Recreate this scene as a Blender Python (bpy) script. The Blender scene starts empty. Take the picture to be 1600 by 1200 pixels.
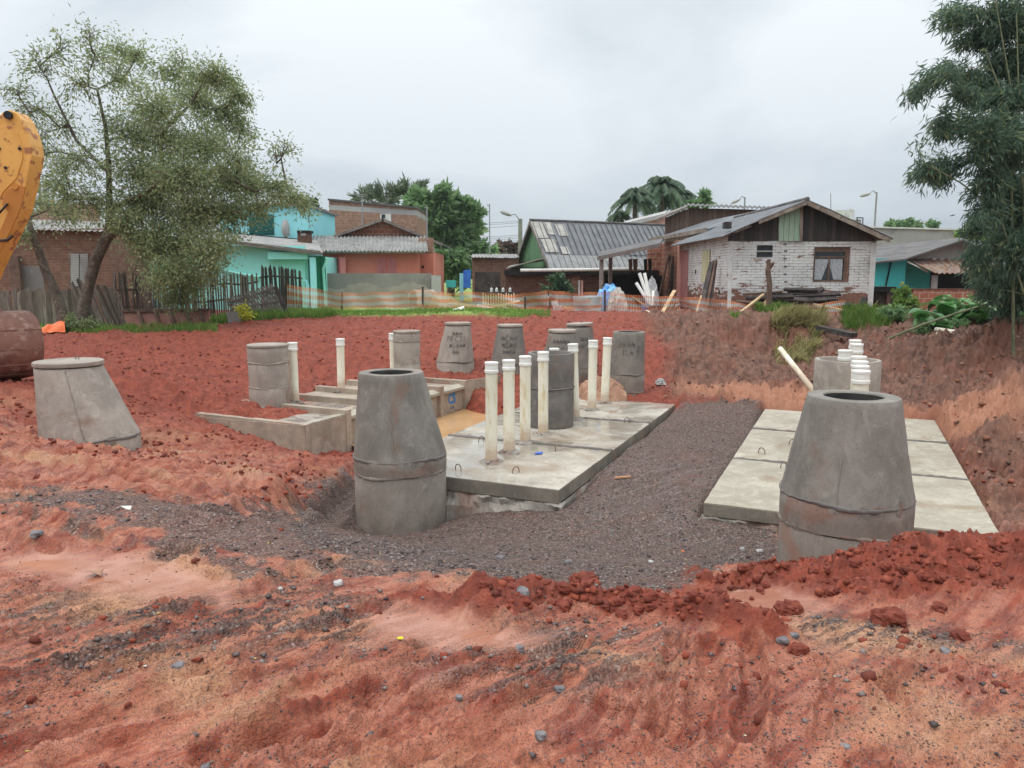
import bpy, math, random
import numpy as np
from mathutils import Vector, Matrix
random.seed(7); RNG = np.random.default_rng(11)
S = bpy.context.scene
COL = S.collection
# ---------------------------------------------------------------- camera
EYE = 1.6
PITCH = math.radians(8.06)
F = 1200.0                        # focal length in pixels of the 1600 px wide photograph
cd = bpy.data.cameras.new('camera'); cam = bpy.data.objects.new('camera', cd); COL.objects.link(cam)
cam.location = (0, 0, EYE); cam.rotation_euler = (math.radians(90) - PITCH, 0, 0)
cd.sensor_width = 36; cd.lens = 36 * F / 1600; cd.clip_start = 0.05; cd.clip_end = 2000
S.camera = cam
S.view_settings.view_transform = 'Standard'; S.view_settings.look = 'None'
S.view_settings.gamma = 1; S.view_settings.exposure = 0.34
# ---------------------------------------------------------------- overcast daylight
SUN_EL, SUN_AZ = math.radians(58), math.radians(-35)
sd = bpy.data.lights.new('sun', 'SUN'); sd.energy = 0.9; sd.angle = math.radians(24); sd.color = (1, .97, .93)
so = bpy.data.objects.new('sun', sd); COL.objects.link(so)
sv = Vector((math.sin(SUN_AZ) * math.cos(SUN_EL), -math.cos(SUN_AZ) * math.cos(SUN_EL) * .5, math.sin(SUN_EL)))
so.rotation_euler = sv.to_track_quat('Z', 'Y').to_euler()
W = bpy.data.worlds.new('World'); S.world = W; W.use_nodes = True
nt = W.node_tree; nt.nodes.clear()
def wn(t, **k):
    n = nt.nodes.new(t)
    for a, b in k.items(): setattr(n, a, b)
    return n
tc = wn('ShaderNodeTexCoord')
sky = wn('ShaderNodeTexSky', sky_type='NISHITA', sun_disc=False, sun_elevation=SUN_EL, sun_rotation=SUN_AZ)
mp = wn('ShaderNodeMapping'); mp.inputs['Scale'].default_value = (1, 1, 2.6); nt.links.new(tc.outputs['Generated'], mp.inputs['Vector'])
n1 = wn('ShaderNodeTexNoise'); n1.inputs['Scale'].default_value = 1.7; n1.inputs['Detail'].default_value = 7; n1.inputs['Roughness'].default_value = .5
n1.inputs['Distortion'].default_value = .3
nt.links.new(mp.outputs[0], n1.inputs['Vector'])
cr = wn('ShaderNodeValToRGB'); e = cr.color_ramp.elements
e[0].position = .38; e[0].color = (.52, .575, .615, 1); e[1].position = .62; e[1].color = (.93, .955, .965, 1)
nt.links.new(n1.outputs['Fac'], cr.inputs['Fac'])
sx = wn('ShaderNodeSeparateXYZ'); nt.links.new(tc.outputs['Generated'], sx.inputs[0])
# overcast luminance rises toward the zenith
gr = wn('ShaderNodeValToRGB'); e = gr.color_ramp.elements
e[0].position = 0.0; e[0].color = (.63, .665, .71, 1); e[1].position = 1.0; e[1].color = (2.6, 2.6, 2.6, 1)
for p, c in ((.12, (.69, .72, .755, 1)), (.36, (.93, .95, .96, 1)), (.55, (1.6, 1.6, 1.6, 1))):
    x = e.new(p); x.color = c
nt.links.new(sx.outputs['Z'], gr.inputs['Fac'])
mu = wn('ShaderNodeMix', data_type='RGBA', blend_type='MULTIPLY'); mu.inputs[0].default_value = 1
nt.links.new(cr.outputs[0], mu.inputs[6]); nt.links.new(gr.outputs[0], mu.inputs[7])
sc = wn('ShaderNodeVectorMath', operation='SCALE'); sc.inputs['Scale'].default_value = 9.6
nt.links.new(mu.outputs[2], sc.inputs[0])
mx = wn('ShaderNodeMix', data_type='RGBA'); mx.inputs[0].default_value = .93
nt.links.new(sky.outputs[0], mx.inputs[6]); nt.links.new(sc.outputs[0], mx.inputs[7])
bg = wn('ShaderNodeBackground'); bg.inputs['Strength'].default_value = .1
wo = wn('ShaderNodeOutputWorld'); nt.links.new(mx.outputs[2], bg.inputs[0]); nt.links.new(bg.outputs[0], wo.inputs[0])

# ---------------------------------------------------------------- surveying: pixel + distance -> point of the place
cp_, sp_ = math.cos(PITCH), math.sin(PITCH)
def ray(px, py):
    return Vector((px - 800, cp_ * F + sp_ * (600 - py), -sp_ * F + cp_ * (600 - py)))
def at(px, py, Y):
    d = ray(px, py); return Vector((0, 0, EYE)) + d * (Y / d.y)
def onz(px, py, z):
    d = ray(px, py); return Vector((0, 0, EYE)) + d * ((z - EYE) / d.z)
# ---------------------------------------------------------------- object helpers
def setp(o, label=None, cat=None, group=None, kind=None):
    if label: o['label'] = label
    if cat: o['category'] = cat
    if group: o['group'] = group
    if kind: o['kind'] = kind
    return o
def thing(name, label, cat, loc=(0, 0, 0), group=None, rz=0):
    o = bpy.data.objects.new(name, None); COL.objects.link(o); o.location = loc; o.rotation_euler.z = rz
    o.empty_display_size = .1
    return setp(o, label, cat, group)
def absloc(o):
    v = Vector((0, 0, 0))
    while o: v = v + o.location; o = o.parent
    return v
def link(name, me, mat, parent=None):
    o = bpy.data.objects.new(name, me); COL.objects.link(o)
    if mat: me.materials.append(mat)
    if parent: o.parent = parent
    return o
def dup(o, loc, label=None, rz=None, scale=None):
    r = o.copy(); COL.objects.link(r); r.location = loc
    if rz is not None: r.rotation_euler.z = rz
    if scale: r.scale = scale
    if label: r['label'] = label
    def rec(a, b):
        for ch in list(a.children):
            c = ch.copy(); COL.objects.link(c); c.parent = b; rec(ch, c)
    rec(o, r)
    return r
class MB:
    """collects faces in world coordinates; build() links them as one mesh, relative to its thing"""
    def __init__(s): s.v = []; s.f = []; s.sm = []
    def add(s, vs, fs, smooth=False):
        b = len(s.v); s.v += [tuple(v) for v in vs]
        for f in fs: s.f.append(tuple(i + b for i in f)); s.sm.append(smooth)
        return s
    def box(s, x0, x1, y0, y1, z0, z1):
        vs = [(x, y, z) for z in (z0, z1) for y in (y0, y1) for x in (x0, x1)]
        return s.add(vs, [(0, 2, 3, 1), (4, 5, 7, 6), (0, 1, 5, 4), (2, 6, 7, 3), (0, 4, 6, 2), (1, 3, 7, 5)])
    def prism(s, pts, off):
        n = len(pts); off = Vector(off); P = [Vector(p) for p in pts]
        nrm = Vector((0, 0, 0))
        for i in range(n): nrm += P[i].cross(P[(i + 1) % n])
        if nrm.dot(off) > 0: P = P[::-1]
        vs = P + [p + off for p in P]
        fs = [tuple(range(n)), tuple(range(2 * n - 1, n - 1, -1))] + [((i + 1) % n, i, i + n, (i + 1) % n + n) for i in range(n)]
        return s.add(vs, fs)
    def bar(s, p0, p1, w, t, up=(0, 0, 1)):
        p0, p1 = Vector(p0), Vector(p1); d = (p1 - p0).normalized(); up = Vector(up)
        if abs(d.dot(up)) > .98: up = Vector((0, 1, 0)) if abs(d.y) < .9 else Vector((1, 0, 0))
        a = d.cross(up).normalized() * w / 2; b = a.cross(d).normalized() * t / 2
        return s.prism([p0 + a + b, p0 - a + b, p0 - a - b, p0 + a - b], p1 - p0)
    def tube(s, pts, rad, n=8, caps=True):
        pts = [Vector(p) for p in pts]
        if not hasattr(rad, '__len__'): rad = [rad] * len(pts)
        vs = []; ref = Vector((.31, .57, .76)); a = None
        for i, p in enumerate(pts):
            d = (pts[min(i + 1, len(pts) - 1)] - pts[max(i - 1, 0)])
            d = d.normalized() if d.length > 1e-9 else Vector((0, 0, 1))
            a = (ref if a is None else a); a = (a - d * a.dot(d))
            a = a.normalized() if a.length > 1e-6 else d.orthogonal().normalized()
            b = d.cross(a)
            for k in range(n):
                t = 2 * math.pi * k / n; vs.append(p + (a * math.cos(t) + b * math.sin(t)) * rad[i])
        fs = [(i * n + k, i * n + (k + 1) % n, (i + 1) * n + (k + 1) % n, (i + 1) * n + k) for i in range(len(pts) - 1) for k in range(n)]
        s.add(vs, fs, True)
        if caps:
            m = (len(pts) - 1) * n
            s.add(vs[:n], [tuple(range(n - 1, -1, -1))]); s.add(vs[m:], [tuple(range(n))])
        return s
    def lathe(s, prof, n=48, c=(0, 0, 0), jit=0.0, seed=0, smooth=True):
        """prof rows: (radius, z, dx, dy)"""
        rr = random.Random(seed); vs = []
        ph = [rr.uniform(0, 6.28) for _ in range(6)]
        for r, z, dx, dy in prof:
            for k in range(n):
                t = 2 * math.pi * k / n
                q = r + jit * (math.sin(3 * t + ph[0] + z * 3) * .5 + math.sin(7 * t + ph[1] + z * 9) * .35 + math.sin(17 * t + ph[2] + z * 23) * .25)
                vs.append((c[0] + dx + q * math.cos(t), c[1] + dy + q * math.sin(t), c[2] + z))
        m = len(prof)
        fs = [(i * n + k, i * n + (k + 1) % n, (i + 1) * n + (k + 1) % n, (i + 1) * n + k) for i in range(m - 1) for k in range(n)]
        return s.add(vs, fs, smooth)
    def build(s, name, mat, parent=None, autosmooth=True):
        me = bpy.data.meshes.new(name)
        o0 = absloc(parent) if parent else Vector((0, 0, 0))
        V = np.array(s.v, dtype=np.float64).reshape(-1, 3) - np.array(o0)
        me.from_pydata([tuple(x) for x in V], [], s.f)
        me.polygons.foreach_set('use_smooth', s.sm)
        # uv in metres: u level, v up the surface
        nv = len(me.loops); N = np.empty(len(me.polygons) * 3); me.polygons.foreach_get('normal', N); N = N.reshape(-1, 3)
        tot = np.empty(len(me.polygons), dtype=np.int32); me.polygons.foreach_get('loop_total', tot)
        li = np.empty(nv, dtype=np.int32); me.loops.foreach_get('vertex_index', li)
        Nl = np.repeat(N, tot, axis=0); P = np.array(s.v).reshape(-1, 3)[li]
        T = np.stack([-Nl[:, 1], Nl[:, 0], 0 * Nl[:, 0]], 1); L = np.linalg.norm(T, axis=1)
        T = np.where(L[:, None] > .3, T / np.maximum(L, 1e-6)[:, None], np.array([1., 0, 0]))
        B = np.cross(Nl, T)
        uv = np.stack([(P * T).sum(1), (P * B).sum(1)], 1)
        ul = me.uv_layers.new(name='UVMap'); ul.data.foreach_set('uv', uv.ravel())
        if autosmooth and any(s.sm):
            try: me.set_sharp_from_angle(angle=math.radians(42))
            except Exception: pass
        me.update()
        return link(name, me, mat, parent)
def quads_obj(name, V, nf, k, mat, parent=None, smooth=False):
    """V: (nf*k,3) loose polygons of k corners each"""
    me = bpy.data.meshes.new(name)
    if parent: V = V - np.array(absloc(parent))
    me.vertices.add(nf * k); me.vertices.foreach_set('co', V.ravel())
    me.loops.add(nf * k); me.loops.foreach_set('vertex_index', np.arange(nf * k))
    me.polygons.add(nf); me.polygons.foreach_set('loop_start', np.arange(nf) * k)
    me.update(); me.validate()
    return link(name, me, mat, parent)
def indexed_obj(name, V, Fi, mat, parent=None, smooth=False):
    me = bpy.data.meshes.new(name)
    if parent: V = V - np.array(absloc(parent))
    k = Fi.shape[1]
    me.vertices.add(len(V)); me.vertices.foreach_set('co', V.ravel())
    me.loops.add(Fi.size); me.loops.foreach_set('vertex_index', Fi.ravel())
    me.polygons.add(len(Fi)); me.polygons.foreach_set('loop_start', np.arange(len(Fi)) * k)
    if smooth: me.polygons.foreach_set('use_smooth', np.ones(len(Fi), dtype=bool))
    me.update(); me.validate()
    return link(name, me, mat, parent)

# ---------------------------------------------------------------- materials
class NT:
    def __init__(s, name):
        s.m = bpy.data.materials.new(name); s.m.use_nodes = True; s.t = s.m.node_tree; s.t.nodes.clear()
        s.out = s.n('ShaderNodeOutputMaterial'); s.p = s.n('ShaderNodeBsdfPrincipled'); s.l(s.p.outputs[0], s.out.inputs[0])
    def n(s, t, **k):
        x = s.t.nodes.new(t)
        for a, b in k.items():
            if a.startswith('i_'): x.inputs[a[2:].replace('_', ' ')].default_value = b
            else: setattr(x, a, b)
        return x
    def l(s, a, b): s.t.links.new(a, b)
    def coords(s, kind='Object', scale=(1, 1, 1)):
        t = s.n('ShaderNodeTexCoord'); v = t.outputs[kind]
        if kind == 'Object':
            oi = s.n('ShaderNodeObjectInfo'); ml = s.n('ShaderNodeMath', operation='MULTIPLY'); ml.inputs[1].default_value = 37.0
            s.l(oi.outputs['Random'], ml.inputs[0]); ad = s.n('ShaderNodeVectorMath', operation='ADD'); s.l(v, ad.inputs[0]); s.l(ml.outputs[0], ad.inputs[1]); v = ad.outputs[0]
        if scale != (1, 1, 1):
            mp = s.n('ShaderNodeMapping'); mp.inputs['Scale'].default_value = scale; s.l(v, mp.inputs[0]); v = mp.outputs[0]
        return v
    def noise(s, v, scale, detail=6, rough=.6, dist=0):
        x = s.n('ShaderNodeTexNoise'); x.inputs['Scale'].default_value = scale; x.inputs['Detail'].default_value = detail
        x.inputs['Roughness'].default_value = rough; x.inputs['Distortion'].default_value = dist; s.l(v, x.inputs['Vector']); return x.outputs['Fac']
    def ramp(s, f, a, b, lo=0., hi=1.):
        x = s.n('ShaderNodeMapRange'); x.interpolation_type = 'SMOOTHSTEP'
        for i, q in enumerate((a, b, lo, hi)): x.inputs[i + 1].default_value = q
        s.l(f, x.inputs[0]); return x.outputs[0]
    def mix(s, f, a, b, mode='MIX'):
        x = s.n('ShaderNodeMix', data_type='RGBA', blend_type=mode)
        for i, q in ((0, f), (6, a), (7, b)):
            if isinstance(q, (tuple, list)): x.inputs[i].default_value = tuple(q) + ((1,) if len(q) == 3 else ())
            elif isinstance(q, (int, float)): x.inputs[i].default_value = q
            else: s.l(q, x.inputs[i])
        return x.outputs[2]
    def math(s, op, a, b=None):
        x = s.n('ShaderNodeMath', operation=op)
        for i, q in ((0, a), (1, b)):
            if q is None: continue
            if isinstance(q, (int, float)): x.inputs[i].default_value = q
            else: s.l(q, x.inputs[i])
        return x.outputs[0]
    def bump(s, h, strength=.3, dist=.01, prev=None):
        b = s.n('ShaderNodeBump'); b.inputs['Strength'].default_value = strength; b.inputs['Distance'].default_value = dist
        s.l(h, b.inputs['Height'])
        if prev: s.l(prev, b.inputs['Normal'])
        s.l(b.outputs[0], s.p.inputs['Normal']); return b.outputs[0]
    def setc(s, c, rough=.8, spec=.4, metal=0):
        for nm, q in (('Base Color', c), ('Roughness', rough), ('Specular IOR Level', spec), ('Metallic', metal)):
            if isinstance(q, (tuple, list)): s.p.inputs[nm].default_value = tuple(q) + ((1,) if len(q) == 3 else ())
            elif isinstance(q, (int, float)): s.p.inputs[nm].default_value = q
            else: s.l(q, s.p.inputs[nm])
        return s.m
def sm(name, c1, c2=None, scale=3, c3=None, scale3=14, t3=(.55, .7), rough=.8, bump=.3, bs=30, stretch=(1, 1, 1), spec=.35, metal=0, t=(.35, .65), bd=.01):
    k = NT(name); v = k.coords('Object', stretch); c = c1
    if c2: c = k.mix(k.ramp(k.noise(v, scale), *t), c1, c2)
    if c3: c = k.mix(k.ramp(k.noise(v, scale3, 5), *t3), c, c3)
    if bump: k.bump(k.noise(v, bs, 5), bump, bd)
    return k.setc(c, rough, spec, metal)
def concrete(name, c1, c2, wet=False, stain=(.19, .105, .07), stain_t=(.55, .68)):
    k = NT(name); v = k.coords(); vs = k.coords('Object', (7, 7, .7))
    c = k.mix(k.ramp(k.noise(v, 2.2, 8, .65), .35, .68), c1, c2)
    c = k.mix(k.ramp(k.noise(vs, 1.6, 6, .7), .56, .74, 0, .4), c, tuple(min(1, x * 1.55) for x in c2))
    c = k.mix(k.ramp(k.noise(v, 4.5, 8, .75, .8), .50, .66, 0, .5), c, tuple(min(1, x * 1.35) for x in c2))
    c = k.mix(k.ramp(k.noise(vs, 1.1, 4, .6, .5), .56, .74, 0, .38), c, tuple(x * .55 for x in c1))
    c = k.mix(k.ramp(k.noise(v, 1.1, 6, .6, 1.0), *stain_t, 0, .75), c, stain)
    c = k.mix(k.ramp(k.noise(v, 70, 2, .5), .62, .7, 0, .35), c, tuple(x * .4 for x in c1))
    c = k.mix(k.ramp(k.noise(v, 160, 2, .5), .35, .7, 0, .25), c, tuple(min(1, x * 1.5) for x in c2))
    vo = k.n('ShaderNodeTexVoronoi', feature='F1'); vo.inputs['Scale'].default_value = 26; k.l(v, vo.inputs['Vector']); hs = k.n('ShaderNodeSeparateColor'); k.l(vo.outputs['Color'], hs.inputs[0])
    pit = k.math('MULTIPLY', k.ramp(vo.outputs['Distance'], .16, .10), k.ramp(hs.outputs[0], .55, .6)); c = k.mix(k.math('MULTIPLY', pit, .7), c, tuple(x * .3 for x in c1))
    c = k.mix(k.ramp(k.noise(v, 14, 8, .8), .60, .68, 0, .4), c, tuple(min(1, x * 1.5) for x in c2))
    r = .78
    if wet:
        w = k.noise(v, .9, 5, .55, .6); r = k.ramp(w, .42, .56, .75, .07)
        c = k.mix(k.ramp(w, .42, .56, 0, .35), c, tuple(x * .62 for x in c1))
        n = k.bump(k.noise(v, 60, 4), .12, .004)
        mixn = k.ramp(w, .44, .54, .25, .015)
        k.l(mixn, k.p.inputs['Normal'].links[0].from_node.inputs['Strength'])
    else:
        n = k.bump(k.noise(v, 9, 6, .7), .35, .012); k.bump(k.noise(v, 90, 4, .7), .35, .004, n)
    return k.setc(c, r, .45)
def brick(name, b1, b2, mortar, bw=.24, bh=.08, ms=.012, paint=None, pt=(.5, .62), zlow=None, rough=.85, dirt=(.05, .04, .035), off=.5):
    k = NT(name); uv = k.coords('UV')
    b = k.n('ShaderNodeTexBrick', offset=off); k.l(uv, b.inputs['Vector'])
    for nm, q in (('Color1', b1), ('Color2', b2), ('Mortar', mortar)): b.inputs[nm].default_value = q + (1,)
    for nm, q in (('Scale', 1), ('Mortar Size', ms), ('Mortar Smooth', .3), ('Bias', 0), ('Brick Width', bw), ('Row Height', bh)): b.inputs[nm].default_value = q
    v = k.coords('UV', (1, 1, 1)); c = b.outputs['Color']
    c = k.mix(k.ramp(k.noise(v, 5, 5), .4, .62, 0, .6), c, tuple(x * .55 for x in b1))
    if paint:
        v2 = k.coords('UV', (3.2, 12, 1)); pm = k.noise(v2, .55, 5, .72)
        if zlow is not None:
            sp = k.n('ShaderNodeSeparateXYZ'); k.l(uv, sp.inputs[0])
            pm = k.math('SUBTRACT', pm, k.ramp(sp.outputs['Y'], zlow, zlow + .75, .21, 0))
        pf = k.ramp(pm, *pt); pf = k.math('MULTIPLY', pf, k.math('SUBTRACT', 1.0, k.math('MULTIPLY', b.outputs['Fac'], k.ramp(k.noise(v, 3.1, 4), .42, .6, .25, .95))))
        c = k.mix(pf, c, k.mix(k.ramp(k.noise(v, 1.6, 6), .35, .7), paint, tuple(x * .78 for x in paint)))
    c = k.mix(k.ramp(k.noise(v, .8, 6, .6), .55, .8, 0, .5), c, dirt)
    n = k.bump(k.math('SUBTRACT', 1.0, b.outputs['Fac']), .7, .012); k.bump(k.noise(v, 45, 4), .3, .005, n)
    return k.setc(c, rough, .25)
def planks(name, a, b, w=.14, gap=(.01, .009, .008), rough=.85, vert=True):
    k = NT(name); uv = k.coords('UV'); sp = k.n('ShaderNodeSeparateXYZ'); k.l(uv, sp.inputs[0])
    u = sp.outputs['X'] if vert else sp.outputs['Y']
    q = k.math('DIVIDE', u, w); fl = k.math('FLOOR', q); fr = k.math('FRACT', q)
    wnn = k.n('ShaderNodeTexWhiteNoise', noise_dimensions='1D'); k.l(fl, wnn.inputs['W'])
    v = k.coords('UV', (18, 1.2, 1) if vert else (1.2, 18, 1))
    c = k.mix(k.ramp(wnn.outputs['Value'], .1, .9), a, b)
    c = k.mix(k.ramp(k.noise(v, 1.5, 7, .7), .3, .7, 0, .65), c, tuple(x * .45 for x in a))
    c = k.mix(k.ramp(k.noise(k.coords('UV'), 1.3, 5), .55, .75, 0, .5), c, tuple(x * .4 + .01 for x in b))
    e = k.math('MULTIPLY', k.ramp(fr, 0, .06), k.ramp(fr, 1, .94))
    c = k.mix(e, gap, c)
    n = k.bump(e, .6, .012); k.bump(k.noise(v, 4, 5), .3, .004, n)
    return k.setc(c, rough, .3)
def foliage(name, a, b, c2=None, trans=.35, rough=.55):
    k = NT(name); g = k.n('ShaderNodeNewGeometry'); r = g.outputs['Random Per Island']
    c = k.mix(k.ramp(r, .0, 1.), a, b)
    if c2: c = k.mix(k.ramp(r, .86, .93), c, c2)
    c = k.mix(k.ramp(k.noise(k.coords(), .55, 3), .38, .62, 0, .35), c, tuple(x * .6 for x in a))
    k.setc(c, rough, .35)
    tr = k.n('ShaderNodeBsdfTranslucent'); k.l(c, tr.inputs[0]); ms = k.n('ShaderNodeMixShader'); ms.inputs[0].default_value = trans
    k.l(k.p.outputs[0], ms.inputs[1]); k.l(tr.outputs[0], ms.inputs[2]); k.l(ms.outputs[0], k.out.inputs[0])
    return k.m

# ---------------------------------------------------------------- terrain
TB = [RNG.random((256, 256)) for _ in range(8)]
def vn(x, y, s=0):
    xi = np.floor(x).astype(np.int64); yi = np.floor(y).astype(np.int64); fx = x - xi; fy = y - yi
    fx = fx * fx * (3 - 2 * fx); fy = fy * fy * (3 - 2 * fy); T = TB[s % 8]; a = xi & 255; b = yi & 255; a1 = (xi + 1) & 255; b1 = (yi + 1) & 255
    return (T[a, b] * (1 - fx) + T[a1, b] * fx) * (1 - fy) + (T[a, b1] * (1 - fx) + T[a1, b1] * fx) * fy
def fbm(x, y, s=0, o=4, g=.5):
    t = 0; a = 1; n = 0
    for i in range(o):
        t = t + a * vn(x * 2 ** i + 17.3 * i, y * 2 ** i - 9.1 * i, s + i); n += a; a *= g
    return t / n
CT = []
for px, py, Y in [
    # near crest of the pit, left to right
    (0, 765, 5.7), (150, 775, 5.6), (300, 800, 5.2), (450, 850, 4.7), (600, 890, 4.3), (700, 905, 4.2), (800, 935, 3.95), (950, 930, 4.15), (1080, 938, 4.2),
    # track behind the left crest and the ground round the left cone
    (0, 742, 6.4), (0, 670, 8.5), (-150, 650, 8.5), (100, 757, 6.3), (300, 795, 5.8), (400, 790, 6.5), (450, 762, 7.8), (500, 722, 10), (350, 700, 10), (250, 662, 10.5),
    (135, 706, 9.0), (210, 702, 9.5), (60, 690, 9.2), (290, 652, 12), (400, 690, 11), (480, 714, 11.5), (560, 700, 12.2),
    (0, 600, 11), (-150, 600, 11), (150, 600, 13), (380, 632, 13.4), (300, 645, 12.7), (430, 607, 15.0), (520, 596, 16.6),
    # red bank at the back
    (-100, 525, 19), (0, 524, 20.5), (100, 521, 21), (200, 515, 21.5), (300, 511, 21.5), (400, 500, 22), (550, 497, 22), (650, 495, 22), (700, 490, 22), (760, 494, 22), (850, 495, 22), (1000, 497, 22),
    (200, 585, 13.5), (300, 560, 16.5), (450, 560, 17), (550, 550, 18.5), (600, 560, 18), (650, 578, 17), (711, 570, 17.3), (740, 520, 20), (755, 590, 16.6), (800, 525, 20), (797, 600, 16.4), (880, 600, 16.6), (930, 600, 16.8), (1015, 598, 16.6), (1010, 520, 20),
    # pit floor
    (700, 655, 13.5), (740, 640, 14.5), (650, 690, 11.5), (620, 842, 8.5), (700, 812, 8.8), (620, 832, 8.4), (585, 826, 8.9), (690, 816, 9.1), (620, 800, 9.8), (500, 812, 8), (450, 822, 6.8),
    (760, 850, 7.5), (850, 880, 6), (1000, 882, 6), (900, 800, 8.3), (1050, 800, 8), (1150, 850, 7), (1000, 722, 10), (1080, 640, 13.6), (1120, 632, 13.6), (1160, 655, 13),
    (1100, 903, 5), (1150, 880, 5.6),
    # red mound on the right foreground
    (1225, 893, 4.9), (1270, 886, 4.85), (1330, 871, 4.75), (1435, 850, 4.6), (1600, 838, 4.6), (1800, 838, 4.6), (1300, 950, 3.9), (1500, 950, 3.9), (1600, 1000, 3.4), (1200, 950, 3.95),
    # right bank
    (1500, 705, 10.3), (1590, 800, 8), (1640, 800, 8), (1600, 700, 9.5), (1700, 700, 9.5), (1600, 620, 12), (1750, 620, 12), (1530, 640, 12.5), (1600, 508, 18), (1750, 505, 18), (1500, 520, 18.5), (1450, 560, 16.8), (1400, 588, 16), (1200, 616, 15), (1300, 600, 15.6), (1080, 598, 16.3),
    (1100, 545, 18.6), (1150, 507, 20), (1150, 553, 19.2), (1030, 505, 20.6), (1040, 555, 18), (1230, 505, 20), (1230, 560, 18.9), (1300, 515, 20), (1300, 550, 18), (1400, 520, 19.5), (1060, 497, 22), (1150, 497, 22.6), (1360, 496, 23), (1000, 490, 24), (1500, 490, 23), (1140, 490, 27), (1500, 485, 28), (1600, 495, 24),
    # back lots
    (500, 489, 25), (650, 488, 26), (300, 492, 26), (600, 484, 30), (800, 484, 30), (300, 484, 30), (1000, 482, 30), (100, 505, 26), (-100, 505, 26)]:
    p = at(px, py, Y); CT.append(tuple(p))
for X in (-9, -6, -4, -2, 0, 2, 4, 6, 9):
    for Y in (-3, 0, 1.8, 2.8): CT.append((X, Y, 0))
for X in (-9, -6, -3.6): CT.append((X, 3.8 if X > -4 else 4.6, 0))
for X in (2.2, 3, 4.2): CT.append((X, 6.1, -.92))
for X, Y in ((-30, 5), (-30, 20), (30, 5), (30, 20), (-16, 10), (16, 8)): CT.append((X, Y, 0))
for X in (-45, -25, -10, 0, 10, 25, 45):
    for Y in (37, 50, 70): CT.append((X, Y, .15))
CT = np.array(CT)
def kern(dx, dy): return np.sqrt(dx * dx + dy * dy + .12)
def _scale(X, Y): return X, Y
A_ = kern(CT[:, None, 0] - CT[None, :, 0], CT[:, None, 1] - CT[None, :, 1])
NCT = len(CT); KM = np.zeros((NCT + 1, NCT + 1)); KM[:NCT, :NCT] = A_ - .012 * np.eye(NCT); KM[:NCT, NCT] = 1; KM[NCT, :NCT] = 1
WCT = np.linalg.solve(KM, np.append(CT[:, 2], 0))
def sstep(a, b, x):
    t = np.clip((x - a) / (b - a), 0, 1); return t * t * (3 - 2 * t)
def base(X, Y):
    X = np.atleast_1d(np.asarray(X, float)).ravel(); Y = np.atleast_1d(np.asarray(Y, float)).ravel(); o = np.empty(len(X))
    for i in range(0, len(X), 40000):
        a = X[i:i + 40000, None] - CT[None, :, 0]; b = Y[i:i + 40000, None] - CT[None, :, 1]
        o[i:i + 40000] = kern(a, b) @ WCT[:NCT] + WCT[NCT]
    far = sstep(36, 60, Y) + sstep(18, 34, np.abs(X)) + sstep(-2, -8, Y); far = np.clip(far, 0, 1)
    return o * (1 - far) + .1 * far
def hit(px, py):
    d = ray(px, py); Ys = 1.6 * (1.006 ** np.arange(620)); X = d.x / d.y * Ys; z = EYE + d.z / d.y * Ys
    h = base(X, Ys); w = np.where(z < h)[0]; i = w[0] if len(w) else len(Ys) - 1
    return np.array([X[i], Ys[i]])
def sdf(X, Y, poly):
    """signed distance to a polygon on the ground, positive inside"""
    n = len(poly); d2 = np.full(X.shape, 1e9); ins = np.zeros(X.shape, bool)
    for i in range(n):
        ax, ay = poly[i]; bx, by = poly[(i + 1) % n]; ex, ey = bx - ax, by - ay
        t = np.clip(((X - ax) * ex + (Y - ay) * ey) / (ex * ex + ey * ey + 1e-9), 0, 1)
        d2 = np.minimum(d2, (X - ax - t * ex) ** 2 + (Y - ay - t * ey) ** 2)
        c = ((ay > Y) != (by > Y)) & (X < (bx - ax) * (Y - ay) / (by - ay + 1e-12) + ax); ins ^= c
    return np.sqrt(d2) * np.where(ins, 1, -1)
def PG(*pts): return [hit(*p) for p in pts]
R_gravL = PG((600, 893), (440, 905), (300, 872), (150, 845), (40, 822), (0, 800), (0, 785), (50, 765), (140, 766), (250, 778), (330, 800), (420, 800), (500, 800), (560, 850))
R_gravel = PG((590, 882), (700, 902), (850, 925), (1000, 933), (1080, 915), (1130, 893), (1222, 882), (1230, 800), (1150, 790), (1225, 655), (1180, 634), (1070, 628), (1030, 650), (860, 760), (700, 740), (560, 728), (500, 745), (440, 792), (430, 830), (520, 870))
R_scat = PG((0, 930), (150, 950), (330, 930), (520, 915), (640, 960), (560, 1010), (380, 1010), (200, 1060), (0, 1120))
R_scat2 = PG((640, 1000), (900, 960), (1050, 1000), (900, 1080), (700, 1060))
R_scat3 = PG((1180, 970), (1350, 955), (1600, 1005), (1600, 1030), (1300, 1015))
R_brown = PG((1040, 606), (1050, 560), (1010, 508), (1000, 492), (1100, 493), (1300, 493), (1450, 500), (1700, 495), (1900, 600), (1800, 800), (1640, 835), (1560, 838), (1470, 690), (1450, 650), (1190, 640), (1060, 625))
R_wet = [PG((95, 866), (250, 880), (345, 915), (325, 945), (200, 935), (60, 905), (0, 890), (0, 870)), PG((600, 950), (700, 958), (780, 978), (845, 990), (790, 1010), (690, 1005), (590, 985)), PG((1100, 925), (1240, 918), (1300, 955), (1180, 985), (1120, 960))]
R_smooth = PG((0, 640), (45, 665), (60, 700), (210, 722), (330, 765), (430, 783), (560, 745), (470, 800), (400, 822), (300, 800), (100, 757), (0, 745))
R_grass = PG((360, 503), (520, 494), (560, 495), (700, 493), (840, 494), (840, 485), (700, 481), (520, 481), (380, 486))
R_grass2 = PG((0, 524), (110, 520), (180, 514), (180, 505), (0, 505))
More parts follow.
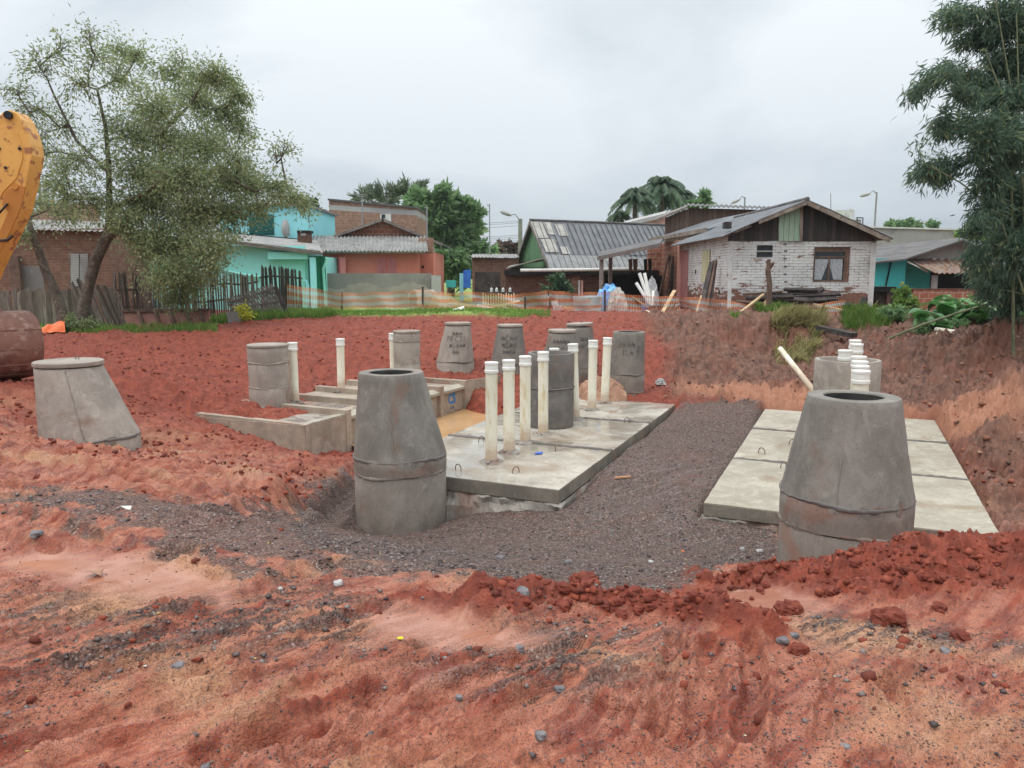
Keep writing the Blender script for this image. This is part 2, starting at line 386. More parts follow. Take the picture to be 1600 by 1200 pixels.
R_tan_path = PG((1060, 605), (1250, 612), (1600, 640), (1600, 700), (1480, 690), (1200, 640), (1070, 622))  # path of paler orange-tan soil across the right bank
R_mound = PG((1060, 925), (1180, 905), (1330, 862), (1440, 846), (1700, 832), (1700, 930), (1500, 925), (1300, 935), (1150, 940))
RUTS = []
for w, d, pts in [(.10, .035, [(0, 1075), (200, 1010), (420, 925), (520, 885)]), (.07, .028, [(0, 1010), (150, 965), (330, 905)]), (.10, .04, [(-50, 960), (120, 915), (300, 862)]),
        (.06, .03, [(0, 1150), (250, 1080), (450, 1010), (640, 935)]), (.08, .045, [(330, 1200), (480, 1130), (620, 1060), (760, 985)]), (.07, .04, [(480, 1200), (600, 1140), (740, 1075), (900, 1010)]),
        (.05, .03, [(640, 1200), (760, 1130), (900, 1060)]), (.09, .035, [(120, 1200), (300, 1120), (500, 1040)]), (.09, .05, [(420, 1170), (520, 1150), (600, 1090)]),
        (.035, .028, [(1030, 1130), (1045, 1060), (1052, 1000)]), (.045, .035, [(1085, 1150), (1108, 1060), (1112, 1010)]), (.045, .035, [(1170, 1160), (1178, 1080), (1172, 1010)]), (.04, .03, [(1385, 1070), (1400, 1100)]),
        (.06, .035, [(0, 800), (120, 835), (200, 860)]), (.05, .03, [(0, 840), (90, 862)]), (.12, .05, [(330, 790), (440, 785), (560, 740)]), (.12, .05, [(340, 808), (450, 800), (560, 760)]),
        (.10, .05, [(0, 700), (150, 730), (330, 780)]), (.10, .05, [(0, 722), (150, 748), (330, 792)]), (.05, .022, [(0, 1190), (300, 1095), (560, 990)]), (.045, .02, [(200, 1200), (430, 1112), (650, 1022)]), (.05, .024, [(560, 1200), (700, 1125), (850, 1042)]), (.04, .02, [(720, 1200), (840, 1125), (960, 1052)]), (.04, .02, [(830, 1200), (925, 1140), (1015, 1075)]), (.035, .018, [(0, 1110), (200, 1050), (380, 990)]), (.035, .018, [(0, 1045), (160, 1000), (300, 950)]), (.03, .016, [(360, 1180), (500, 1115), (640, 1045)]), (.025, .02, [(1285, 1150), (1290, 1080), (1282, 1030)]), (.06, .05, [(1060, 1165), (1000, 1120), (930, 1105)]), (.05, .04, [(240, 588), (270, 610), (285, 630), (310, 640)])]:
    q = [hit(*p) for p in pts]; RUTS.append((w, d, q))
BUMPS = [(*hit(px, py), r, h) for px, py, r, h in ((1540, 560, .9, .32), (1590, 640, .7, .30), (1560, 700, .45, .22), (1585, 770, .4, .2), (1470, 560, .8, .28), (1400, 570, .6, .22), (1545, 640, .4, .2), (1110, 575, .5, .2), (1060, 560, .5, .2), (1160, 590, .5, .15), (1600, 540, .9, .35))]
RIDGES = [(.12, .13, [hit(*p) for p in ((760, 958), (850, 945), (940, 942), (1030, 962), (1110, 985), (1180, 1000))]), (.09, .07, [hit(*p) for p in ((1070, 900), (1120, 915), (1180, 905))]), (.06, .05, [hit(*p) for p in ((640, 940), (700, 950), (750, 955))])]
U = Vector((.402, .916, 0)).normalized(); NN = Vector((U.y, -U.x, 0))     # along the tanks / to their right
FOOT = []                                                                   # tank footprints: centre line start, length, width, top z
T1 = onz(873, 765, -.82); T1L = (onz(1055.6, 632, -.82) - T1).dot(U); T1W = (T1 - onz(698, 681, -.82)).dot(NN)
T2 = onz(1564.5, 839.7, -.78); T2W = (T2 - onz(1098, 788, -.78)).dot(NN); T2L = (onz(1458.5, 656, -.78) - T2).dot(U)
T3 = onz(477, 664, -.62); T3L = 5.0; T3W = 2.7
T3E = onz(731, 594, -.555); U3 = (T3E - T3); U3.z = 0; T3L = U3.length; T3W = 2.28; U3.normalize(); N3 = Vector((U3.y, -U3.x, 0))
print('tanks', T1, T1L, T1W, T2, T2L, T2W, T3)
def rectpoly(c, L, w, g=0): return [(c + U * a * 1 + NN * b)[0:2] for a, b in ((-g, g), (L + g, g), (L + g, -w - g), (-g, -w - g))]
FOOT = [(rectpoly(T1, T1L, T1W), -.82), (rectpoly(T2, T2L, T2W), -.78)]
GAP = (T1 - NN * T1W - T3).dot(NN)
POOL = [(T3 + U3 * a_ + N3 * b_)[0:2] for a_, b_ in ((.9, -.1), (5.0, -.1), (4.6, .5), (4.1, GAP), (.8, GAP))]
def terrain(X, Y):
    sh = np.shape(X); X = np.atleast_1d(np.asarray(X, float)).ravel(); Y = np.atleast_1d(np.asarray(Y, float)).ravel()
    z = base(X, Y)
    wx = X + .18 * (fbm(X * 2, Y * 2, 1) - .5) * 2; wy = Y + .18 * (fbm(X * 2 + 50, Y * 2, 2) - .5) * 2
    def reg(poly, s=.12): return sstep(-s, s, sdf(wx, wy, poly))
    en = (fbm(X * 3.5, Y * 3.5, 6, 4, .6) - .5) * .9; en2 = (fbm(X * 14, Y * 14, 1, 3) - .5) * .35
    gv = np.maximum(sstep(-.12, .12, sdf(wx, wy, R_gravel) + en * .5 + en2), .85 * sstep(-.12, .16, sdf(wx, wy, R_gravL) + en * 1.5 + en2 * 1.6)); sc_ = np.maximum(np.maximum(reg(R_scat, .3), reg(R_scat2, .3)), reg(R_scat3, .2)); br = reg(R_brown, .3); mound = reg(R_mound, .15)
    wet = np.maximum(np.maximum(reg(R_wet[0], .1), reg(R_wet[1], .1)), reg(R_wet[2], .12)); smo = reg(R_smooth, .15); gs = np.maximum(np.maximum(reg(R_grass, .4), reg(R_grass2, .4)), .9 * sstep(.4, .6, fbm(X * .5, Y * .5, 3, 3)) * np.maximum(sstep(28, 36, Y), sstep(15, 20, np.abs(X) - .25 * Y)) + .6 * sstep(36, 50, Y)); tan_path = reg(R_tan_path, .4)
    near = sstep(7, 3, Y)
    n_big = fbm(X * 1.1, Y * 1.1, 3, 3) - .5; n_mid = fbm(X * 5, Y * 5, 4, 4) - .5; n_f = fbm(X * 22, Y * 22, 5, 3) - .5
    ridg = 1 - np.abs(2 * fbm(X * 3.2 + 9, Y * 3.2, 6, 4, .6) - 1); clod = np.abs(fbm(X * 9, Y * 9, 2, 3) - .5) * 2
    flat = sstep(30, 38, Y)
    amp = (1 - flat) * (1 - .93 * wet)
    bank = np.clip(1 - near, 0, 1)
    n_g = fbm(X * 60, Y * 60, 1, 2) - .5; cl2 = np.abs(fbm(X * 26 + 5, Y * 26, 0, 3) - .5) * 2
    h = amp * (n_big * (.10 * bank + .02) + n_mid * (.09 * bank * (1 - gv) + .010) + n_f * (.05 * bank * (1 - gv) + .022) + n_g * .016 * (1 - gv * .5))
    h += amp * (1 - gv) * (1 - bank) * .022 * sstep(.15, .6, cl2) * sstep(.42, .56, fbm(X * 2.3, Y * 2.3, 5, 3))
    h += amp * (1 - gv) * (1 - smo * .85) * bank * (.09 * (ridg - .6) + .07 * (clod - .3))
    h += amp * br * (.30 * (ridg - .6) + .20 * n_mid + .10 * (clod - .3)) * sstep(6, 9, Y)
    h += amp * mound * (.16 * n_mid + .08 * (clod - .3) + .03 * n_f + .008 * n_g + .014 * sstep(.2, .7, cl2))
    # streaky crust of the driven mud in the foreground, running with the wheel tracks
    sxx = (X * .72 + Y * .69) * 2.2; syy = (-X * .69 + Y * .72) * 11
    st = fbm(sxx, syy, 7, 4, .55) - .5
    h += (1 - sstep(5, 6.5, Y)) * (1 - wet) * (1 - mound) * st * .034 * (.35 + .65 * sstep(1.6, -.4, X)) + (1 - sstep(5, 6.5, Y)) * (1 - wet) * .006 * (ridg - .6)
    rut = np.zeros_like(X); rx_ = X + .035 * (fbm(X * 6, Y * 6, 1) - .5) * 2; ry_ = Y + .035 * (fbm(X * 6 + 50, Y * 6, 2) - .5) * 2
    for w, d, q in RUTS:
        dd = np.full(X.shape, 1e9)
        for i in range(len(q) - 1):
            ax, ay = q[i]; ex, ey = q[i + 1] - q[i]; t = np.clip(((rx_ - ax) * ex + (ry_ - ay) * ey) / (ex * ex + ey * ey), 0, 1)
            dd = np.minimum(dd, (rx_ - ax - t * ex) ** 2 + (ry_ - ay - t * ey) ** 2)
        r = np.sqrt(dd) / w
        h += d * (-np.exp(-r ** 4) + .8 * np.exp(-((r - 1.5) / .45) ** 2) * (.4 + 1.2 * fbm(X * 9, Y * 9, 1, 2))); rut = np.maximum(rut, np.exp(-r * r))
    h *= 1 - .96 * wet
    for bx, by, br_, bh in BUMPS: h += bh * np.exp(-(((wx - bx) ** 2 + (wy - by) ** 2) / br_ ** 2)) * (.6 + .8 * fbm(X * 2, Y * 2, 4, 3))
    for w, d, q in RIDGES:
        dd = np.full(X.shape, 1e9)
        for i in range(len(q) - 1):
            ax, ay = q[i]; ex, ey = q[i + 1] - q[i]; t = np.clip(((wx - ax) * ex + (wy - ay) * ey) / (ex * ex + ey * ey), 0, 1)
            dd = np.minimum(dd, (wx - ax - t * ex) ** 2 + (wy - ay - t * ey) ** 2)
        r = np.sqrt(dd) / w; f = np.exp(-r * r); h += d * f * (.35 + 1.3 * fbm(X * 5, Y * 5, 2, 3)) + .05 * f * (clod - .3) + .04 * f * n_f; mound = np.maximum(mound, sstep(.3, .5, f))
    z = z + h
    for poly, tz in FOOT:
        i = sstep(-.12, .12, sdf(X, Y, poly)); z = np.where(i > 0, np.minimum(z, z * (1 - i) + (tz - .32) * i), z)
    i = sstep(-.25, .15, sdf(X, Y, POOL)); z = np.where(i > 0, np.minimum(z, z * (1 - i) + (-1.24 + .03 * n_mid) * i), z)
    i = sstep(-.12, .05, sdf(X, Y, [(T3 + U3 * a_ - N3 * b_)[0:2] for a_, b_ in ((0, 0), (T3L, 0), (T3L, 1.35), (0, 1.35))])); z = np.where(i > 0, np.minimum(z, z * (1 - i) + (-1.02) * i), z)
    return z, dict(gv=gv, sc=sc_, br=br, wet=wet, smo=smo, gs=gs, tan_path=tan_path, mound=mound, rut=rut)
def G(X, Y): return float(terrain([X], [Y])[0][0])
def Gs(p, dz=0): return Vector((p[0], p[1], G(p[0], p[1]) + dz))
def gp(px, py, dz=0):
    x, y = hit(px, py); return Gs((x, y), dz)
Ys = [-8, -6, -4, -2, -1, 0, .6, 1.1, 1.5]; y = 1.7
while y < 62: Ys.append(y); y += max(.0052 * y, .012) * (1 if y < 30 else 2.5)
while y < 900: Ys.append(y); y *= 1.12
Ys = np.array(Ys); NU = 760; u = np.linspace(-1, 1, NU)
ext = np.array([.12, .3, .6, 1.1, 2, 4, 9, 20, 50, 140, 400])
rows = []
for yy in Ys:
    hw = .70 * max(yy, 2) + .9; x = u * hw; rows.append(np.concatenate([-(hw + ext)[::-1], x, hw + ext]))
GX = np.array(rows); GY = np.repeat(Ys[:, None], GX.shape[1], 1)
GZ, RG = terrain(GX, GY)
nr, nc = GX.shape
V = np.stack([GX.ravel(), GY.ravel(), GZ], 1)
i = np.arange(nr * nc).reshape(nr, nc); FI = np.stack([i[:-1, :-1], i[:-1, 1:], i[1:, 1:], i[1:, :-1]], -1).reshape(-1, 4)
k = NT('soil')
a1 = k.n('ShaderNodeAttribute', attribute_name='region'); a2 = k.n('ShaderNodeAttribute', attribute_name='region2')
s1 = k.n('ShaderNodeSeparateColor'); k.l(a1.outputs['Color'], s1.inputs[0]); s2 = k.n('ShaderNodeSeparateColor'); k.l(a2.outputs['Color'], s2.inputs[0])
gv, wet, br = s1.outputs; sca, tan_path, gs = s2.outputs; freshred = a1.outputs['Alpha']; 
v = k.n('ShaderNodeTexCoord').outputs['Object']
mr0 = k.n('ShaderNodeMapping'); mr0.inputs['Rotation'].default_value = (0, 0, math.radians(-42)); k.l(v, mr0.inputs[0]); mr = k.n('ShaderNodeMapping'); mr.inputs['Scale'].default_value = (.9, 6.5, 1); k.l(mr0.outputs[0], mr.inputs[0]); vst = mr.outputs[0]
nA = k.noise(v, 1.1, 6, .6); nB = k.noise(v, 7, 6, .65); nC = k.noise(v, 55, 4, .6); nS = k.noise(vst, 1.6, 7, .66)
red = k.mix(k.ramp(nB, .3, .7), (.17, .029, .014), (.33, .068, .030))
pale = k.mix(k.ramp(nB, .35, .7), (.37, .115, .063), (.50, .20, .12))
red = k.mix(k.math('MULTIPLY', k.ramp(nS, .40, .56, 0, .95), k.math('SUBTRACT', 1.0, freshred)), red, pale)
yel = k.mix(k.ramp(nC, .3, .7), (.44, .215, .11), (.54, .31, .18))
red = k.mix(k.math('MULTIPLY', k.ramp(k.noise(v, .9, 5, .6, .4), .50, .64, 0, .8), k.math('SUBTRACT', 1.0, freshred)), red, yel)
red = k.mix(k.ramp(k.noise(v, 38, 3), .60, .67, 0, .5), red, (.10, .045, .035)); red = k.mix(k.math('MULTIPLY', k.ramp(k.noise(v, 130, 4, .8), .52, .58, 0, .72), k.math('SUBTRACT', 1.0, freshred)), red, (.10, .055, .048))
red = k.mix(k.math('MULTIPLY', freshred, .85), red, k.mix(k.ramp(nB, .3, .7), (.15, .029, .015), (.28, .058, .029)))
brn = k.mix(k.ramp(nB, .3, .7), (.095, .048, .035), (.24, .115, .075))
brn = k.mix(k.ramp(nA, .45, .62, 0, .6), brn, (.20, .068, .040)); brn = k.mix(tan_path, brn, (.38, .17, .10))
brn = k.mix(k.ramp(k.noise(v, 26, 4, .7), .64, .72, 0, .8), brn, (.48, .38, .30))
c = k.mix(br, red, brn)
vo = k.n('ShaderNodeTexVoronoi', feature='F1'); vo.inputs['Scale'].default_value = 75; k.l(v, vo.inputs['Vector'])
vc = k.n('ShaderNodeSeparateColor'); k.l(vo.outputs['Color'], vc.inputs[0])
gcol = k.mix(k.ramp(vc.outputs[0], .1, 1.), (.045, .028, .023), (.185, .115, .092)); gcol = k.mix(k.ramp(nA, .5, .68, 0, .5), gcol, (.15, .075, .058))
gcol = k.mix(k.ramp(vc.outputs[1], .93, .97, 0, .7), gcol, (.38, .33, .30))
gf = k.math('ADD', gv, k.math('MULTIPLY', sca, k.ramp(k.noise(vst, 2.2, 6, .75), .47, .56)))
gf = k.math('MULTIPLY', gf, k.ramp(k.noise(v, 16, 4, .7), .24, .42, .35, 1)); gf = k.math('MINIMUM', gf, 1.0)
c = k.mix(gf, c, gcol)
film = k.mix(k.ramp(nB, .3, .7), (.36, .155, .10), (.41, .19, .13)); c = k.mix(k.math('MULTIPLY', wet, .92), c, film)
c = k.mix(gs, c, k.mix(k.ramp(nB, .35, .65), (.13, .21, .035), (.27, .36, .07)))
wetn = k.math('MAXIMUM', wet, k.math('MULTIPLY', k.math('MULTIPLY', k.ramp(k.noise(vst, 1.3, 5, .6), .46, .58), .72), k.math('SUBTRACT', 1.0, freshred)))
r = k.ramp(wetn, .0, 1., .82, .12); r = k.math('MAXIMUM', r, k.math('MULTIPLY', br, .8))
hb = k.math('ADD', k.math('MULTIPLY', nC, .35), k.math('MULTIPLY', k.noise(v, 18, 5, .7), 1.0)); hb = k.math('MULTIPLY', hb, k.math('SUBTRACT', 1.0, k.math('MULTIPLY', wet, .95)))
nn = k.bump(hb, .85, .03)
vh = k.math('MULTIPLY', k.math('SUBTRACT', 1.0, vo.outputs['Distance']), gf); k.bump(vh, .8, .012, nn)
GROUND_M = k.setc(c, r, .45)
g = indexed_obj('ground', V, FI, GROUND_M, smooth=True); setp(g, kind='structure')
g['label'] = 'red clay and gravel ground of the construction site'
for nm, ch in (('region', (RG['gv'], RG['wet'], RG['br'], np.clip(np.maximum(RG['mound'], sstep(8, 13, GY.ravel())) - RG['smo'], 0, 1))), ('region2', (RG['sc'], RG['tan_path'], RG['gs'], RG['rut']))):
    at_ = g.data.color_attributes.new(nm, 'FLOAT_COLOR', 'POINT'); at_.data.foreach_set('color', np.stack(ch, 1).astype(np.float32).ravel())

# loose stones and clods, scattered over the ground in world space
OCT = np.array([(1, 0, 0), (0, 1, 0), (-1, 0, 0), (0, -1, 0), (0, 0, 1), (0, 0, -1)], float); OF = np.array([(0, 1, 4), (1, 2, 4), (2, 3, 4), (3, 0, 4), (1, 0, 5), (2, 1, 5), (3, 2, 5), (0, 3, 5)])
_p = (1 + 5 ** .5) / 2; ICO = np.array([(-1, _p, 0), (1, _p, 0), (-1, -_p, 0), (1, -_p, 0), (0, -1, _p), (0, 1, _p), (0, -1, -_p), (0, 1, -_p), (_p, 0, -1), (_p, 0, 1), (-_p, 0, -1), (-_p, 0, 1)], float) / 1.9
IF = np.array([(0, 11, 5), (0, 5, 1), (0, 1, 7), (0, 7, 10), (0, 10, 11), (1, 5, 9), (5, 11, 4), (11, 10, 2), (10, 7, 6), (7, 1, 8), (3, 9, 4), (3, 4, 2), (3, 2, 6), (3, 6, 8), (3, 8, 9), (4, 9, 5), (2, 4, 11), (6, 2, 10), (8, 6, 7), (9, 8, 1)])
def pebbles(name, label, n, ymin, ymax, smin, smax, accept, mat, power=3, flat=.6, side=.72):
    TV, TF = (ICO, IF) if 'clod' in mat.name else (OCT, OF); nv_ = len(TV)
    y = ymin * (ymax / ymin) ** RNG.random(n); x = (RNG.random(n) * 2 - 1) * (side * y + .5)
    z, rg = terrain(x, y); ok = RNG.random(n) < accept(rg, x, y) * np.clip((fbm(x * 2.7, y * 2.7, 7, 3) - .38) * 5, .12, 1)
    for poly, tz in FOOT: ok &= sdf(x, y, poly) < 0
    x, y, z = x[ok], y[ok], z[ok]; m = len(x)
    s = (smin + (smax - smin) * RNG.random(m) ** power)
    s = s * np.where(nv_ == 12, np.where(y < 7, .5, .68), 1)
    P = TV[None] * (.55 + .9 * RNG.random((m, nv_, 1))) * (s[:, None, None]) * np.array([1, 1, flat]); P[:, :, :2] += (RNG.random((m, nv_, 2)) - .5) * s[:, None, None] * .5
    th = RNG.random(m) * 6.28; c_, s_ = np.cos(th)[:, None], np.sin(th)[:, None]
    X = P[:, :, 0] * c_ - P[:, :, 1] * s_ + x[:, None]; Yv = P[:, :, 0] * s_ + P[:, :, 1] * c_ + y[:, None]; Z = P[:, :, 2] + (z + s * flat * (.25 if nv_ == 6 else .05))[:, None]
    Vv = np.stack([X, Yv, Z], -1).reshape(-1, 3); Fv = (TF[None] + (np.arange(m) * nv_)[:, None, None]).reshape(-1, 3)
    o = indexed_obj(name, Vv, Fv, mat); setp(o, label, name.replace('_', ' '), kind='stuff'); return o
def islandmat(name, cols, rough=.6):
    k = NT(name); r = k.n('ShaderNodeNewGeometry').outputs['Random Per Island']; cr = k.n('ShaderNodeValToRGB'); e = cr.color_ramp.elements
    cr.color_ramp.interpolation = 'CONSTANT'; k.l(r, cr.inputs[0])
    for i, c in enumerate(cols):
        x = e[i] if i < 2 else e.new(i / len(cols)); x.position = i / len(cols); x.color = c + (1,)
    k.bump(k.noise(k.coords(), 60, 3), .3, .004)
    return k.setc(cr.outputs[0], rough, .45)
M_grav = islandmat('gravel stone', [(.05, .035, .033), (.11, .08, .075), (.16, .12, .11), (.075, .045, .04), (.20, .165, .155), (.09, .07, .07)], .5)
M_clod = islandmat('red clod', [(.15, .029, .015), (.22, .046, .024), (.27, .062, .032), (.13, .028, .016), (.20, .040, .020)], .9)
M_brcl = islandmat('brown clod', [(.14, .065, .042), (.24, .115, .072), (.30, .10, .055), (.08, .045, .036), (.32, .19, .13), (.20, .08, .048)], .9)
pebbles('gravel', 'loose dark crushed stone spread over the pit floor and its rim', 70000, 2.3, 15, .003, .020, lambda r, x, y: np.clip(r['gv'] * 1.0 + r['sc'] * .5 + .05 * (y < 5) - r['wet'], 0, 1) * np.clip(y / 5, .3, 1), M_grav)
pebbles('grit', 'fine black grit peppered over the wet foreground mud', 60000, 2.2, 6, .0018, .0065, lambda r, x, y: np.clip(.9 - r['gv'] * .6 - r['wet'] * .75 - r['mound'] * .7, .05, 1), M_grav, 2.5, .6)
pebbles('soil_crumbs', 'crumbled red clay clods over the banks', 80000, 2.6, 24, .006, .058, lambda r, x, y: np.clip(1 - r['gv'] - r['br'] - r['wet'] - r['gs'] - r['smo'] * .96, 0, 1) * np.where(y < 7, r['mound'] * .9 + .035, .75), M_clod, 3.0, .75)
pebbles('rubble', 'brown earth lumps and debris on the right bank', 36000, 6, 24, .010, .075, lambda r, x, y: np.clip(r['br'] - r['tan_path'] * .6, 0, 1), M_brcl, 3, .65)
pebbles('fallen_leaves', 'small yellowed leaves and pale scraps lying on the soil', 900, 2.3, 20, .006, .016, lambda r, x, y: .35 + 0 * x, islandmat('dry leaf', [(.55, .40, .10), (.6, .5, .35), (.5, .3, .1), (.6, .58, .5)]), 2, .12)
# ================================================================ materials of the things
C_GREY = concrete('concrete grey', (.145, .128, .112), (.235, .212, .185))
C_WARM = concrete('concrete warm', (.24, .205, .175), (.36, .31, .265))
C_DARK = concrete('concrete dark', (.10, .09, .082), (.19, .17, .155))
C_SLAB = concrete('wet slab concrete', (.29, .255, .205), (.45, .41, .345), wet=True, stain=(.25, .17, .11), stain_t=(.5, .68))
C_SLAB2 = concrete('dry slab concrete', (.275, .24, .185), (.40, .36, .29), stain=(.22, .15, .09), stain_t=(.54, .70))
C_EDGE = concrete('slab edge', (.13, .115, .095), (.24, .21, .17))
C_MORT = concrete('fresh mortar', (.17, .15, .13), (.30, .27, .235), stain=(.18, .09, .06), stain_t=(.48, .62))
C_TANK = concrete('tank concrete', (.25, .205, .16), (.40, .33, .26), stain=(.28, .10, .06), stain_t=(.5, .7))
C_HOLE_SHADE = sm('shaded shaft inside', (.05, .045, .04), (.09, .08, .075), 3)  # near-black colour paints in the shade down inside the shafts
M_PVC = sm('cream pvc', (.76, .71, .56), (.82, .78, .65), 1.5, (.58, .46, .24), 3.2, (.54, .70), rough=.35, bump=.05, stretch=(3, 3, .8), spec=.5)
def pvc():
    k = NT('muddied pvc'); v = k.coords('Object', (3, 3, .8)); raw = k.n('ShaderNodeTexCoord').outputs['Object']; sp = k.n('ShaderNodeSeparateXYZ'); k.l(raw, sp.inputs[0])
    c = k.mix(k.ramp(k.noise(v, 1.5), .35, .65), (.74, .69, .54), (.80, .76, .63)); c = k.mix(k.ramp(k.noise(v, 3.2, 5), .52, .70, 0, .8), c, (.58, .46, .24))
    mud = k.ramp(k.math('ADD', sp.outputs['Z'], k.math('MULTIPLY', k.noise(raw, 9, 5, .7), .5)), .30, .62, .75, 0); c = k.mix(mud, c, (.40, .27, .18))
    c = k.mix(k.ramp(k.noise(k.coords('Object', (1, 1, .4)), 22, 4, .7), .62, .70, 0, .5), c, (.42, .33, .24)); k.bump(k.noise(v, 12, 3), .05, .004)
    return k.setc(c, k.ramp(mud, 0, .7, .3, .8), .5)
M_PVC = pvc()
M_CAP = sm('white pvc cap', (.76, .75, .69), (.84, .83, .78), 4, (.5, .42, .32), 18, (.62, .72), rough=.3, bump=0)
M_STEEL = sm('rusty rebar', (.12, .07, .05), (.2, .12, .09), 20, rough=.7)
M_BLUE = sm('blue stencil paint', (.02, .16, .42), (.05, .24, .50), 12, rough=.6, bump=0)
M_BLUE2 = sm('faded blue stencil', (.12, .17, .24), (.22, .24, .26), 12, rough=.7, bump=0)
M_MARK = sm('black crayon', (.085, .08, .075), (.14, .13, .12), 30, rough=.9, bump=0)
M_SOIL = sm('spilled red soil', (.17, .038, .023), (.28, .07, .042), 9, (.36, .16, .10), 22, rough=.9, bump=.8, bs=50)
M_GRVL = sm('spilled gravel', (.12, .085, .072), (.24, .19, .165), 60, (.42, .37, .32), 90, (.55, .62), rough=.7, bump=.9, bs=110)
C_LOW = concrete('stained lower ring concrete', (.165, .138, .115), (.25, .215, .185), stain=(.21, .10, .065), stain_t=(.5, .64))
M_WATER = NT('muddy water'); _v = M_WATER.coords(); M_WATER.bump(M_WATER.noise(_v, 9, 3), .06, .01)
M_WATER = M_WATER.setc(M_WATER.mix(M_WATER.ramp(M_WATER.noise(_v, 1.2, 4), .3, .7), (.47, .27, .12), (.56, .34, .17)), .09, .5)

# ================================================================ concrete tanks
def hook(parent, p, r=.045, rz=0):
    d = Vector((math.cos(rz), math.sin(rz), 0)); m = MB()
    pts = [p - d * r] + [p + d * (-r * math.cos(t)) + Vector((0, 0, .03 + r * math.sin(t))) for t in [math.pi * i / 8 for i in range(9)]] + [p + d * r]
    m.tube(pts, .006, 6); m.build('lifting_hook', M_STEEL, parent)
def slab_tank(name, label, c, L, w, top, joints, mat, thick, hooks, seed, group):
    ctr = c + U * L / 2 - NN * w / 2
    t = thing(name, label, 'concrete tank', (ctr.x, ctr.y, top - .5), group)
    rr = random.Random(seed)
    js = [0] + joints + [L]
    for i in range(len(js) - 1):
        a, b = js[i] + (.012 if i else 0), js[i + 1] - (.012 if i < len(js) - 2 else 0)
        dz = rr.uniform(-.006, .006); m = MB(); n = 24
        # rough edged slab: subdivided outline
        P = []
        def edge(p, q, k=20):
            for j in range(k):
                s = j / k; v = p.lerp(q, s); P.append(v + Vector((rr.uniform(-1, 1), rr.uniform(-1, 1), 0)) * .003)
        q = [c + U * a, c + U * b, c + U * b - NN * w, c + U * a - NN * w]
        for j in range(4): edge(q[j], q[(j + 1) % 4])
        P = [Vector((p.x, p.y, top - thick + dz)) for p in P]
        m.prism(P, (0, 0, thick)); o = m.build('cover_panel', mat, t)
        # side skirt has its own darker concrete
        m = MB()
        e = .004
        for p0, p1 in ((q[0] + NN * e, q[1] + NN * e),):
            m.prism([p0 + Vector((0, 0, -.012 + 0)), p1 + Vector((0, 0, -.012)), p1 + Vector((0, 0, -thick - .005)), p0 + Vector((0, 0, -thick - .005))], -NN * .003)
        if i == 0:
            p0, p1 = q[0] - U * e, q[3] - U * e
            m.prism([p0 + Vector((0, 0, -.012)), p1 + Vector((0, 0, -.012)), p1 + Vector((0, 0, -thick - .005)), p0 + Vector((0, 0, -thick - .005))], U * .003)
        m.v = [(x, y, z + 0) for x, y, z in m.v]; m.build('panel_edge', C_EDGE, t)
    # mortar smeared below the cover, uneven
    m = MB(); P = []
    q = [c + U * -.03 + NN * .05, c + U * (L + .03) + NN * .05, c + U * (L + .03) - NN * (w + .05), c - U * .03 - NN * (w + .05)]
    n = 60; ring = []
    for j in range(4):
        for s in range(n):
            ring.append(q[j].lerp(q[(j + 1) % 4], s / n))
    prof = [(0, -thick - .002), (.03, -thick - .03), (.05, -thick - .10), (.10, -thick - .16), (.16, -thick - .45)]
    vs = []; cc = ctr
    for k_, (o_, z_) in enumerate(prof):
        for j, p in enumerate(ring):
            d = (p - cc); d.z = 0; d.normalize(); jj = .035 * (math.sin(j * .9 + k_) + math.sin(j * .37 + 2 * k_)) * (k_ > 0) + rr.uniform(-.018, .018)
            vs.append(Vector((p.x, p.y, top + z_)) + d * (o_ - .06 + jj * .7) + Vector((0, 0, rr.uniform(-.012, .012) if k_ else 0)))
    R = len(ring); fs = [(i * R + j, (i + 1) * R + j, (i + 1) * R + (j + 1) % R, i * R + (j + 1) % R) for i in range(len(prof) - 1) for j in range(R)]
    m.add(vs, fs, False); m.build('mortar_bed', C_MORT, t)
    for j in joints:
        m = MB(); pts = [c + U * (j + rr.uniform(-.012, .012)) - NN * (w * s / 40) + Vector((0, 0, rr.uniform(-.002, .003))) for s in range(41)]
        rad = [rr.uniform(.014, .032) for _ in pts]
        m.tube(pts, rad, 6); o = m.build('mortar_joint', C_DARK, t)
    for hx, hy in hooks:
        p = onz(hx, hy, top); hook(t, p, .05, rr.uniform(0, 3))
    return t
def along(c, px, py, top): return (onz(px, py, top) - c).dot(U)
slab_tank('buried_tank', 'wet concrete tank cover in the middle, carrying the row of cream pipes', Vector((T1.x, T1.y, -.82)), T1L, T1W, -.82,
          [along(T1, 954.5, 704, -.82), along(T1, 1011, 661, -.82)], C_SLAB, .16, [(806, 739), (752, 690), (868, 704), (980, 660), (716, 735)], 3, 'buried concrete tanks')
slab_tank('buried_tank', 'dry pale concrete tank cover behind the large right manhole cone, three panels long', Vector((T2.x, T2.y, -.78)), T2L, T2W, -.78,
          [along(T2, 1509.5, 750, -.78), along(T2, 1478.5, 693, -.78)], C_SLAB2, .13, [(1224, 731), (1190, 709), (1239, 695)], 5, 'buried concrete tanks')
